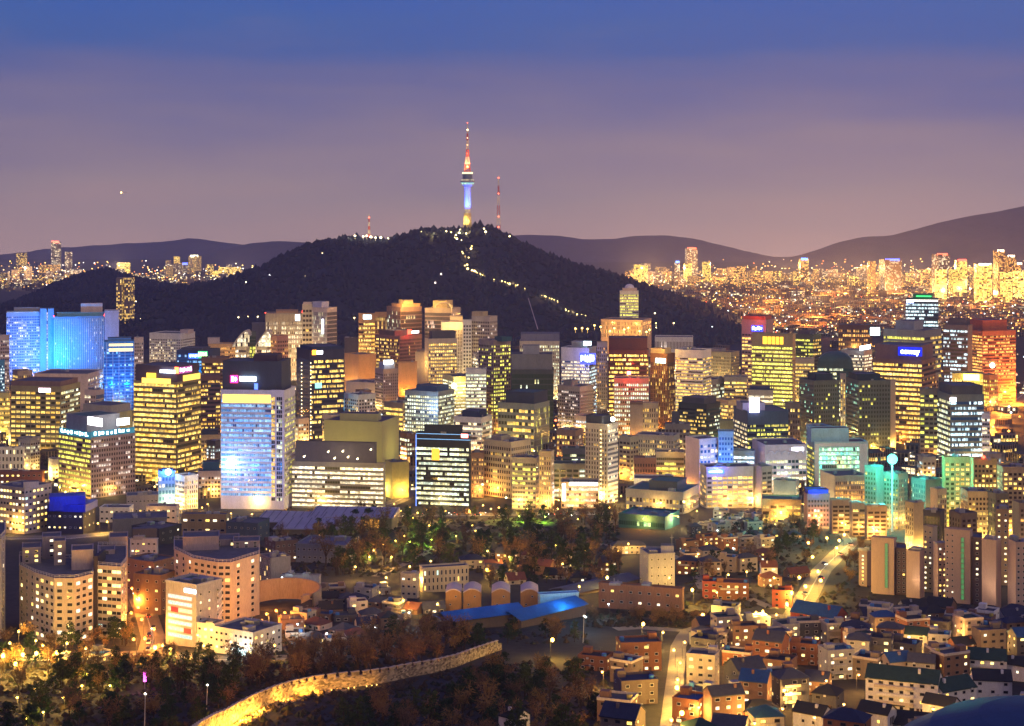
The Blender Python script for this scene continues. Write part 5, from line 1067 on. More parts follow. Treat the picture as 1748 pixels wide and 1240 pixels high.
def house(x, y, wd, dp, fl, yaw, wall, kind, rc, lit=.3, label=None, extra='', slits=False, name='house', group='houses on the hillside', fh=2.9, cat='house', bal=None, Yd=None, ncol=None):
    Yd = Yd or depth(y); h = fl*fh; X = (x-CX)*Yd/F; z = gz(Yd)
    o = empty(name, (0, 0, 0), None, cat, group); a, c = wd/2, dp/2; wm = mat(wall, .85, .3, .5); rm = mat(RC[rc], .6 if rc in ('blue', 'teal') else .8, .35, .6, streak=False)
    m = MB()
    if kind == 'gable':
        rh = dp*.32
        m.box(-a, a, -c, c, -4, h); m.f.pop(); m.m.pop(); m.u = m.u[:-4]; m.f[-1:] = []; m.m.pop(); m.u = m.u[:-4]
        for s in (-1, 1): m.face([(s*a, -c*s, h), (s*a, c*s, h), (s*a, 0, h+rh)])
        m.build('wall', wm, o)
        r = MB(); e = .45
        pr = [(-c-e, h-e*.6), (0, h+rh+.05), (c+e, h-e*.6), (c+e, h-e*.6+.3), (0, h+rh+.4), (-c-e, h-e*.6+.3)]
        A = [(-a-.3, p, q) for p, q in pr]; B_ = [(a+.3, p, q) for p, q in pr]
        for i in range(6): r.face([A[i], B_[i], B_[(i+1) % 6], A[(i+1) % 6]])
        r.face(A[::-1]); r.face(B_); r.build('roof', rm, o)
        if R.random() < .6:
            m = MB(); u = R.uniform(-a*.6, a*.6); m.box(u-.45, u+.45, -c*.45, -c*.45+.9, h+.3, h+rh+.5); m.build('chimney', wm, o)
    elif kind == 'hip':
        m.box(-a, a, -c, c, -4, h); m.build('wall', wm, o); r = MB(); e = .5; rh = dp*.3
        b4 = [(-a-e, -c-e, h+.02), (a+e, -c-e, h+.02), (a+e, c+e, h+.02), (-a-e, c+e, h+.02)]; t = max(.1, a-c); t0, t1 = (-t, 0, h+rh), (t, 0, h+rh)
        r.face([b4[0], b4[1], t1, t0]); r.face([b4[1], b4[2], t1]); r.face([b4[2], b4[3], t0, t1]); r.face([b4[3], b4[0], t0]); r.face(b4[::-1]); r.build('roof', rm, o)
    else:
        m.box(-a, a, -c, c, -4, h); m.build('wall', wm, o)
        r = MB(); r.box(-a+.3, a-.3, -c+.3, c-.3, h+.02, h+.12); r.build('roof', rm, o)
        po = [(-a-.12, -c-.12), (a+.12, -c-.12), (a+.12, c+.12), (-a-.12, c+.12)]; inn = [(-a+.28, -c+.28), (a-.28, -c+.28), (a-.28, c-.28), (-a+.28, c-.28)]; q = MB()
        for i in range(4):
            j = (i+1) % 4; q.face([(*po[i], h-.1), (*po[j], h-.1), (*po[j], h+.9), (*po[i], h+.9)]); q.face([(*po[i], h+.9), (*po[j], h+.9), (*inn[j], h+.9), (*inn[i], h+.9)]); q.face([(*inn[i], h+.9), (*inn[j], h+.9), (*inn[j], h+.1), (*inn[i], h+.1)])
        q.build('parapet', wm if R.random() < .6 else mat(BE), o)
        sx, sy = R.choice((-1, 1)), R.choice((-.4, 1)); m = MB(); w2, d2 = min(1.7, a*.4), min(1.6, c*.4); ux, uy = sx*(a-w2-.35), sy*(c-d2-.35); m.box(ux-w2, ux+w2, uy-d2, uy+d2, h+.1, h+2.6); m.build('stair_box', wm, o)
        if R.random() < .75:
            m = MB(); ux, uy = -sx*(a-1.6), R.uniform(-c+1.6, c-1.6); m.tube((ux, uy, h+.12), (ux, uy, h+1.7), 1.0, 1.0, 10); m.build('water_tank', TANK if R.random() < .7 else TANKY, o)
        if R.random() < .35:
            m = MB(); m.tube((a*.3, c*.3, h+.1), (a*.3, c*.3, h+3.4), .05, .04, 4); m.tube((a*.3-.9, c*.3, h+3.1), (a*.3+.9, c*.3, h+3.1), .04, .04, 4); m.build('antenna', METAL, o)
    nc = ncol or max(1, int(wd/3.6)); ns = max(1, int(dp/4))
    if slits:
        for t in (-.17, 0, .17): win(o, (a+.02, t*dp, h*.62), PI/2, .75, 2.6, 0, FRMD)
        win(o, (-a*.3, -c-.02, h*.6), 0, 1.2, 1.2, lit); win(o, (a*.4, -c-.02, h*.6), 0, 1.2, 1.2, lit)
    else:
        fm = FRM if R.random() < .6 else FRMD
        for k in range(fl):
            zz = k*fh+1.6
            for j in range(nc):
                if R.random() < .9: win(o, (-a+wd*(j+.5)/nc, -c-.02, zz), 0, R.choice((1.5, 1.9)), 1.25, lit, fm)
            for j in range(ns):
                if R.random() < .7: win(o, (a+.02, -c+dp*(j+.5)/ns, zz), PI/2, 1.3, 1.15, lit, fm)
                if R.random() < .45: win(o, (-a-.02, c-dp*(j+.5)/ns, zz), -PI/2, 1.3, 1.15, lit, fm)
        if (bal if bal is not None else (fl >= 3 and R.random() < .5)):
            for k in range(1, fl):
                m = MB(); m.box(-a*.75, a*.35, -c-1.2, -c-.03, k*fh+.05, k*fh+.2); m.box(-a*.75, a*.35, -c-1.2, -c-1.1, k*fh+.2, k*fh+1.05); m.build('balcony', mat(BE) if R.random() < .5 else wm, o)
        for q in range(R.randrange(0, 4)):
            ux, uz = R.uniform(-a+.6, a-.6), R.randrange(fl)*fh+R.choice((.5, 2.5)); m = MB(); m.box(ux-.45, ux+.45, -c-.5, -c-.03, uz-.35, uz+.35); m.build('air_unit', mat((.55, .55, .53)), o)
        if R.random() < .4:
            m = MB(); m.box(-a*.5, a*.1, -c-1.3, -c-.02, 2.5, 2.62); m.build('awning', mat(RC[R.choice(('green', 'rust', 'navy', 'teal'))]), o)
        m = MB(); m.box(a*.45-.5, a*.45+.5, -c-.08, -c-.01, 0, 2.1); m.build('door', mat((.12, .07, .05)), o)
    HS.append((X, Yd, max(a, c)+1.2)); o.location = (X, Yd, z); o.rotation_euler = (0, 0, yaw); ROOT[o.name] = Vector((X, Yd, z))
    wn = WN_.get(tuple(wall), 'dull'); st = ('', 'one storey', 'two storey', 'three storey', 'four storey', 'five storey')[fl] if fl <= 5 else 'tall'
    kd = {'flat': f'flat {rc} roof', 'gable': f'{rc} gable roof', 'hip': f'{rc} hipped roof'}[kind]
    o['label'] = label or wherelabel(f'{wn} {st} house with {kd}{extra}', x, y)
    return o
RES = []     # ground the landmarks stand on, in photo pixels (x0, x1, foot row from, to)
def mark(x0, x1, y0, y1): RES.append((x0, x1, y0, y1))
RD_ = math.radians
house(1398, 1066, 24, 13, 2, RD_(-38), RD, 'gable', 'blue', .6, 'red walled hall with a sky blue gable roof and yellow ground floor windows', name='village_hall', cat='hall', group=None); mark(1340, 1450, 1050, 1085)
house(1543, 1210, 26, 11, 4, RD_(-22), WH, 'gable', 'green', .18, 'long white four storey house with open galleries under a dark green gable roof', bal=True, name='gallery_house', group=None); mark(1455, 1660, 1168, 1235)
house(1622, 1212, 16, 10, 3, RD_(28), WH, 'gable', 'green', .15, 'white wing with dark green roof built against the long galleried house', group=None)
for x, y, lab in ((1497, 1246, 'white gabled house with three slit windows beside an orange lit alley'), (1607, 1232, 'white gabled house with three slit windows and an orange glow on its long wall'), (1387, 1248, 'white gabled house with three slit windows standing alone on the lowest rows'), (1733, 1160, 'white gabled house with three slit windows near the picture edge above the tall white house')):
    house(x, y, 11, 7.5, 2, RD_(-36), WH, 'gable', 'black', .1, lab, slits=True, group='white gabled houses with three slit windows', fh=3.4); mark(x-34, x+34, y-30, y+22)
house(1685, 1158, 15, 10, 3, RD_(-15), WH, 'gable', 'green', .5, 'tall white house with yellow top windows and dark green roof at the village edge', group=None); mark(1645, 1748, 1125, 1175)
house(1692, 1196, 14, 9, 3, RD_(-8), WH, 'gable', 'black', .0, 'blank white house with one small square window under a black roof', group=None); mark(1645, 1748, 1175, 1240)
house(1560, 1246, 15, 10, 1, RD_(-20), WH, 'gable', 'black', .0, 'black roofed house with a white dormer between two slit windowed white gables', group=None)
house(878, 1250, 8, 7, 2, RD_(-40), WH, 'gable', 'black', .1, 'lone small white gabled house in the dark wood at the bottom edge', slits=True, group=None)
house(1090, 1142, 17, 11, 4, RD_(8), BK, 'flat', 'grey', .3, 'wide brown brick flats with white balconies beside the lamplit lane', group=None); mark(1040, 1135, 1105, 1160)
house(1200, 1180, 11, 9, 5, RD_(-18), BE, 'flat', 'grey', .3, 'tall cream flats with one green lit balcony right of the lamplit lane', group=None); mark(1168, 1235, 1140, 1200)
house(1085, 1198, 14, 11, 3, RD_(12), (.17, .13, .12), 'flat', 'navy', .1, 'dark brown block with a white balcony rail at the edge of the pine wood', group=None); mark(1040, 1135, 1165, 1215)
house(1250, 1022, 17, 11, 3, RD_(-6), BK, 'flat', 'rust', .4, 'wide red brown brick flats with lit windows by the star bright lamp', group=None); mark(1205, 1300, 995, 1035)
house(1336, 1036, 10, 9, 3, RD_(-14), RD, 'flat', 'black', .3, 'plain dark red cube house beside the bright road', group=None); mark(1310, 1360, 1010, 1050)
house(1212, 1020, 8, 9, 3, RD_(-6), RD, 'flat', 'navy', .3, 'orange red house glowing beside the star bright lamp', group=None)
house(1312, 992, 9, 8, 3, RD_(0), WH, 'gable', 'rust', .6, 'small white twin gabled house with lit middle windows above the dark red cube house', group=None); mark(1290, 1330, 970, 1000)
house(1360, 985, 13, 8, 1, RD_(20), BR, 'gable', 'rust', .2, 'rust roofed lodge lit golden at the bend of the bright road', group=None); mark(1330, 1385, 965, 1000)
near(1092, 1107, 1152, 948, 1006, 4, 3, 4, (.34, .34, .38), .02, 'grey church hall with small dark windows and a slim cross topped mast', 'church', 'church', w=1.1, h=1.2, k=1, crown=[(1128, 1150, 932, (.45, .45, .48))]); mark(1085, 1160, 960, 1030)
p = P(1147, 925, depth(1006)+6); o_ = [q for q in C.objects if q.get('label', '').startswith('grey church hall')][0]; m = MB(); m.tube((p.x, p.y, p.z-8), (p.x, p.y, p.z+4), .18, .12, 5); m.tube((p.x-1.1, p.y, p.z+2.3), (p.x+1.1, p.y, p.z+2.3), .12, .12, 5); m.build('cross', METAL, o_)
near(1022, 1164, 1168, 1008, 1046, 2, 9, 0, (.30, .15, .09), .3, 'long low brick flats with a row of lit windows below the grey church hall', w=1.7, h=1.3, k=4); mark(1010, 1175, 1010, 1060)
# the school, its arcade lit yellow
YWL = (.60, .52, .36)
near(684, 712, 716, 982, 1022, 3, 3, 0, YWL, .2, 'yellow lit stone end of the school with a small square tower', 'school', 'school', k=1); 
near(716, 722, 800, 972, 1012, 3, 0, 11, YWL, .05, 'long yellow lit school with tall narrow windows under a navy roof', 'school', 'school', w=1.0, h=2.6, k=0, roof=mat((.05, .07, .14))); mark(675, 810, 975, 1035)
house(805, 970, 14, 9, 2, RD_(10), YWL, 'hip', 'navy', .2, 'small yellow lit villa beyond the long school', group=None)
house(1072, 945, 22, 9, 2, RD_(6), BE, 'hip', 'grey', .3, 'cream villa bathed in yellow lamplight below the park', group=None); mark(1030, 1110, 925, 960)
# arched gables and the long blue roofs
def barn(x, y, wd, dp, h, label):
    Yd = depth(y); X = (x-CX)*Yd/F; z = gz(Yd); o = empty('arched_house', (X, Yd, z), label, 'house', 'row of arched gable houses'); a = wd/2
    pr = [(-a, 0)]+[(-a+wd*k/8, h+a*.42*math.sin(PI*k/8)) for k in range(9)]+[(a, 0)]
    m = MB(); A = [(X+p, Yd, z+q-(3 if q == 0 else 0)) for p, q in pr]; B_ = [(X+p, Yd+dp, z+q-(3 if q == 0 else 0)) for p, q in pr]
    m.face(A); m.face(B_[::-1])
    for i in (0, 9): m.face([A[i+1], A[i], B_[i], B_[i+1]])
    m.build('wall', mat((.42, .22, .08)), o); m = MB()
    for i in range(1, 9):
        u, v = Vector(A[i]), Vector(A[i+1]); f = Vector((0, -.6, .05)); g = Vector((0, dp+.3, .05)); k = Vector((0, 0, .55)); m.face([u+f, v+f, v+g, u+g]); m.face([u+f+k, u+g+k, v+g+k, v+f+k][::-1]); m.face([u+f, u+f+k, v+f+k, v+f][::-1])
    m.build('roof', mat((.66, .52, .42)), o); win(o, (a*.3, -.02, h*.8), 0, 1.0, 1.0, .5); win(o, (-a*.4, -.02, h*.35), 0, 1.0, 1.0, 0)
    return o
for x, w_, lab in ((774, 8, 'arched gable house first in the row from the school side'), (806, 9, 'arched gable house with a lit yellow side lamp beside the first of its row'), (855, 9.5, 'arched gable house standing apart in the middle of the row'), (904, 9, 'arched gable house at the row end joined to the cyan lit wing')): barn(x, 1043, w_, 16, 9, lab)
mark(755, 1010, 1015, 1085)
near(918, 922, 988, 1016, 1050, 2, 0, 0, (.30, .50, .62), 0, 'long pale cyan lit wing behind the last arched gable house', 'wing', 'building', k=0, roof=mat((.04, .22, .5), .5), par=.4); light('POINT', P(965, 1022, depth(1050)-14), (.1, .6, 1), 3500, o_, None, 1)
def longroof(pts, h, label, col, rise=3, dp=16):
    a, c = Vector(G2(*(pts[0][0], depth(pts[0][1])))), Vector(G2(pts[1][0], depth(pts[1][1]))); za, zc = gz(a.y), gz(c.y); d = (c-a).normalized(); n = Vector((-d.y, d.x)); o = empty('market_hall', (*a, za), label, 'hall')
    z = min(za, zc)+h; q = [tuple(a), tuple(c), tuple(c+n*dp), tuple(a+n*dp)]; m = MB(); m.prism(q, z-h-6, z); m.build('wall', mat((.10, .08, .08)), o)
    r = MB(); qo = offset_poly(q, 1.2); r.face([(*qo[0], z), (*qo[1], z), (*((Vector(qo[1])+Vector(qo[2]))/2), z+rise), (*((Vector(qo[0])+Vector(qo[3]))/2), z+rise)]); r.face([(*((Vector(qo[0])+Vector(qo[3]))/2), z+rise), (*((Vector(qo[1])+Vector(qo[2]))/2), z+rise), (*qo[2], z), (*qo[3], z)]); r.face([(*p, z-.15) for p in qo][::-1]); r.build('roof', mat(col, .45, .3, .2, streak=False), o); return o
BL = (.02, .12, .40)
longroof(((768, 1078), (895, 1066)), 6, 'long bright blue hall roof below the arched gables', BL); longroof(((890, 1072), (1000, 1052)), 6, 'blue hall roof with a pale edge stretching towards the brick flats', (.02, .11, .34)); mark(760, 1010, 1050, 1090)
longroof(((978, 1018), (1090, 1000)), 4, 'dark long roof with a thin white lit ridge beside the grey church hall', (.04, .05, .09), 2)
for x, y in ((800, 1062), (860, 1058), (930, 1052), (975, 1045)): light('POINT', P(x, y-40, depth(y)-6)+Vector((0, 0, 4)), (.05, .3, 1), 350, o_, None, 1)
# generic village houses, row by row
HW = (.34, .33, .32); KWALL = [BR, BK, BR, BK, (.24, .19, .14), (.17, .13, .12), (.17, .13, .12), (.17, .13, .12), GR, ST, DG, GR, DG, DG, BR, BR, HW, (.36, .30, .27)]
def free(x, y, w_): return not any(a-w_ < x < c+w_ and y0 <= y <= y1 for a, c, y0, y1 in RES)
def lane(x, y): xx = np.interp(y, [1075, 1105, 1140, 1200, 1260], [1166, 1158, 1155, 1148, 1140]); return abs(x-xx) < 26
def rows(ylist, xa, xb, step, fl, walls, kinds, roofs, lit, wmin=8.5, wmax=13, group='houses on the hillside', lane_=True, yj=6, skip=.05):
    for y in ylist:
        x = xa(y)+R.uniform(0, step*.6)
        while x < xb(y):
            yy = y+R.uniform(-yj, yj); Yd = depth(yy); wpx = R.uniform(wmin, wmax); sp = wpx*F/Yd
            if free(x, yy, sp*.35) and not (lane_ and lane(x, yy)) and R.random() > skip:
                fam = RD_(R.choice((-28, -22, 12, 20))+R.uniform(-6, 6)); f = R.choice(fl); kd = R.choice(kinds); wl = R.choice(walls)
                house(x, yy, wpx, R.uniform(7.5, 10.5), f, fam, wl, kd, R.choice(roofs), R.choice((lit*.4, lit, lit*1.8)), extra=R.choice(('', '', ' and dark windows' if lit < .1 else '')), group=group)
            x += sp*R.uniform(.92, 1.25)
RF = ['green', 'navy', 'grey', 'black', 'grey', 'navy', 'black', 'grey', 'blue', 'teal', 'black', 'grey', 'navy', 'black']
rows([1078, 1097, 1117, 1138, 1160, 1184, 1210, 1238, 1268], lambda y: float(np.interp(y, [1078, 1100, 1130, 1200, 1270], [1195, 1175, 990, 1020, 1050])), lambda y: 1840, 40, (2, 3, 3, 4), KWALL, ('flat', 'flat', 'flat', 'hip', 'gable'), RF, .28)
rows([1048, 1062], lambda y: 1450, lambda y: 1840, 30, (1, 2, 2), [DG, BR, GR, (.17, .13, .12), WH], ('hip', 'gable', 'flat'), ['black', 'navy', 'grey', 'black'], .05, lane_=False)
rows([935, 955, 978, 1000], lambda y: 1165, lambda y: float(np.interp(y, [930, 1000], [1330, 1350])), 40, (2, 3), [BR, BK, ST, BE, TN], ('flat', 'flat', 'hip'), ['grey', 'navy', 'rust', 'green'], .35, lane_=False, group='houses around the bright road')
rows([898, 915], lambda y: 1180, lambda y: 1400, 50, (1, 2), [GR, ST, DG], ('hip', 'flat'), ['grey', 'navy'], .2, lane_=False, group='houses around the bright road', skip=.3)
rows([1010, 1026, 1042, 1060, 1078, 1094], lambda y: float(np.interp(y, [1010, 1094], [525, 488])), lambda y: float(np.interp(y, [1010, 1040, 1094], [690, 760, 640])), 34, (1, 1, 2), [DG, GR, (.17, .13, .12), BR, ST, PK], ('hip', 'gable', 'flat'), ['black', 'navy', 'grey', 'black', 'grey', 'rust'], .14, 8, 12, 'old town houses by the wood', lane_=False)
rows([955, 975, 992], lambda y: 820, lambda y: 1060, 50, (1, 1, 2), [DG, BR, ST, BE], ('hip', 'gable'), ['black', 'grey', 'rust'], .3, 9, 14, 'houses among the park trees', lane_=False, skip=.35)
rows([890, 905], lambda y: 1215, lambda y: 1300, 40, (2,), [WH, ST], ('flat',), ['grey'], .3, lane_=False, skip=.2, group='houses around the bright road')
rows([1130], lambda y: 90, lambda y: 250, 60, (1, 1), [DG, GR, BR], ('flat', 'hip'), ['navy', 'grey', 'blue'], .4, 10, 16, 'low sheds along the lower road', lane_=False)
house(610, 1046, 9, 8, 2, RD_(15), PK, 'flat', 'rust', .1, 'pink roofed house lit magenta among the dark old roofs', group=None)
# curved orange yard wall
Yw = depth(1058); cxw, cyw = G2(482, Yw+34); o = empty('yard_wall', (cxw, cyw, gz(Yw)), 'curved orange lit retaining wall round a yard beside the pink apartment block', 'wall')
m = MB(); rr = 19
for k in range(24):
    t0, t1 = -.5+k/24*4.0, -.5+(k+1)/24*4.0
    for r_, s_ in ((rr, 1), (rr+.8, -1)):
        p0, p1 = (cxw+r_*math.cos(t0), cyw+r_*math.sin(t0)*1.3), (cxw+r_*math.cos(t1), cyw+r_*math.sin(t1)*1.3); q = [(*p0, gz(Yw)-3), (*p1, gz(Yw)-3), (*p1, gz(Yw)+8), (*p0, gz(Yw)+8)]; m.face(q if s_ < 0 else q[::-1])
    a0, a1 = (cxw+rr*math.cos(t0), cyw+rr*math.sin(t0)*1.3), (cxw+rr*math.cos(t1), cyw+rr*math.sin(t1)*1.3); b0, b1 = (cxw+(rr+.8)*math.cos(t0), cyw+(rr+.8)*math.sin(t0)*1.3), (cxw+(rr+.8)*math.cos(t1), cyw+(rr+.8)*math.sin(t1)*1.3)
    m.face([(*a0, gz(Yw)+8), (*b0, gz(Yw)+8), (*b1, gz(Yw)+8), (*a1, gz(Yw)+8)])
m.build('wall_face', mat((.42, .32, .22)), o); light('POINT', (cxw-4, cyw-4, gz(Yw)+6), (1, .32, .04), 9000, o, None, .6)
# nearest corner: a curved navy roof
Yr = 505; q = P(1815, 1262, Yr); o = empty('pavilion', (q.x, q.y, gz(Yr)), 'smooth navy blue curved roof at the nearest corner below the village', 'pavilion')
m = MB(); m.lathe((q.x, q.y, q.z), [(52, -9), (48, -3.5), (38, 2.2), (24, 6.2), (10, 8.2), (0, 8.6)], 48); m.build('roof', mat((.02, .05, .12), .6, .3, .15, streak=False), o, smooth=True)
m = MB(); m.lathe((q.x, q.y, 0), [(44, gz(Yr)-8), (44, q.z-2.5)], 48); m.build('wall', mat(DG), o)
# ---------------------------------------------------------------- the fortress wall
WP = [(300, 1296), (345, 1262), (372, 1246), (400, 1232), (440, 1211), (470, 1198), (500, 1189), (540, 1180), (580, 1175), (620, 1171), (660, 1165), (700, 1156), (740, 1149), (780, 1138), (820, 1122), (856, 1109)]
wp = [Vector(G2(x, depth(y))) for x, y in WP]
dense = []
for a, c in zip(wp, wp[1:]):
    n = max(1, int((c-a).length/2.2)); dense += [a+(c-a)*k/n for k in range(n)]
dense.append(wp[-1]); nd = len(dense)
STONE, _t, _b = _new('stone'); 
_n = _t.nodes; _l = _t.links; _tc = _n.new('ShaderNodeTexCoord'); _mp = _n.new('ShaderNodeMapping'); _mp.inputs['Scale'].default_value = (1, 1, 1.9); _vo = _n.new('ShaderNodeTexVoronoi'); _vo.inputs['Scale'].default_value = .75
_l.new(_tc.outputs['Object'], _mp.inputs[0]); _l.new(_mp.outputs[0], _vo.inputs['Vector']); _cr = _n.new('ShaderNodeValToRGB'); _cr.color_ramp.elements[0].color = (.09, .07, .05, 1); _cr.color_ramp.elements[1].color = (.46, .38, .28, 1)
_sc = _n.new('ShaderNodeSeparateColor'); _l.new(_vo.outputs['Color'], _sc.inputs[0]); _l.new(_sc.outputs[0], _cr.inputs[0]); _l.new(_cr.outputs[0], _b.inputs['Base Color']); _b.inputs['Roughness'].default_value = .9
_bp = _n.new('ShaderNodeBump'); _bp.inputs['Distance'].default_value = .15; _l.new(_vo.outputs['Distance'], _bp.inputs['Height']); _l.new(_bp.outputs[0], _b.inputs['Normal'])
FW = empty('fortress_wall', (*wp[8], gz(wp[8].y)), 'old stone fortress wall with battlements winding up the wooded slope, lit gold from below', 'fortress wall')
def wh(i): return 4.3-1.5*max(0, (i/nd-.62)/.38)
m = MB()
nrm = []
for i in range(nd):
    d = (dense[min(i+1, nd-1)]-dense[max(i-1, 0)]).normalized(); nrm.append(Vector((d.y, -d.x)))
zt = [gz(dense[i].y)+wh(i) for i in range(nd)]
for i in range(nd-1):
    a, c = dense[i], dense[i+1]; a1, c1 = a-nrm[i]*1.7, c-nrm[i+1]*1.7; ab, cb = a+nrm[i]*.7, c+nrm[i+1]*.7
    m.face([(*ab, gz(a.y)-3), (*cb, gz(c.y)-3), (*c, zt[i+1]), (*a, zt[i])]); m.face([(*a, zt[i]), (*c, zt[i+1]), (*c1, zt[i+1]), (*a1, zt[i])]); m.face([(*c1, gz(c.y)-3), (*a1, gz(a.y)-3), (*a1, zt[i]), (*c1, zt[i+1])])
m.build('wall_face', STONE, FW)
i = 0
while i < nd-3:
    m = MB(); k = min(i+2, nd-1); a, c = dense[i], dense[i]+(dense[k]-dense[i])*.66; na, nc_ = nrm[i], nrm[k]; q = [tuple(a), tuple(c), tuple(c-nc_*.8), tuple(a-na*.8)]
    m.prism(q, 0, 1, z1s=None); zb = (zt[i]+zt[k])/2-.25
    m.v = [(v[0], v[1], zb if v[2] == 0 else zb+1.75) for v in m.v]; mo = m.build('battlement', STONE, FW)
    m = MB(); m.prism(offset_poly(q, .18), zb+1.73, zb+2.0); m.build('coping', mat((.45, .38, .3)), mo); i += 2
for i in sorted(R.sample(range(2, int(nd*.66)), int(nd*.30))):      # ground lights along the foot
    p = dense[i]+nrm[i]*2.6; z = gz(p.y)+.7; m = MB(); m.box(p.x-.2, p.x+.2, p.y-.2, p.y+.2, z-.9, z-.3); m.build('uplight', emis((1, .6, .15), 3), FW)
    light('POINT', (p.x+nrm[i].x*.8, p.y+nrm[i].y*.8, z+.6), (1, .44, .05), R.choice((1100, 1900, 2800)) if i < nd*.58 else 250, FW, None, .4, 'uplight_lamp')
for i in range(6, int(nd*.9), 9):  # unseen lights added behind the wall to turn the bare trees orange
    p = dense[i]-nrm[i]*6; light('POINT', (p.x, p.y, gz(p.y)+2.2), (1, .36, .05), 1700, FW, None, .4, 'tree_fill_light')
m = MB()
for k in range(1500):
    t = R.random()**1.1*nd*.60; i = int(t); p = dense[i]+nrm[i]*R.uniform(1.2, 6.5)+(dense[i+1]-dense[i])*R.random(); r = R.uniform(.25, .85); m.octa((p.x, p.y, gz(p.y)+r*.2), r, R.randrange(3), r*R.uniform(.5, 1.4), .4)
tag(m.build('rubble_bank', [mat((.40, .30, .18), 1), mat((.26, .19, .11), 1), mat((.16, .13, .07), 1)]), 'rough bank of stones and dry grass glowing gold along the foot of the fortress wall', None, None, 'stuff')
# ---------------------------------------------------------------- lamps
def lampkind(name, h, col, power, bulb, arm=1.6, st=14):
    o = empty(name, (0, 0, 0), None, 'street lamp'); m = MB(); m.tube((0, 0, -1), (0, 0, h), .11, .07, 6); m.tube((0, 0, h-.05), (0, -arm, h+.35), .08, .07, 5); m.build('pole', DARKM, o)
    m = MB(); m.box(-.35, .35, -arm-.7, -arm+.2, h+.3, h+.5); m.build('lamp_head', METAL, o)
    m = MB(); m.ball((0, -arm-.2, h+.05), bulb, 0, 8); m.build('bulb', emis(col, st), o)
    if power: light('POINT', (0, -arm-.4, h-bulb-.5), col, power, o, None, .5)
    return o
WARM, ORG, COOL, GRN, YEL = (1, .55, .10), (1, .34, .04), (.85, .95, 1), (.6, 1, .08), (1, .57, .08)
LK = {'w': lampkind('street_lamp', 8, WARM, 9000, .52, st=7), 'W': lampkind('street_lamp', 8.5, YEL, 15000, .75, st=12), 'o': lampkind('street_lamp', 8, ORG, 15000, .55, st=7), 'g': lampkind('park_lamp', 5, GRN, 5000, .42, .5), 'v': lampkind('street_lamp', 7, (1, .5, .10), 6500, .42, st=8), 'c': lampkind('street_lamp', 8, COOL, 2200, .4, st=8), 's': lampkind('park_lamp', 5, YEL, 3000, .36, .5)}
HT_ = {'w': 8, 'W': 8.5, 'o': 8, 'v': 7, 'g': 5, 'c': 8, 's': 5}; first = {}
def lamp(k, x, y, label, group, Yd=None):
    """lamp whose bulb shows at this photo pixel"""
    Yd = Yd or depth(y, HT_[k])
    for q in range(14):          # stand in a gap between the houses
        X = (x-CX)*Yd/F
        if not any((X-h[0])**2+(Yd-h[1])**2 < h[2]**2 for h in HS): break
        x += R.uniform(-9, 9); Yd += R.uniform(-4, 4)
    o = LK[k] if k not in first else copy_tree(LK[k]); first[k] = 1
    o.location = ((x-CX)*Yd/F, Yd, gz(Yd)); o.rotation_euler = (0, 0, R.uniform(-.6, .6)); o['label'] = label; o['group'] = group; o['category'] = 'street lamp'; LASTLAMP[0] = o; return o
LASTLAMP = [None]
LS = [('W', 1096, 1064, 'star bright yellow lamp above the brush slope'), ('W', 1197, 1051, 'star bright yellow lamp at the bend of the upper lane'), ('W', 940, 1091, 'star bright lamp glowing at the edge of the pine wood'), ('W', 1184, 1006, 'orange white lamp beside the orange red house'),
      ('W', 833, 972, 'star bright lamp behind the arched gables'), ('W', 1205, 927, 'white star lamp above the park slope'), ('W', 1035, 985, 'yellow lamp beside the grey church hall')]
for k, x, y, l in LS: lamp(k, x, y, l, 'star bright lamps')
def many(k, pts, label, group):
    for x, y in pts: lamp(k, x, y, label, group)
many('w', [(641, 938), (653, 928), (604, 967), (698, 966), (735, 957), (590, 924), (662, 985), (547, 914), (629, 950), (668, 950), (720, 985)], 'warm park lamp glowing among bare trees below the museum', 'lamps among the park trees')
many('g', [(720, 903), (736, 921), (887, 881), (931, 882), (866, 900), (700, 925)], 'green yellow lamp on the park lawn', 'green park lamps')
many('s', [(706, 884), (690, 915), (779, 915), (812, 906), (807, 897), (838, 913), (676, 923), (733, 897), (986, 886), (948, 931), (1075, 885), (1102, 882)], 'small yellow lamp dotted through the dark park', 'small park lamps')
many('W', [(1385, 950), (1380, 926), (1362, 985), (1412, 918), (1440, 912), (1425, 935), (1352, 1010), (1398, 990), (1340, 1030)], 'yellow lamp beside the bright road', 'lamps of the bright road')
many('W', [(8, 1118), (38, 1116), (68, 1114), (100, 1112), (262, 1104), (292, 1108), (24, 1132), (1432, 922), (1395, 975), (1372, 1000), (1160, 1215), (1152, 1172)], 'strong yellow lamp on a bare stretch of road', 'road lamps')
many('o', [(226, 1003), (234, 1020), (245, 1056), (248, 1088), (222, 1045), (217, 980), (233, 1090), (232, 940), (263, 1072)], 'orange lamp on the street between the apartment blocks', 'orange street lamps')
many('w', [(20, 1096), (32, 1076), (60, 1092), (118, 1098), (150, 1105), (75, 1100), (10, 1115), (110, 1112), (280, 1100), (340, 1082), (440, 1085), (352, 1100), (470, 1100)], 'warm lamp beside the lower road under dark trees', 'lamps of the lower road')
many('o', [(448, 1058), (474, 1041), (459, 1047), (488, 1045), (446, 1070)], 'orange lamp in the yard below the curved wall', 'yard lamps')
many('s', [(60, 1176), (150, 1150), (175, 1148), (205, 1155), (190, 1170), (140, 1170), (30, 1190), (75, 1215), (45, 1225), (110, 1190)], 'warm lamp shining through bare trees below the road', 'lamps in the bare trees')
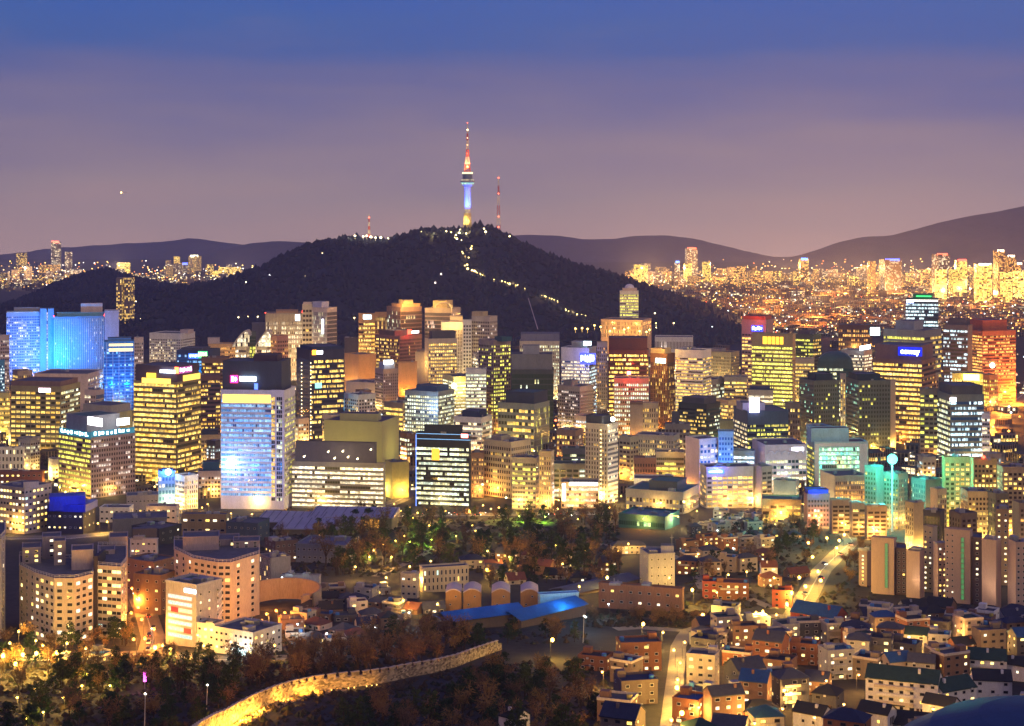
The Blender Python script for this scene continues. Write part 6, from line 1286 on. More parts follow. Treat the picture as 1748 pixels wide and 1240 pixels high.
many('w', [(1150, 1192), (1156, 1130), (1160, 1158), (1146, 1226), (1165, 1095), (1130, 1078), (1153, 1108)], 'warm lamp in the narrow lit lane', 'lamps of the narrow lane')
many('w', [(1225, 1010), (1240, 1043), (1270, 1048), (1300, 1045), (1325, 1048), (1320, 985), (1240, 980), (1275, 975), (1215, 960), (1190, 945)], 'yellow lamp in the upper village lanes', 'lamps of the upper village')
many('v', [(1505, 1210), (1588, 1208), (1390, 1222), (1440, 1200), (1330, 1208), (1712, 1112), (1268, 1200), (1240, 1140), (1348, 1148), (1440, 1120), (1520, 1130), (1215, 1110), (1320, 1100), (1650, 1105), (1600, 1128), (1480, 1078), (1555, 1092), (1232, 1100), (1285, 1125), (1300, 1165), (1395, 1088), (1410, 1160), (1462, 1150), (1255, 1172), (1225, 1225), (1292, 1232), (1345, 1180), (1575, 1070), (1635, 1075), (1700, 1085), (1070, 1165), (1030, 1145), (1060, 1215), (1190, 1205), (1540, 1150)], 'orange lamp tucked between hillside village houses', 'lamps of the hillside village')
many('w', [(835, 940), (870, 950), (905, 945), (990, 1000), (1000, 940), (1055, 940), (1065, 925), (960, 965), (700, 1020), (750, 1030), (1140, 985)], 'warm lamp among houses and trees below the park', 'lamps below the park')
many('c', [(512, 1063), (480, 985), (702, 1045), (640, 1070), (1040, 1030), (556, 1080), (1000, 1052), (1252, 935), (1222, 905)], 'cool white lamp among the dark old roofs', 'cool white lamps')
def inside(q, poly):
    return all((Vector(poly[(i+1) % len(poly)])-Vector(poly[i])).cross(q-Vector(poly[i])) > -3 for i in range(len(poly)))
for q, nn, o, Yq in FRONT:          # bracket lamps added to wash the building bases gold
    e = q+nn*5
    if any(inside(e, f) for f in FP): continue
    z = gz(Yq)+8; m = MB(); m.tube((q.x, q.y, z+.6), (e.x, e.y, z+.4), .12, .1, 5); m.octa((e.x, e.y, z), .5); m.build('added_glow_lamp', emis((1, .52, .08), 7), o); light('POINT', (e.x, e.y, z-.8), R.choice(((1, .58, .12), (1, .68, .18), (1, .40, .05))), R.choice((7000, 11000, 18000)), o, None, .5)
# avenue in front of the office quarter, and the streets running back between the towers
av = [(310, 868), (325, 858), (345, 866), (356, 860), (395, 876), (430, 877), (470, 876), (500, 874), (660, 870), (675, 860), (684, 872), (700, 866), (712, 875), (730, 871), (760, 872), (800, 871), (826, 862), (838, 868), (852, 866), (865, 868), (900, 868), (950, 868), (1040, 866), (1050, 856), (1060, 846), (170, 893), (186, 890), (254, 884), (20, 893), (1300, 855), (1330, 880), (1190, 872)]
many('w', av, 'warm lamp lining the busy avenue before the office blocks', 'avenue lamps')
st = []
for y0 in (840, 806, 770, 738, 706, 676, 648, 625, 606):
    for k in range(6):
        for t in range(12):
            x, y = R.uniform(-20, 1740), y0+R.uniform(-9, 9); q = Vector(G2(x, depth(y, 8.5)))
            if not any(inside(q, f) for f in FP): st.append((x, y)); break
many('W', st, 'warm lamp on the streets between office towers', 'streets among the towers')
# ---------------------------------------------------------------- lamps on the hill
def dot(x, y, Yd, r, col, label, name='hill_lamp', group=None, st=8, z=None):
    p = P(x, y, Yd); m = MB(); m.octa(tuple(p), r); m.tube((p.x, p.y, p.z-r), (p.x, p.y, p.z-7), .05, .05, 4)
    return tag(m.build(name, [emis(col, st)], None, tuple(p)), label, 'lamp', group)
def hillY(x, y):     # distance at which the sight line through this pixel meets the hill
    for Yq in range(3060, 3905, 8):
        p = P(x, y, Yq)
        if nam(p.x, Yq) > p.z-2: return Yq-6
    return 3880
PATH = [(806, 418), (804, 425), (801, 428), (789, 430), (790, 437), (800, 440), (807, 446), (798, 452), (789, 455), (806, 462), (812, 464), (818, 467), (824, 470), (832, 474), (853, 480), (862, 482), (870, 485), (880, 487), (888, 490), (903, 497), (925, 505), (938, 509), (946, 512), (958, 518), (962, 524), (966, 530), (975, 534), (985, 537), (1000, 539), (915, 500), (930, 507), (952, 516), (810, 463), (857, 481)]
PATH += [((a[0]+c[0])/2+R.uniform(-1, 1), (a[1]+c[1])/2+R.uniform(-1, 1)) for a, c in zip(PATH[:29], PATH[1:29])]
for x, y in PATH[::5]: q = P(x, y-3, hillY(x, y)-8); light('POINT', q, (1, .6, .12), 9000, None, None, 1, 'path_lamp_light')
for x in (740, 765, 785, 800): light('POINT', P(x, 396, hillY(x, 398)-14), (1, .7, .15), 40000, None, None, 1, 'summit_light')
for x in (600, 630, 655): light('POINT', P(x, 402, 3850), (1, .8, .3), 20000, None, None, 1, 'summit_light')
for x, y in PATH: dot(x, y, hillY(x, y), R.choice((.7, 1.0, 1.4, 2.6)), (1, .70, .20), 'yellow lamp on the path zigzagging up the dark hill', 'path_lamp', 'lamps along the hill path')
for x, y in [(596, 408), (606, 403), (620, 404), (633, 405), (650, 406), (662, 408), (626, 403), (641, 406)]: dot(x, y, 3870, R.uniform(2.2, 3.6), (1, .85, .45), 'bright lamp on the lower crest beside the short mast', 'crest_lamp', 'lamps on the lower crest')
for x, y in [(720, 396), (727, 395), (735, 396), (745, 395), (752, 396), (762, 395), (770, 397), (778, 402), (784, 398), (790, 405), (796, 399), (780, 408), (788, 411), (800, 404), (795, 410), (776, 406), (786, 393), (803, 396), (826, 391), (829, 396), (870, 404)]: dot(x, y, min(hillY(x, y+2), 3862), R.uniform(1.6, 3.0), (1, .80, .32), 'yellow lamp in the cluster at the foot of the broadcast tower', 'summit_lamp', 'lamps at the tower foot')
for x, y in [(520, 472), (487, 545), (503, 546), (570, 543), (550, 433), (440, 541), (407, 542), (423, 541), (605, 543), (232, 515), (258, 514), (202, 530), (240, 545), (300, 555), (215, 512), (385, 541), (1222, 536), (1118, 535), (1188, 539), (1100, 548), (1190, 555), (1150, 552), (1120, 560), (360, 488), (420, 482), (460, 470), (485, 467)]: dot(x, y, hillY(x, y), 1.6, R.choice(((1, .8, .4), (.95, .95, 1), (1, .7, .25))), 'tiny lone lamp on the wooded flank of the hill', 'hill_lamp', 'lone lamps on the hill flank')
for (x, y, l) in ((753, 468, 'upper white cable car lit on the hill flank'), (743, 483, 'lower white cable car lit on the hill flank')):
    Yq = hillY(x, y)-25; p = P(x, y, Yq); o = empty('cable_car', tuple(p), l, 'cable car', 'cable cars'); m = MB(); m.box(p.x-1.6, p.x+1.6, p.y-2.5, p.y+2.5, p.z-1.8, p.z+1.8); m.build('cabin', emis((1, .8, .7), 1.6), o); m = MB(); m.tube((p.x, p.y, p.z+1.8), (p.x, p.y, p.z+6), .25, .25, 4); m.build('hanger', METAL, o)
o = empty('cableway', tuple(P(905, 510, 3300)), 'pale slanting cableway pylon line running down to the foot of the hill', 'cableway'); m = MB(); m.tube(P(902, 510, 3300), P(918, 562, 3100), .7, .8, 5); m.build('cable', mat((.6, .5, .5)), o)
# hillside hotel with a dome
B = b(1058, 1090, 1090, 498, 560, 5, 'band G .8 grey 1.3', None, WH, 'white round topped tower standing alone at the foot of the dark hill', 'dome_tower', 'tower', crown=[(1062, 1088, 493, PK)], top=4, k=0, Y=3080)
m = MB(); p = P(1074.5, 493, 3092); m.lathe((p.x, p.y, p.z-.5), [(9, 0), (8.6, 3), (7, 6), (4, 8.2), (0, 9)], 16); m.build('dome', mat((.75, .7, .75), .4), B.o)
B = b(1026, 1096, 1112, 548, 578, 7, 'strip O .5 brown', 'strip O .4 brown', (.62, .42, .30), 'long pink low hall glowing orange in front of the domed tower', 'hall', 'hall', top=2, k=2, Y=3000); wash(B, 'F', (1, .5, .2), 2, .2, .5)
for x in range(980, 1120, 12): dot(x+R.uniform(-4, 4), 563+R.uniform(-8, 8)-abs(x-1050)*.05, 2950, 2.0, (1, .62, .12), 'golden lamp on the terrace below the domed tower', 'terrace_lamp', 'terrace lamps')
for x in (1010, 1060, 1100): light('POINT', P(x, 558, 2960), (1, .55, .1), 60000, B.o, None, 1)
tag(dot(1120, 552, 3050, 1, (1, .8, .3), 'x'), 'small yellow lamp between the domed tower and the hill edge', 'lamp')
# two small dark lodges on the hill edge with yellow light
# ---------------------------------------------------------------- far city
FC = [mat((.30, .22, .18), .9, .3, .05), mat((.24, .18, .16), .9, .3, .05), mat((.34, .27, .24), .9, .3, .05)]
FS = [winmat('grid', .42, 'Y', 'brown', (.30, .22, .18), 2.4), winmat('wide', .5, 'O', 'brown', (.28, .2, .16), 2.2), winmat('strip', .4, 'Y', 'brown', (.34, .27, .24), 2.2), winmat('grid', .3, 'W', 'brown', (.3, .24, .2), 2.2), winmat('wide', .85, 'Y', 'olive', (.3, .24, .1), 2.6)]
def far(x, yt, yb, wpx, si, label, group=None, Yd=None, tip=None, dp=None, name='distant_tower'):
    Yd = Yd or depth(yb); s = Yd/F; X = (x-CX)*s; w_ = wpx*s/2; d_ = dp or max(14, w_); z0 = gz(Yd)-2; z1 = P(0, yt, Yd).z; m = MB(); z1 = max(z1, z0+8)
    th = R.uniform(-.3, .3); q = [(X+u*math.cos(th)-v*math.sin(th), Yd+u*math.sin(th)+v*math.cos(th)) for u, v in ((-w_, -d_), (w_, -d_), (w_, d_), (-w_, d_))]
    nf = max(2, round((z1-z0)/3.6)); sd = R.randrange(9000)
    for i in range(4):
        a, c = q[i], q[(i+1) % 4]; n = max(2, round(math.hypot(a[0]-c[0], a[1]-c[1])/3.6)); m.face([(*a, z0), (*c, z0), (*c, z1), (*a, z1)], 0, [(sd, 0), (sd+n, 0), (sd+n, nf), (sd, nf)])
    m.face([(*p, z1) for p in q], 1)
    o = m.build(name, [FS[si], FC[si % 3]], None, (X, Yd, z0)); tag(o, label, 'tower', group)
    if tip:
        t = MB(); t.box(X-w_*.8, X+w_*.8, Yd-d_-1, Yd-d_+2, z1-2*s, z1+1.5*s); ROOT[o.name] = Vector((X, Yd, z0)); t.build('top_light', emis(tip, 4), o)
    return o
NAMED = [(1180, 424, 500, 18, 3, 'tall far tower with red lamps along its top', (1, .1, .05)), (1174, 450, 505, 12, 4, 'yellow far tower in front of the red topped one', None), (1206, 447, 505, 13, 4, 'brightest yellow far slab right of the red topped tower', None), (1088, 452, 500, 10, 4, 'far yellow twin slab nearest the hill edge', None), (1100, 453, 500, 10, 4, 'second far yellow twin slab beside the hill edge', None),
  (1156, 447, 500, 8, 3, 'far tower with a blue roof sign', (.1, .3, 1)), (1372, 442, 500, 14, 1, 'far tower with a glowing blue and red crown', (.1, .3, 1)), (1606, 434, 520, 22, 3, 'far tower with two red lamps above a dark waist', (1, .1, .05)), (1640, 444, 520, 18, 4, 'far tower with a red line along its yellow top', (1, .08, .05)),
  (1706, 428, 530, 14, 1, 'tallest of the far towers on the right with a pale cap', (1, .75, .5)), (1724, 437, 530, 14, 1, 'second tallest of the far towers on the right with a pale cap', (1, .75, .5)), (1738, 450, 530, 10, 1, 'shorter far tower with a pale cap next to the tall pair', (1, .75, .5)), (1678, 451, 535, 26, 4, 'broad golden far hotel with a glowing white crown', (1, .9, .6)), (1715, 464, 530, 20, 4, 'golden gridded far block beside the golden hotel', None), (1738, 462, 530, 20, 4, 'golden gridded far block at the very edge', None),
  (1606, 460, 525, 17, 4, 'yellow far block left of its twin under the red lamps', None), (1631, 460, 525, 17, 4, 'yellow far block right of its twin under the red lamps', None), (1520, 443, 520, 30, 3, 'far tower with a long blue roof line', (.08, .12, .9)), (1488, 446, 520, 12, 2, 'far slim tower left of the blue roof line', None),
  (96, 413, 478, 16, 3, 'tall far tower with a red lamp rising over the haze', (1, .15, .08)), (37, 432, 480, 14, 0, 'far lit tower standing alone at the hazy edge', None), (117, 430, 482, 12, 3, 'shorter far tower beside the tall hazy one', None), (84, 452, 484, 26, 1, 'pinkish far block before the tall hazy tower', None), (211, 448, 480, 22, 4, 'orange far block above the wooded knoll', None), (315, 450, 480, 16, 3, 'far block with a blue line on its roof', (.1, .15, 1)), (333, 437, 482, 16, 2, 'far tower with a dazzling white lamp on its corner', (1, .95, .6)), (302, 438, 478, 8, 4, 'far yellow slim tower near the blue roofed block', None), (392, 456, 488, 28, 4, 'far yellow block where the hill slope begins', None), (370, 462, 488, 12, 4, 'far yellow block left of the hill slope block', None)]
for x, yt, yb, w_, si, l, tip in NAMED: far(x, yt, yb-14, w_, si, l, None, None, tip)
for i in range(190):
    x = R.uniform(1075, 1765); yb = R.uniform(492, 512) if x > 1150 else R.uniform(485, 495); h = R.uniform(22, 42)*(1 if x > 1220 else .8); yt = yb-h+R.uniform(-4, 6)
    far(x, yt, yb, R.uniform(9, 17), R.choice((0, 0, 1, 1, 2, 2, 3)), 'hazy far apartment tower in the orange glow beyond the hill', 'far towers beyond the hill', depth(yb-12))
for i in range(46):
    x = R.uniform(-20, 205) if i < 32 else R.uniform(270, 415); yb = R.uniform(488, 500) if x < 210 else R.uniform(478, 486); yt = yb-R.uniform(14, 34)
    far(x, yt, yb, R.uniform(8, 15), R.choice((0, 3, 3, 2, 2)), 'dim grey far apartment tower over the blue lit hotel' if x < 210 else 'far lit block between wooded knoll and hill slope', 'far towers over the hotel' if x < 210 else 'far blocks between the hills', depth(yb-8))
for x, l in ((207, 'golden edged far tower left of its twin against the dark hill'), (221, 'golden edged far tower right of its twin against the dark hill')): far(x, 474, 514, 10, 2, l, 'twin golden far towers', 3450)
# low districts with their lights: uncountable
def district(n, x0, x1, y0, y1, name, label, hmax, smin, smax):
    m = MB()
    for i in range(n):
        x, y = R.uniform(x0, x1), R.uniform(y0, y1); Yd = depth(y); X = (x-CX)*Yd/F; w_ = R.uniform(smin, smax); d_ = R.uniform(smin, smax); z = gz(Yd); h = R.uniform(4, hmax); t = R.uniform(0, 1.5)
        q = [(X+u*math.cos(t)-v*math.sin(t), Yd+u*math.sin(t)+v*math.cos(t)) for u, v in ((-w_, -d_), (w_, -d_), (w_, d_), (-w_, d_))]; sd = R.randrange(9000); k = R.randrange(3)
        for j in range(4): m.face([(*q[j], z-1), (*q[(j+1) % 4], z-1), (*q[(j+1) % 4], z+h), (*q[j], z+h)], k, [(sd, 0), (sd+5, 0), (sd+5, h/3.4), (sd, h/3.4)])
        m.face([(*p, z+h) for p in q], 3)
    return tag(m.build(name, [winmat('grid', .16, 'Y', 'black', (.2, .14, .11), 1.8), winmat('grid', .1, 'O', 'black', (.16, .11, .1), 1.8), winmat('wide', .2, 'W', 'black', (.22, .2, .2), 1.6), mat((.06, .055, .06), .9)]), label, None, None, 'stuff')
district(900, 1180, 1800, 512, 575, 'far_rooftops', 'sea of small far rooftops beyond the east midtown', 16, 7, 18)
district(700, 1150, 1800, 470, 512, 'far_rooftops', 'hazy far rooftops among the apartment towers', 25, 10, 26)
district(380, -60, 460, 470, 500, 'far_rooftops', 'hazy far rooftops over the hotel', 22, 10, 24)
district(880, -160, 1960, 590, 850, 'low_rooftops', 'low roofs filling the ground between the office towers', 15, 6, 12)
def lights(n, x0, x1, y0, y1, name, label, cols, rmin, rmax, hh=(2, 25), st=5):
    m = MB()
    for i in range(n):
        x, y = R.uniform(x0, x1), R.uniform(y0, y1); Yd = depth(y); X = (x-CX)*Yd/F; r = R.uniform(rmin, rmax)*Yd/6000; m.octa((X, Yd, gz(Yd)+R.uniform(*hh)), r, R.randrange(len(cols)))
    return tag(m.build(name, [emis(c, st) for c in cols]), label, None, None, 'stuff')
WC = [(1, .62, .15), (1, .42, .06), (1, .8, .4), (1, .55, .12), (1, .25, .04)]
lights(620, 1190, 1800, 510, 580, 'city_lights', 'scatter of street lights over the far rooftops', WC+[(1, .12, .03), (.8, .95, 1)], 1.2, 3.0)
lights(520, 1080, 1800, 462, 510, 'city_lights', 'scatter of street lights in the orange haze', WC, 1.2, 2.6, (2, 60))
lights(420, -60, 460, 462, 500, 'city_lights', 'scatter of street lights in the hazy far plain', WC+[(1, .9, .75)], 1.2, 2.6, (2, 50))
lights(500, -40, 1760, 600, 860, 'city_lights', 'scatter of lamps and lit signs between office towers', WC+[(.85, .95, 1), (1, .15, .05)], 3, 5.5, (3, 14))
for i in range(30):
    x, y = R.uniform(1220, 1760), R.uniform(500, 572); Yd = depth(y); light('POINT', ((x-CX)*Yd/F, Yd, gz(Yd)+22), R.choice(((1, .42, .07), (1, .3, .04), (1, .55, .15))), 8e5, None, None, 2, 'district_lamp')
for i in range(26):
    x, y = R.uniform(1080, 1760), R.uniform(470, 500); Yd = depth(y); light('POINT', ((x-CX)*Yd/F, Yd, gz(Yd)+60), (1, .48, .12), 1.5e6, None, None, 3, 'district_lamp')
for i in range(8):
    x, y = R.uniform(-20, 420), R.uniform(470, 490); Yd = depth(y); light('POINT', ((x-CX)*Yd/F, Yd, gz(Yd)+50), (1, .6, .3), 1.0e6, None, None, 3, 'district_lamp')
for x, y in ((1690, 735), (1715, 705), (1700, 720), (1740, 690)): Yd = depth(y); light('POINT', ((x-CX)*Yd/F, Yd, gz(Yd)+14), (1, .3, .03), 2.6e5, None, None, 1, 'district_lamp')
o = empty('aeroplane', tuple(P(211, 329, 7000)), 'tiny lit aeroplane crossing the evening sky', 'aeroplane'); p = P(211, 329, 7000)
m = MB(); m.tube((p.x-16, p.y, p.z), (p.x+18, p.y, p.z), 2, 1.4, 8); m.build('fuselage', mat(WH), o); m = MB(); m.tube((p.x-2, p.y-16, p.z), (p.x-2, p.y+16, p.z), .8, .8, 5); m.build('wing', mat(WH), o); m = MB(); m.ball((p.x-9, p.y-2.5, p.z), 3, 0, 6); m.build('landing_light', emis((1, .7, .2), 8), o)
# ---------------------------------------------------------------- trees
def bark(): return mat((.045, .032, .024), .95, .3, 1)
TW = [mat((.20, .11, .055), .95, .35, 1, streak=False), mat((.11, .07, .045), .95, .35, 1, streak=False), mat((.22, .13, .05), .95, .3, 1, streak=False)]
PN = [mat((.018, .042, .018), .95, .4, 1, streak=False), mat((.04, .060, .016), .95, .4, 1, streak=False)]
def bare(h, sp, mi):
    o = empty('bare_tree', (0, 0, 0), None, 'tree'); m = MB(); m.tube((0, 0, -1), (0, 0, h*.35), h*.03, h*.02, 6); tips = []
    for k in range(7):
        a = k*2.4+R.random(); e = Vector((math.cos(a)*sp*R.uniform(.3, .6), math.sin(a)*sp*R.uniform(.3, .6), h*R.uniform(.6, .9))); s0 = Vector((0, 0, h*R.uniform(.22, .35))); m.tube(s0, e, h*.013, h*.004, 4); tips += [s0+(e-s0)*t for t in (.5, .75, 1)]
    m.build('trunk', bark(), o); c = MB()
    for k in range(420):
        s0 = R.choice(tips); d = Vector((R.gauss(0, 1), R.gauss(0, 1), R.gauss(.55, .8))).normalized(); L_ = R.uniform(.10, .26)*h; q = s0+d*L_*R.uniform(0, .7); e = q+d*L_*.6
        w_ = d.cross(Vector((R.gauss(0, 1), R.gauss(0, 1), R.gauss(0, 1)))).normalized()*R.uniform(.05, .17); c.face([q-w_, q+w_, e])
    c.build('crown', TW[mi], o); return o
def pine(h, sp, mi):
    o = empty('pine_tree', (0, 0, 0), None, 'tree'); m = MB(); m.tube((0, 0, -1), (R.uniform(-.4, .4), 0, h*.9), h*.028, h*.008, 6); m.build('trunk', bark(), o); c = MB()
    for k in range(46):
        t = R.random(); a = R.uniform(0, 2*PI); r = sp*(1-.65*t)*R.uniform(.25, 1); ctr = Vector((math.cos(a)*r, math.sin(a)*r, h*(.32+.66*t)))
        for j in range(11):
            d = Vector((R.gauss(0, 1), R.gauss(0, 1), R.gauss(0, .6))); q = ctr+d*h*.045; n = Vector((R.gauss(0, 1), R.gauss(0, 1), R.gauss(.6, 1))).normalized(); u = n.orthogonal().normalized()*R.uniform(.25, .6); v = n.cross(u)*R.uniform(.5, 1); c.face([q-u-v*.4, q+u-v*.3, q+v])
    c.build('crown', PN[mi], o); return o
PB = [bare(R.uniform(8, 11), R.uniform(4.5, 6), i % 3) for i in range(6)]; PP = [pine(R.uniform(8, 12), R.uniform(3, 4.4), i % 2) for i in range(5)]
tcount = {}; tfirst = set(); tseen = []
def tree(kind, x, y, label, group, s=1.0):
    pool = PB if kind == 'b' else PP; p = R.choice(pool); o = p if p.name not in tfirst else copy_tree(p); tfirst.add(p.name); Yd = depth(y)
    o.location = ((x-CX)*Yd/F, Yd, gz(Yd)-.2); o.rotation_euler = (0, 0, R.uniform(0, 6.3)); k = s*R.uniform(.75, 1.25); o.scale = (k, k, k*R.uniform(.9, 1.15)); o['label'] = label; o['group'] = group; o['category'] = 'tree'; tcount[kind] = tcount.get(kind, 0)+1
def zone(n, xa, xb, ya, yb, pb, lb, gb, lp='', gp='', test=None, s=1.0):
    for i in range(n):
        for t in range(20):
            x, y = R.uniform(xa, xb), R.uniform(ya, yb)
            if (test is None or test(x, y)) and free(x, y, 4): break
        else: continue
        if R.random() < pb: tree('b', x, y, lb, gb, s)
        else: tree('p', x, y, lp, gp, s)
wy = lambda x: float(np.interp(x, [p[0] for p in WP], [p[1] for p in WP]))
zone(60, 420, 800, 1085, 1175, 1, 'bare tree lit orange behind the fortress wall', 'bare trees behind the fortress wall', test=lambda x, y: y < wy(x)-12 and y > wy(x)-62, s=1.15)
zone(30, 80, 420, 1140, 1215, .35, 'bare tree in the dark wood above the fortress wall', 'bare trees above the wall', 'pine in the dark wood above the fortress wall', 'pines above the wall', lambda x, y: y < wy(x)-14, 1.05)
zone(44, -10, 400, 1135, 1195, .6, 'bare tree between the lower road and the dark wood', 'bare trees below the road', 'pine between the lower road and the dark wood', 'pines below the road', s=1.1)
zone(34, -10, 350, 1200, 1275, .3, 'bare tree at the nearest edge of the dark wood', 'bare trees at the bottom edge', 'pine at the nearest edge of the dark wood', 'pines at the bottom edge', lambda x, y: y < wy(x)-18 or x < 300)
zone(46, 560, 1035, 1215, 1275, .4, 'bare tree in the dark hollow below the fortress wall', 'bare trees below the wall', 'pine in the dark hollow below the fortress wall', 'pines below the wall', lambda x, y: y > wy(x)+46)
zone(52, 760, 1020, 1130, 1225, .25, 'bare tree in the dark wood beside the village', 'bare trees beside the village', 'pine in the dark wood beside the village', 'pines beside the village', lambda x, y: y > wy(x)+44 and x < np.interp(y, [1130, 1225], [960, 1025]))
zone(34, 640, 1010, 1080, 1112, .5, 'bare brown tree between the blue roofs and the wall', 'bare trees below the blue roofs', 'dark pine between the blue roofs and the wall', 'pines below the blue roofs', lambda x, y: y < wy(x)-10)
zone(150, 540, 1060, 884, 985, .55, 'bare tree in the lamplit city park', 'park trees', 'dark pine in the lamplit city park', 'park pines', s=1.45)
zone(26, 700, 1060, 872, 890, .9, 'bare tree along the avenue before the office blocks', 'avenue trees', 'pine along the avenue', 'avenue pines', s=.8)
zone(24, 440, 560, 884, 925, .85, 'bare tree in front of the museum', 'museum trees', 'pine in front of the museum', 'museum pines', s=.9)
zone(26, 5, 275, 1082, 1116, .5, 'bare tree at the foot of the pink apartment blocks', 'trees at the apartment foot', 'dark pine at the foot of the pink apartment blocks', 'pines at the apartment foot', lambda x, y: not 232 < x < 275)
zone(22, 1010, 1250, 1048, 1072, 1, 'brown brush tree on the slope under the star bright lamps', 'brush slope trees', s=.7, test=lambda x, y: True)
zone(70, 1180, 1480, 885, 1000, .6, 'bare tree on the park slope by the bright road', 'trees by the bright road', 'dark pine on the park slope by the bright road', 'pines by the bright road', test=lambda x, y: abs(x-np.interp(y, [885, 905, 925, 945, 975, 1015], [1400, 1440, 1455, 1432, 1402, 1380])) > 32)
zone(20, 820, 1080, 985, 1010, .4, 'bare tree between the low houses behind the blue roofs', 'trees behind the blue roofs', 'dark pine between the low houses behind the blue roofs', 'pines behind the blue roofs')
zone(14, 20, 130, 755, 800, .6, 'bare tree beside the white slatted block', 'trees by the slatted block', 'dark pine beside the white slatted block', 'pines by the slatted block')
for p in PB+PP:
    if p.name not in tfirst:
        for ch in list(p.children): bpy.data.objects.remove(ch)
        bpy.data.objects.remove(p)
m = MB()
def scrub(n, xa, xb, ya, yb, test=None, r0=.6, r1=1.8):
    for i in range(n):
        x, y = R.uniform(xa, xb), R.uniform(ya, yb)
        if test and not test(x, y): continue
        Yd = depth(y); r = R.uniform(r0, r1); m.octa(((x-CX)*Yd/F, Yd, gz(Yd)+r*.2), r, R.randrange(3), r*R.uniform(.5, 1.1), .35)
for gx, gy, gw, gh in ((745, 915, 60, 10), (895, 893, 70, 8), (705, 930, 40, 8)):
    pts = [G2(gx+gw*math.cos(t*PI/8), depth(gy+gh*math.sin(t*PI/8))) for t in range(16)]; lm = MB(); lm.face([(p[0], p[1], gz(p[1])+.35) for p in pts][::-1]); lo = lm.build('lawn', mat((.05, .11, .02), .95, .3, .3, streak=False)); lo['kind'] = 'structure'
    light('POINT', (*G2(gx, depth(gy)), gz(depth(gy))+6), (.6, 1, .1), 6000, None, None, .5, 'lawn_light')
scrub(2600, -20, 1040, 1130, 1275, lambda x, y: not (wy(x)-4 < y < wy(x)+5)); scrub(900, 430, 1010, 1080, 1165, lambda x, y: y < wy(x)-8); scrub(1500, 440, 1060, 885, 985, None, .8, 2.4); scrub(900, 1170, 1500, 885, 1040, lambda x, y: abs(x-np.interp(y, [885, 905, 925, 945, 975, 1015, 1060], [1400, 1440, 1455, 1432, 1402, 1380, 1350])) > 26, .6, 2); scrub(500, 1000, 1260, 1046, 1072)
tag(m.build('undergrowth', [mat((.03, .024, .016), 1), mat((.045, .034, .02), 1), mat((.02, .026, .014), 1)]), 'dark brown scrub covering the wooded slopes and the park', None, None, 'stuff')
print('trees', tcount)
# ---------------------------------------------------------------- vehicles on the bright roads
def car(col):
    o = empty('car', (0, 0, 0), None, 'car'); m = MB(); m.box(-.9, .9, -2.2, 2.2, .35, .95); m.build('body', mat(col, .35), o); m = MB(); m.prism([(-.8, -1.2), (.8, -1.2), (.8, 1.5), (-.8, 1.5)], .94, 1.5); m.build('cabin', DARKP, o)
    for s in (-1, 1):
        m = MB(); m.octa((s*.65, -2.25, .7), .28); m.build('headlight', emis((1, .95, .8), 12), o); m = MB(); m.octa((s*.65, 2.25, .75), .2); m.build('tail_light', emis((1, .05, .02), 8), o)
        for t in (-1.3, 1.3):
            m = MB(); m.tube((s*.92, t, .34), (s*.7, t, .34), .34, .34, 10); m.build('wheel', DARKM, o)
    return o
CR = [car((.5, .5, .52)), car((.05, .05, .06)), car((.6, .58, .55))]; cf = set()
def putcar(x, y, rz, label, group):
    p = R.choice(CR); o = p if p.name not in cf else copy_tree(p); cf.add(p.name); Yd = depth(y); o.location = ((x-CX)*Yd/F, Yd, gz(Yd)+.3); o.rotation_euler = (0, 0, rz); o['label'] = label; o['group'] = group
for k in range(6):
    t = k/5; x, y = np.interp(t, [0, .35, .6, 1], [1362, 1392, 1412, 1446]), np.interp(t, [0, .35, .6, 1], [1045, 995, 965, 932]); putcar(x+R.choice((-5, 5)), y, R.choice((.35, .35+PI)), 'small car with its lights on driving along the bright road', 'cars on the bright road')
for k in range(9):
    putcar(R.uniform(-5, 80), R.choice((1125, 1130)), R.choice((1.57, -1.57)), 'small car with its lights on driving along the lower road', 'cars on the lower road')
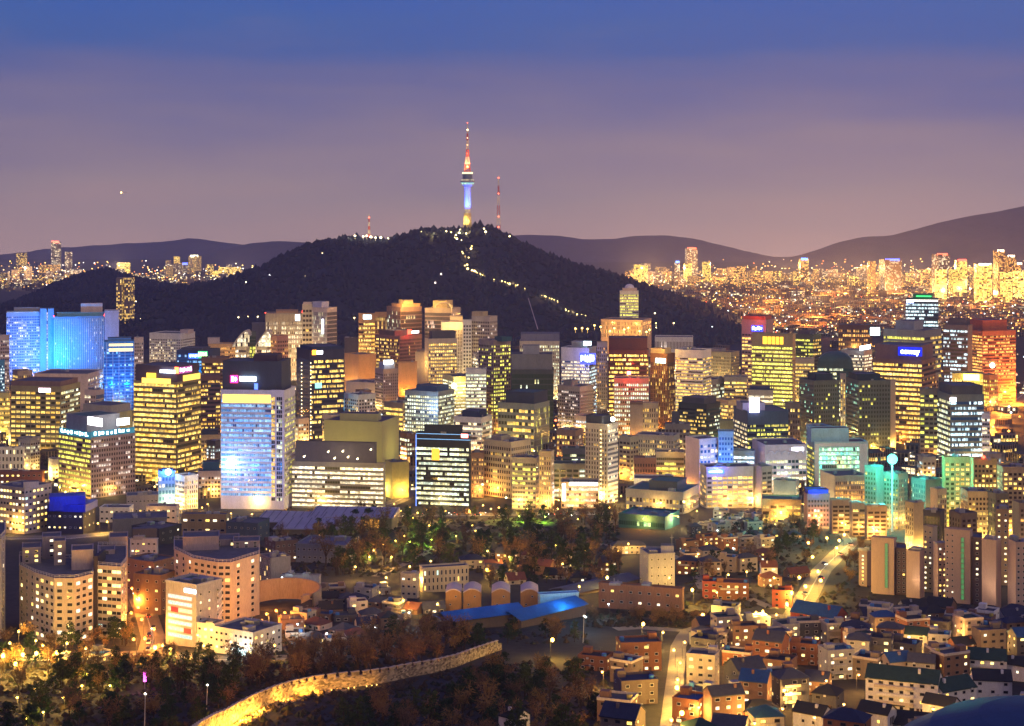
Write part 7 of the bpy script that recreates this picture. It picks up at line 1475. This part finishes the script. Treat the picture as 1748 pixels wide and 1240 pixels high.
for k in range(7):
    t = k/6; putcar(np.interp(t, [0, .5, 1], [256, 258, 234])+R.choice((-3, 4)), np.interp(t, [0, .5, 1], [1112, 1075, 1015]), R.choice((.1, PI+.1)), 'small car with its lights on in the orange lit street', 'cars in the orange lit street')
for k in range(24): putcar(R.uniform(300, 1060), 880+R.uniform(-3, 3), R.choice((1.57, -1.57)), 'small car with its lights on crossing before the office blocks', 'cars on the avenue')
# thin poles standing in the dark wood
for x, yt, yb, l in ((246, 1185, 1262, 'tall bare pole with a tiny lamp rising from the dark wood'), (352, 1170, 1216, 'thin lamp pole in the dark wood above the wall'), (995, 1052, 1098, 'pale flood lamp pole behind the pine wood')):
    Yd = depth(yb); p0, p1 = P(x, yb, Yd), P(x+2, yt, Yd); o = empty('pole', tuple(p0), l, 'pole'); m = MB(); m.tube(p0-Vector((0, 0, 2)), p1, .2, .14, 6); m.build('shaft', mat((.5, .48, .45)), o); m = MB(); m.octa(tuple(p1), .5); m.build('lamp', emis((1, .9, .7), 5), o)
Yd = depth(1180); p = P(247, 1156, Yd); o = empty('neon_sign', (p.x, p.y, gz(Yd)), 'upright magenta neon sign glowing among bare trees', 'sign'); m = MB(); m.box(p.x-.5, p.x+.5, p.y, p.y+.4, p.z-1.8, p.z+1.8); m.build('panel', emis((1, .12, .85), 4), o); m = MB(); m.tube((p.x, p.y+.2, gz(Yd)-1), (p.x, p.y+.2, p.z-1.8), .12, .12, 5); m.build('pole', METAL, o); light('POINT', (p.x, p.y-2, p.z), (1, .1, .8), 700, o, None, .5)
# ---------------------------------------------------------------- the evening haze
hz = MB(); hz.box(-9000, 9000, -2600, 13600, -120, 1500); ho = hz.build('haze', mat((1, 1, 1))); ho['kind'] = 'stuff'; ho['label'] = 'thin evening haze over the whole city'
hm = bpy.data.materials.new('haze'); hm.use_nodes = True; t = hm.node_tree; t.nodes.remove(t.nodes['Principled BSDF']); pv = t.nodes.new('ShaderNodeVolumePrincipled'); pv.inputs['Color'].default_value = (.54, .60, 1, 1); pv.inputs['Density'].default_value = 5.8e-5; pv.inputs['Anisotropy'].default_value = .2
t.links.new(pv.outputs[0], t.nodes['Material Output'].inputs['Volume']); ho.data.materials[0] = hm
print('built', len(bpy.data.objects))
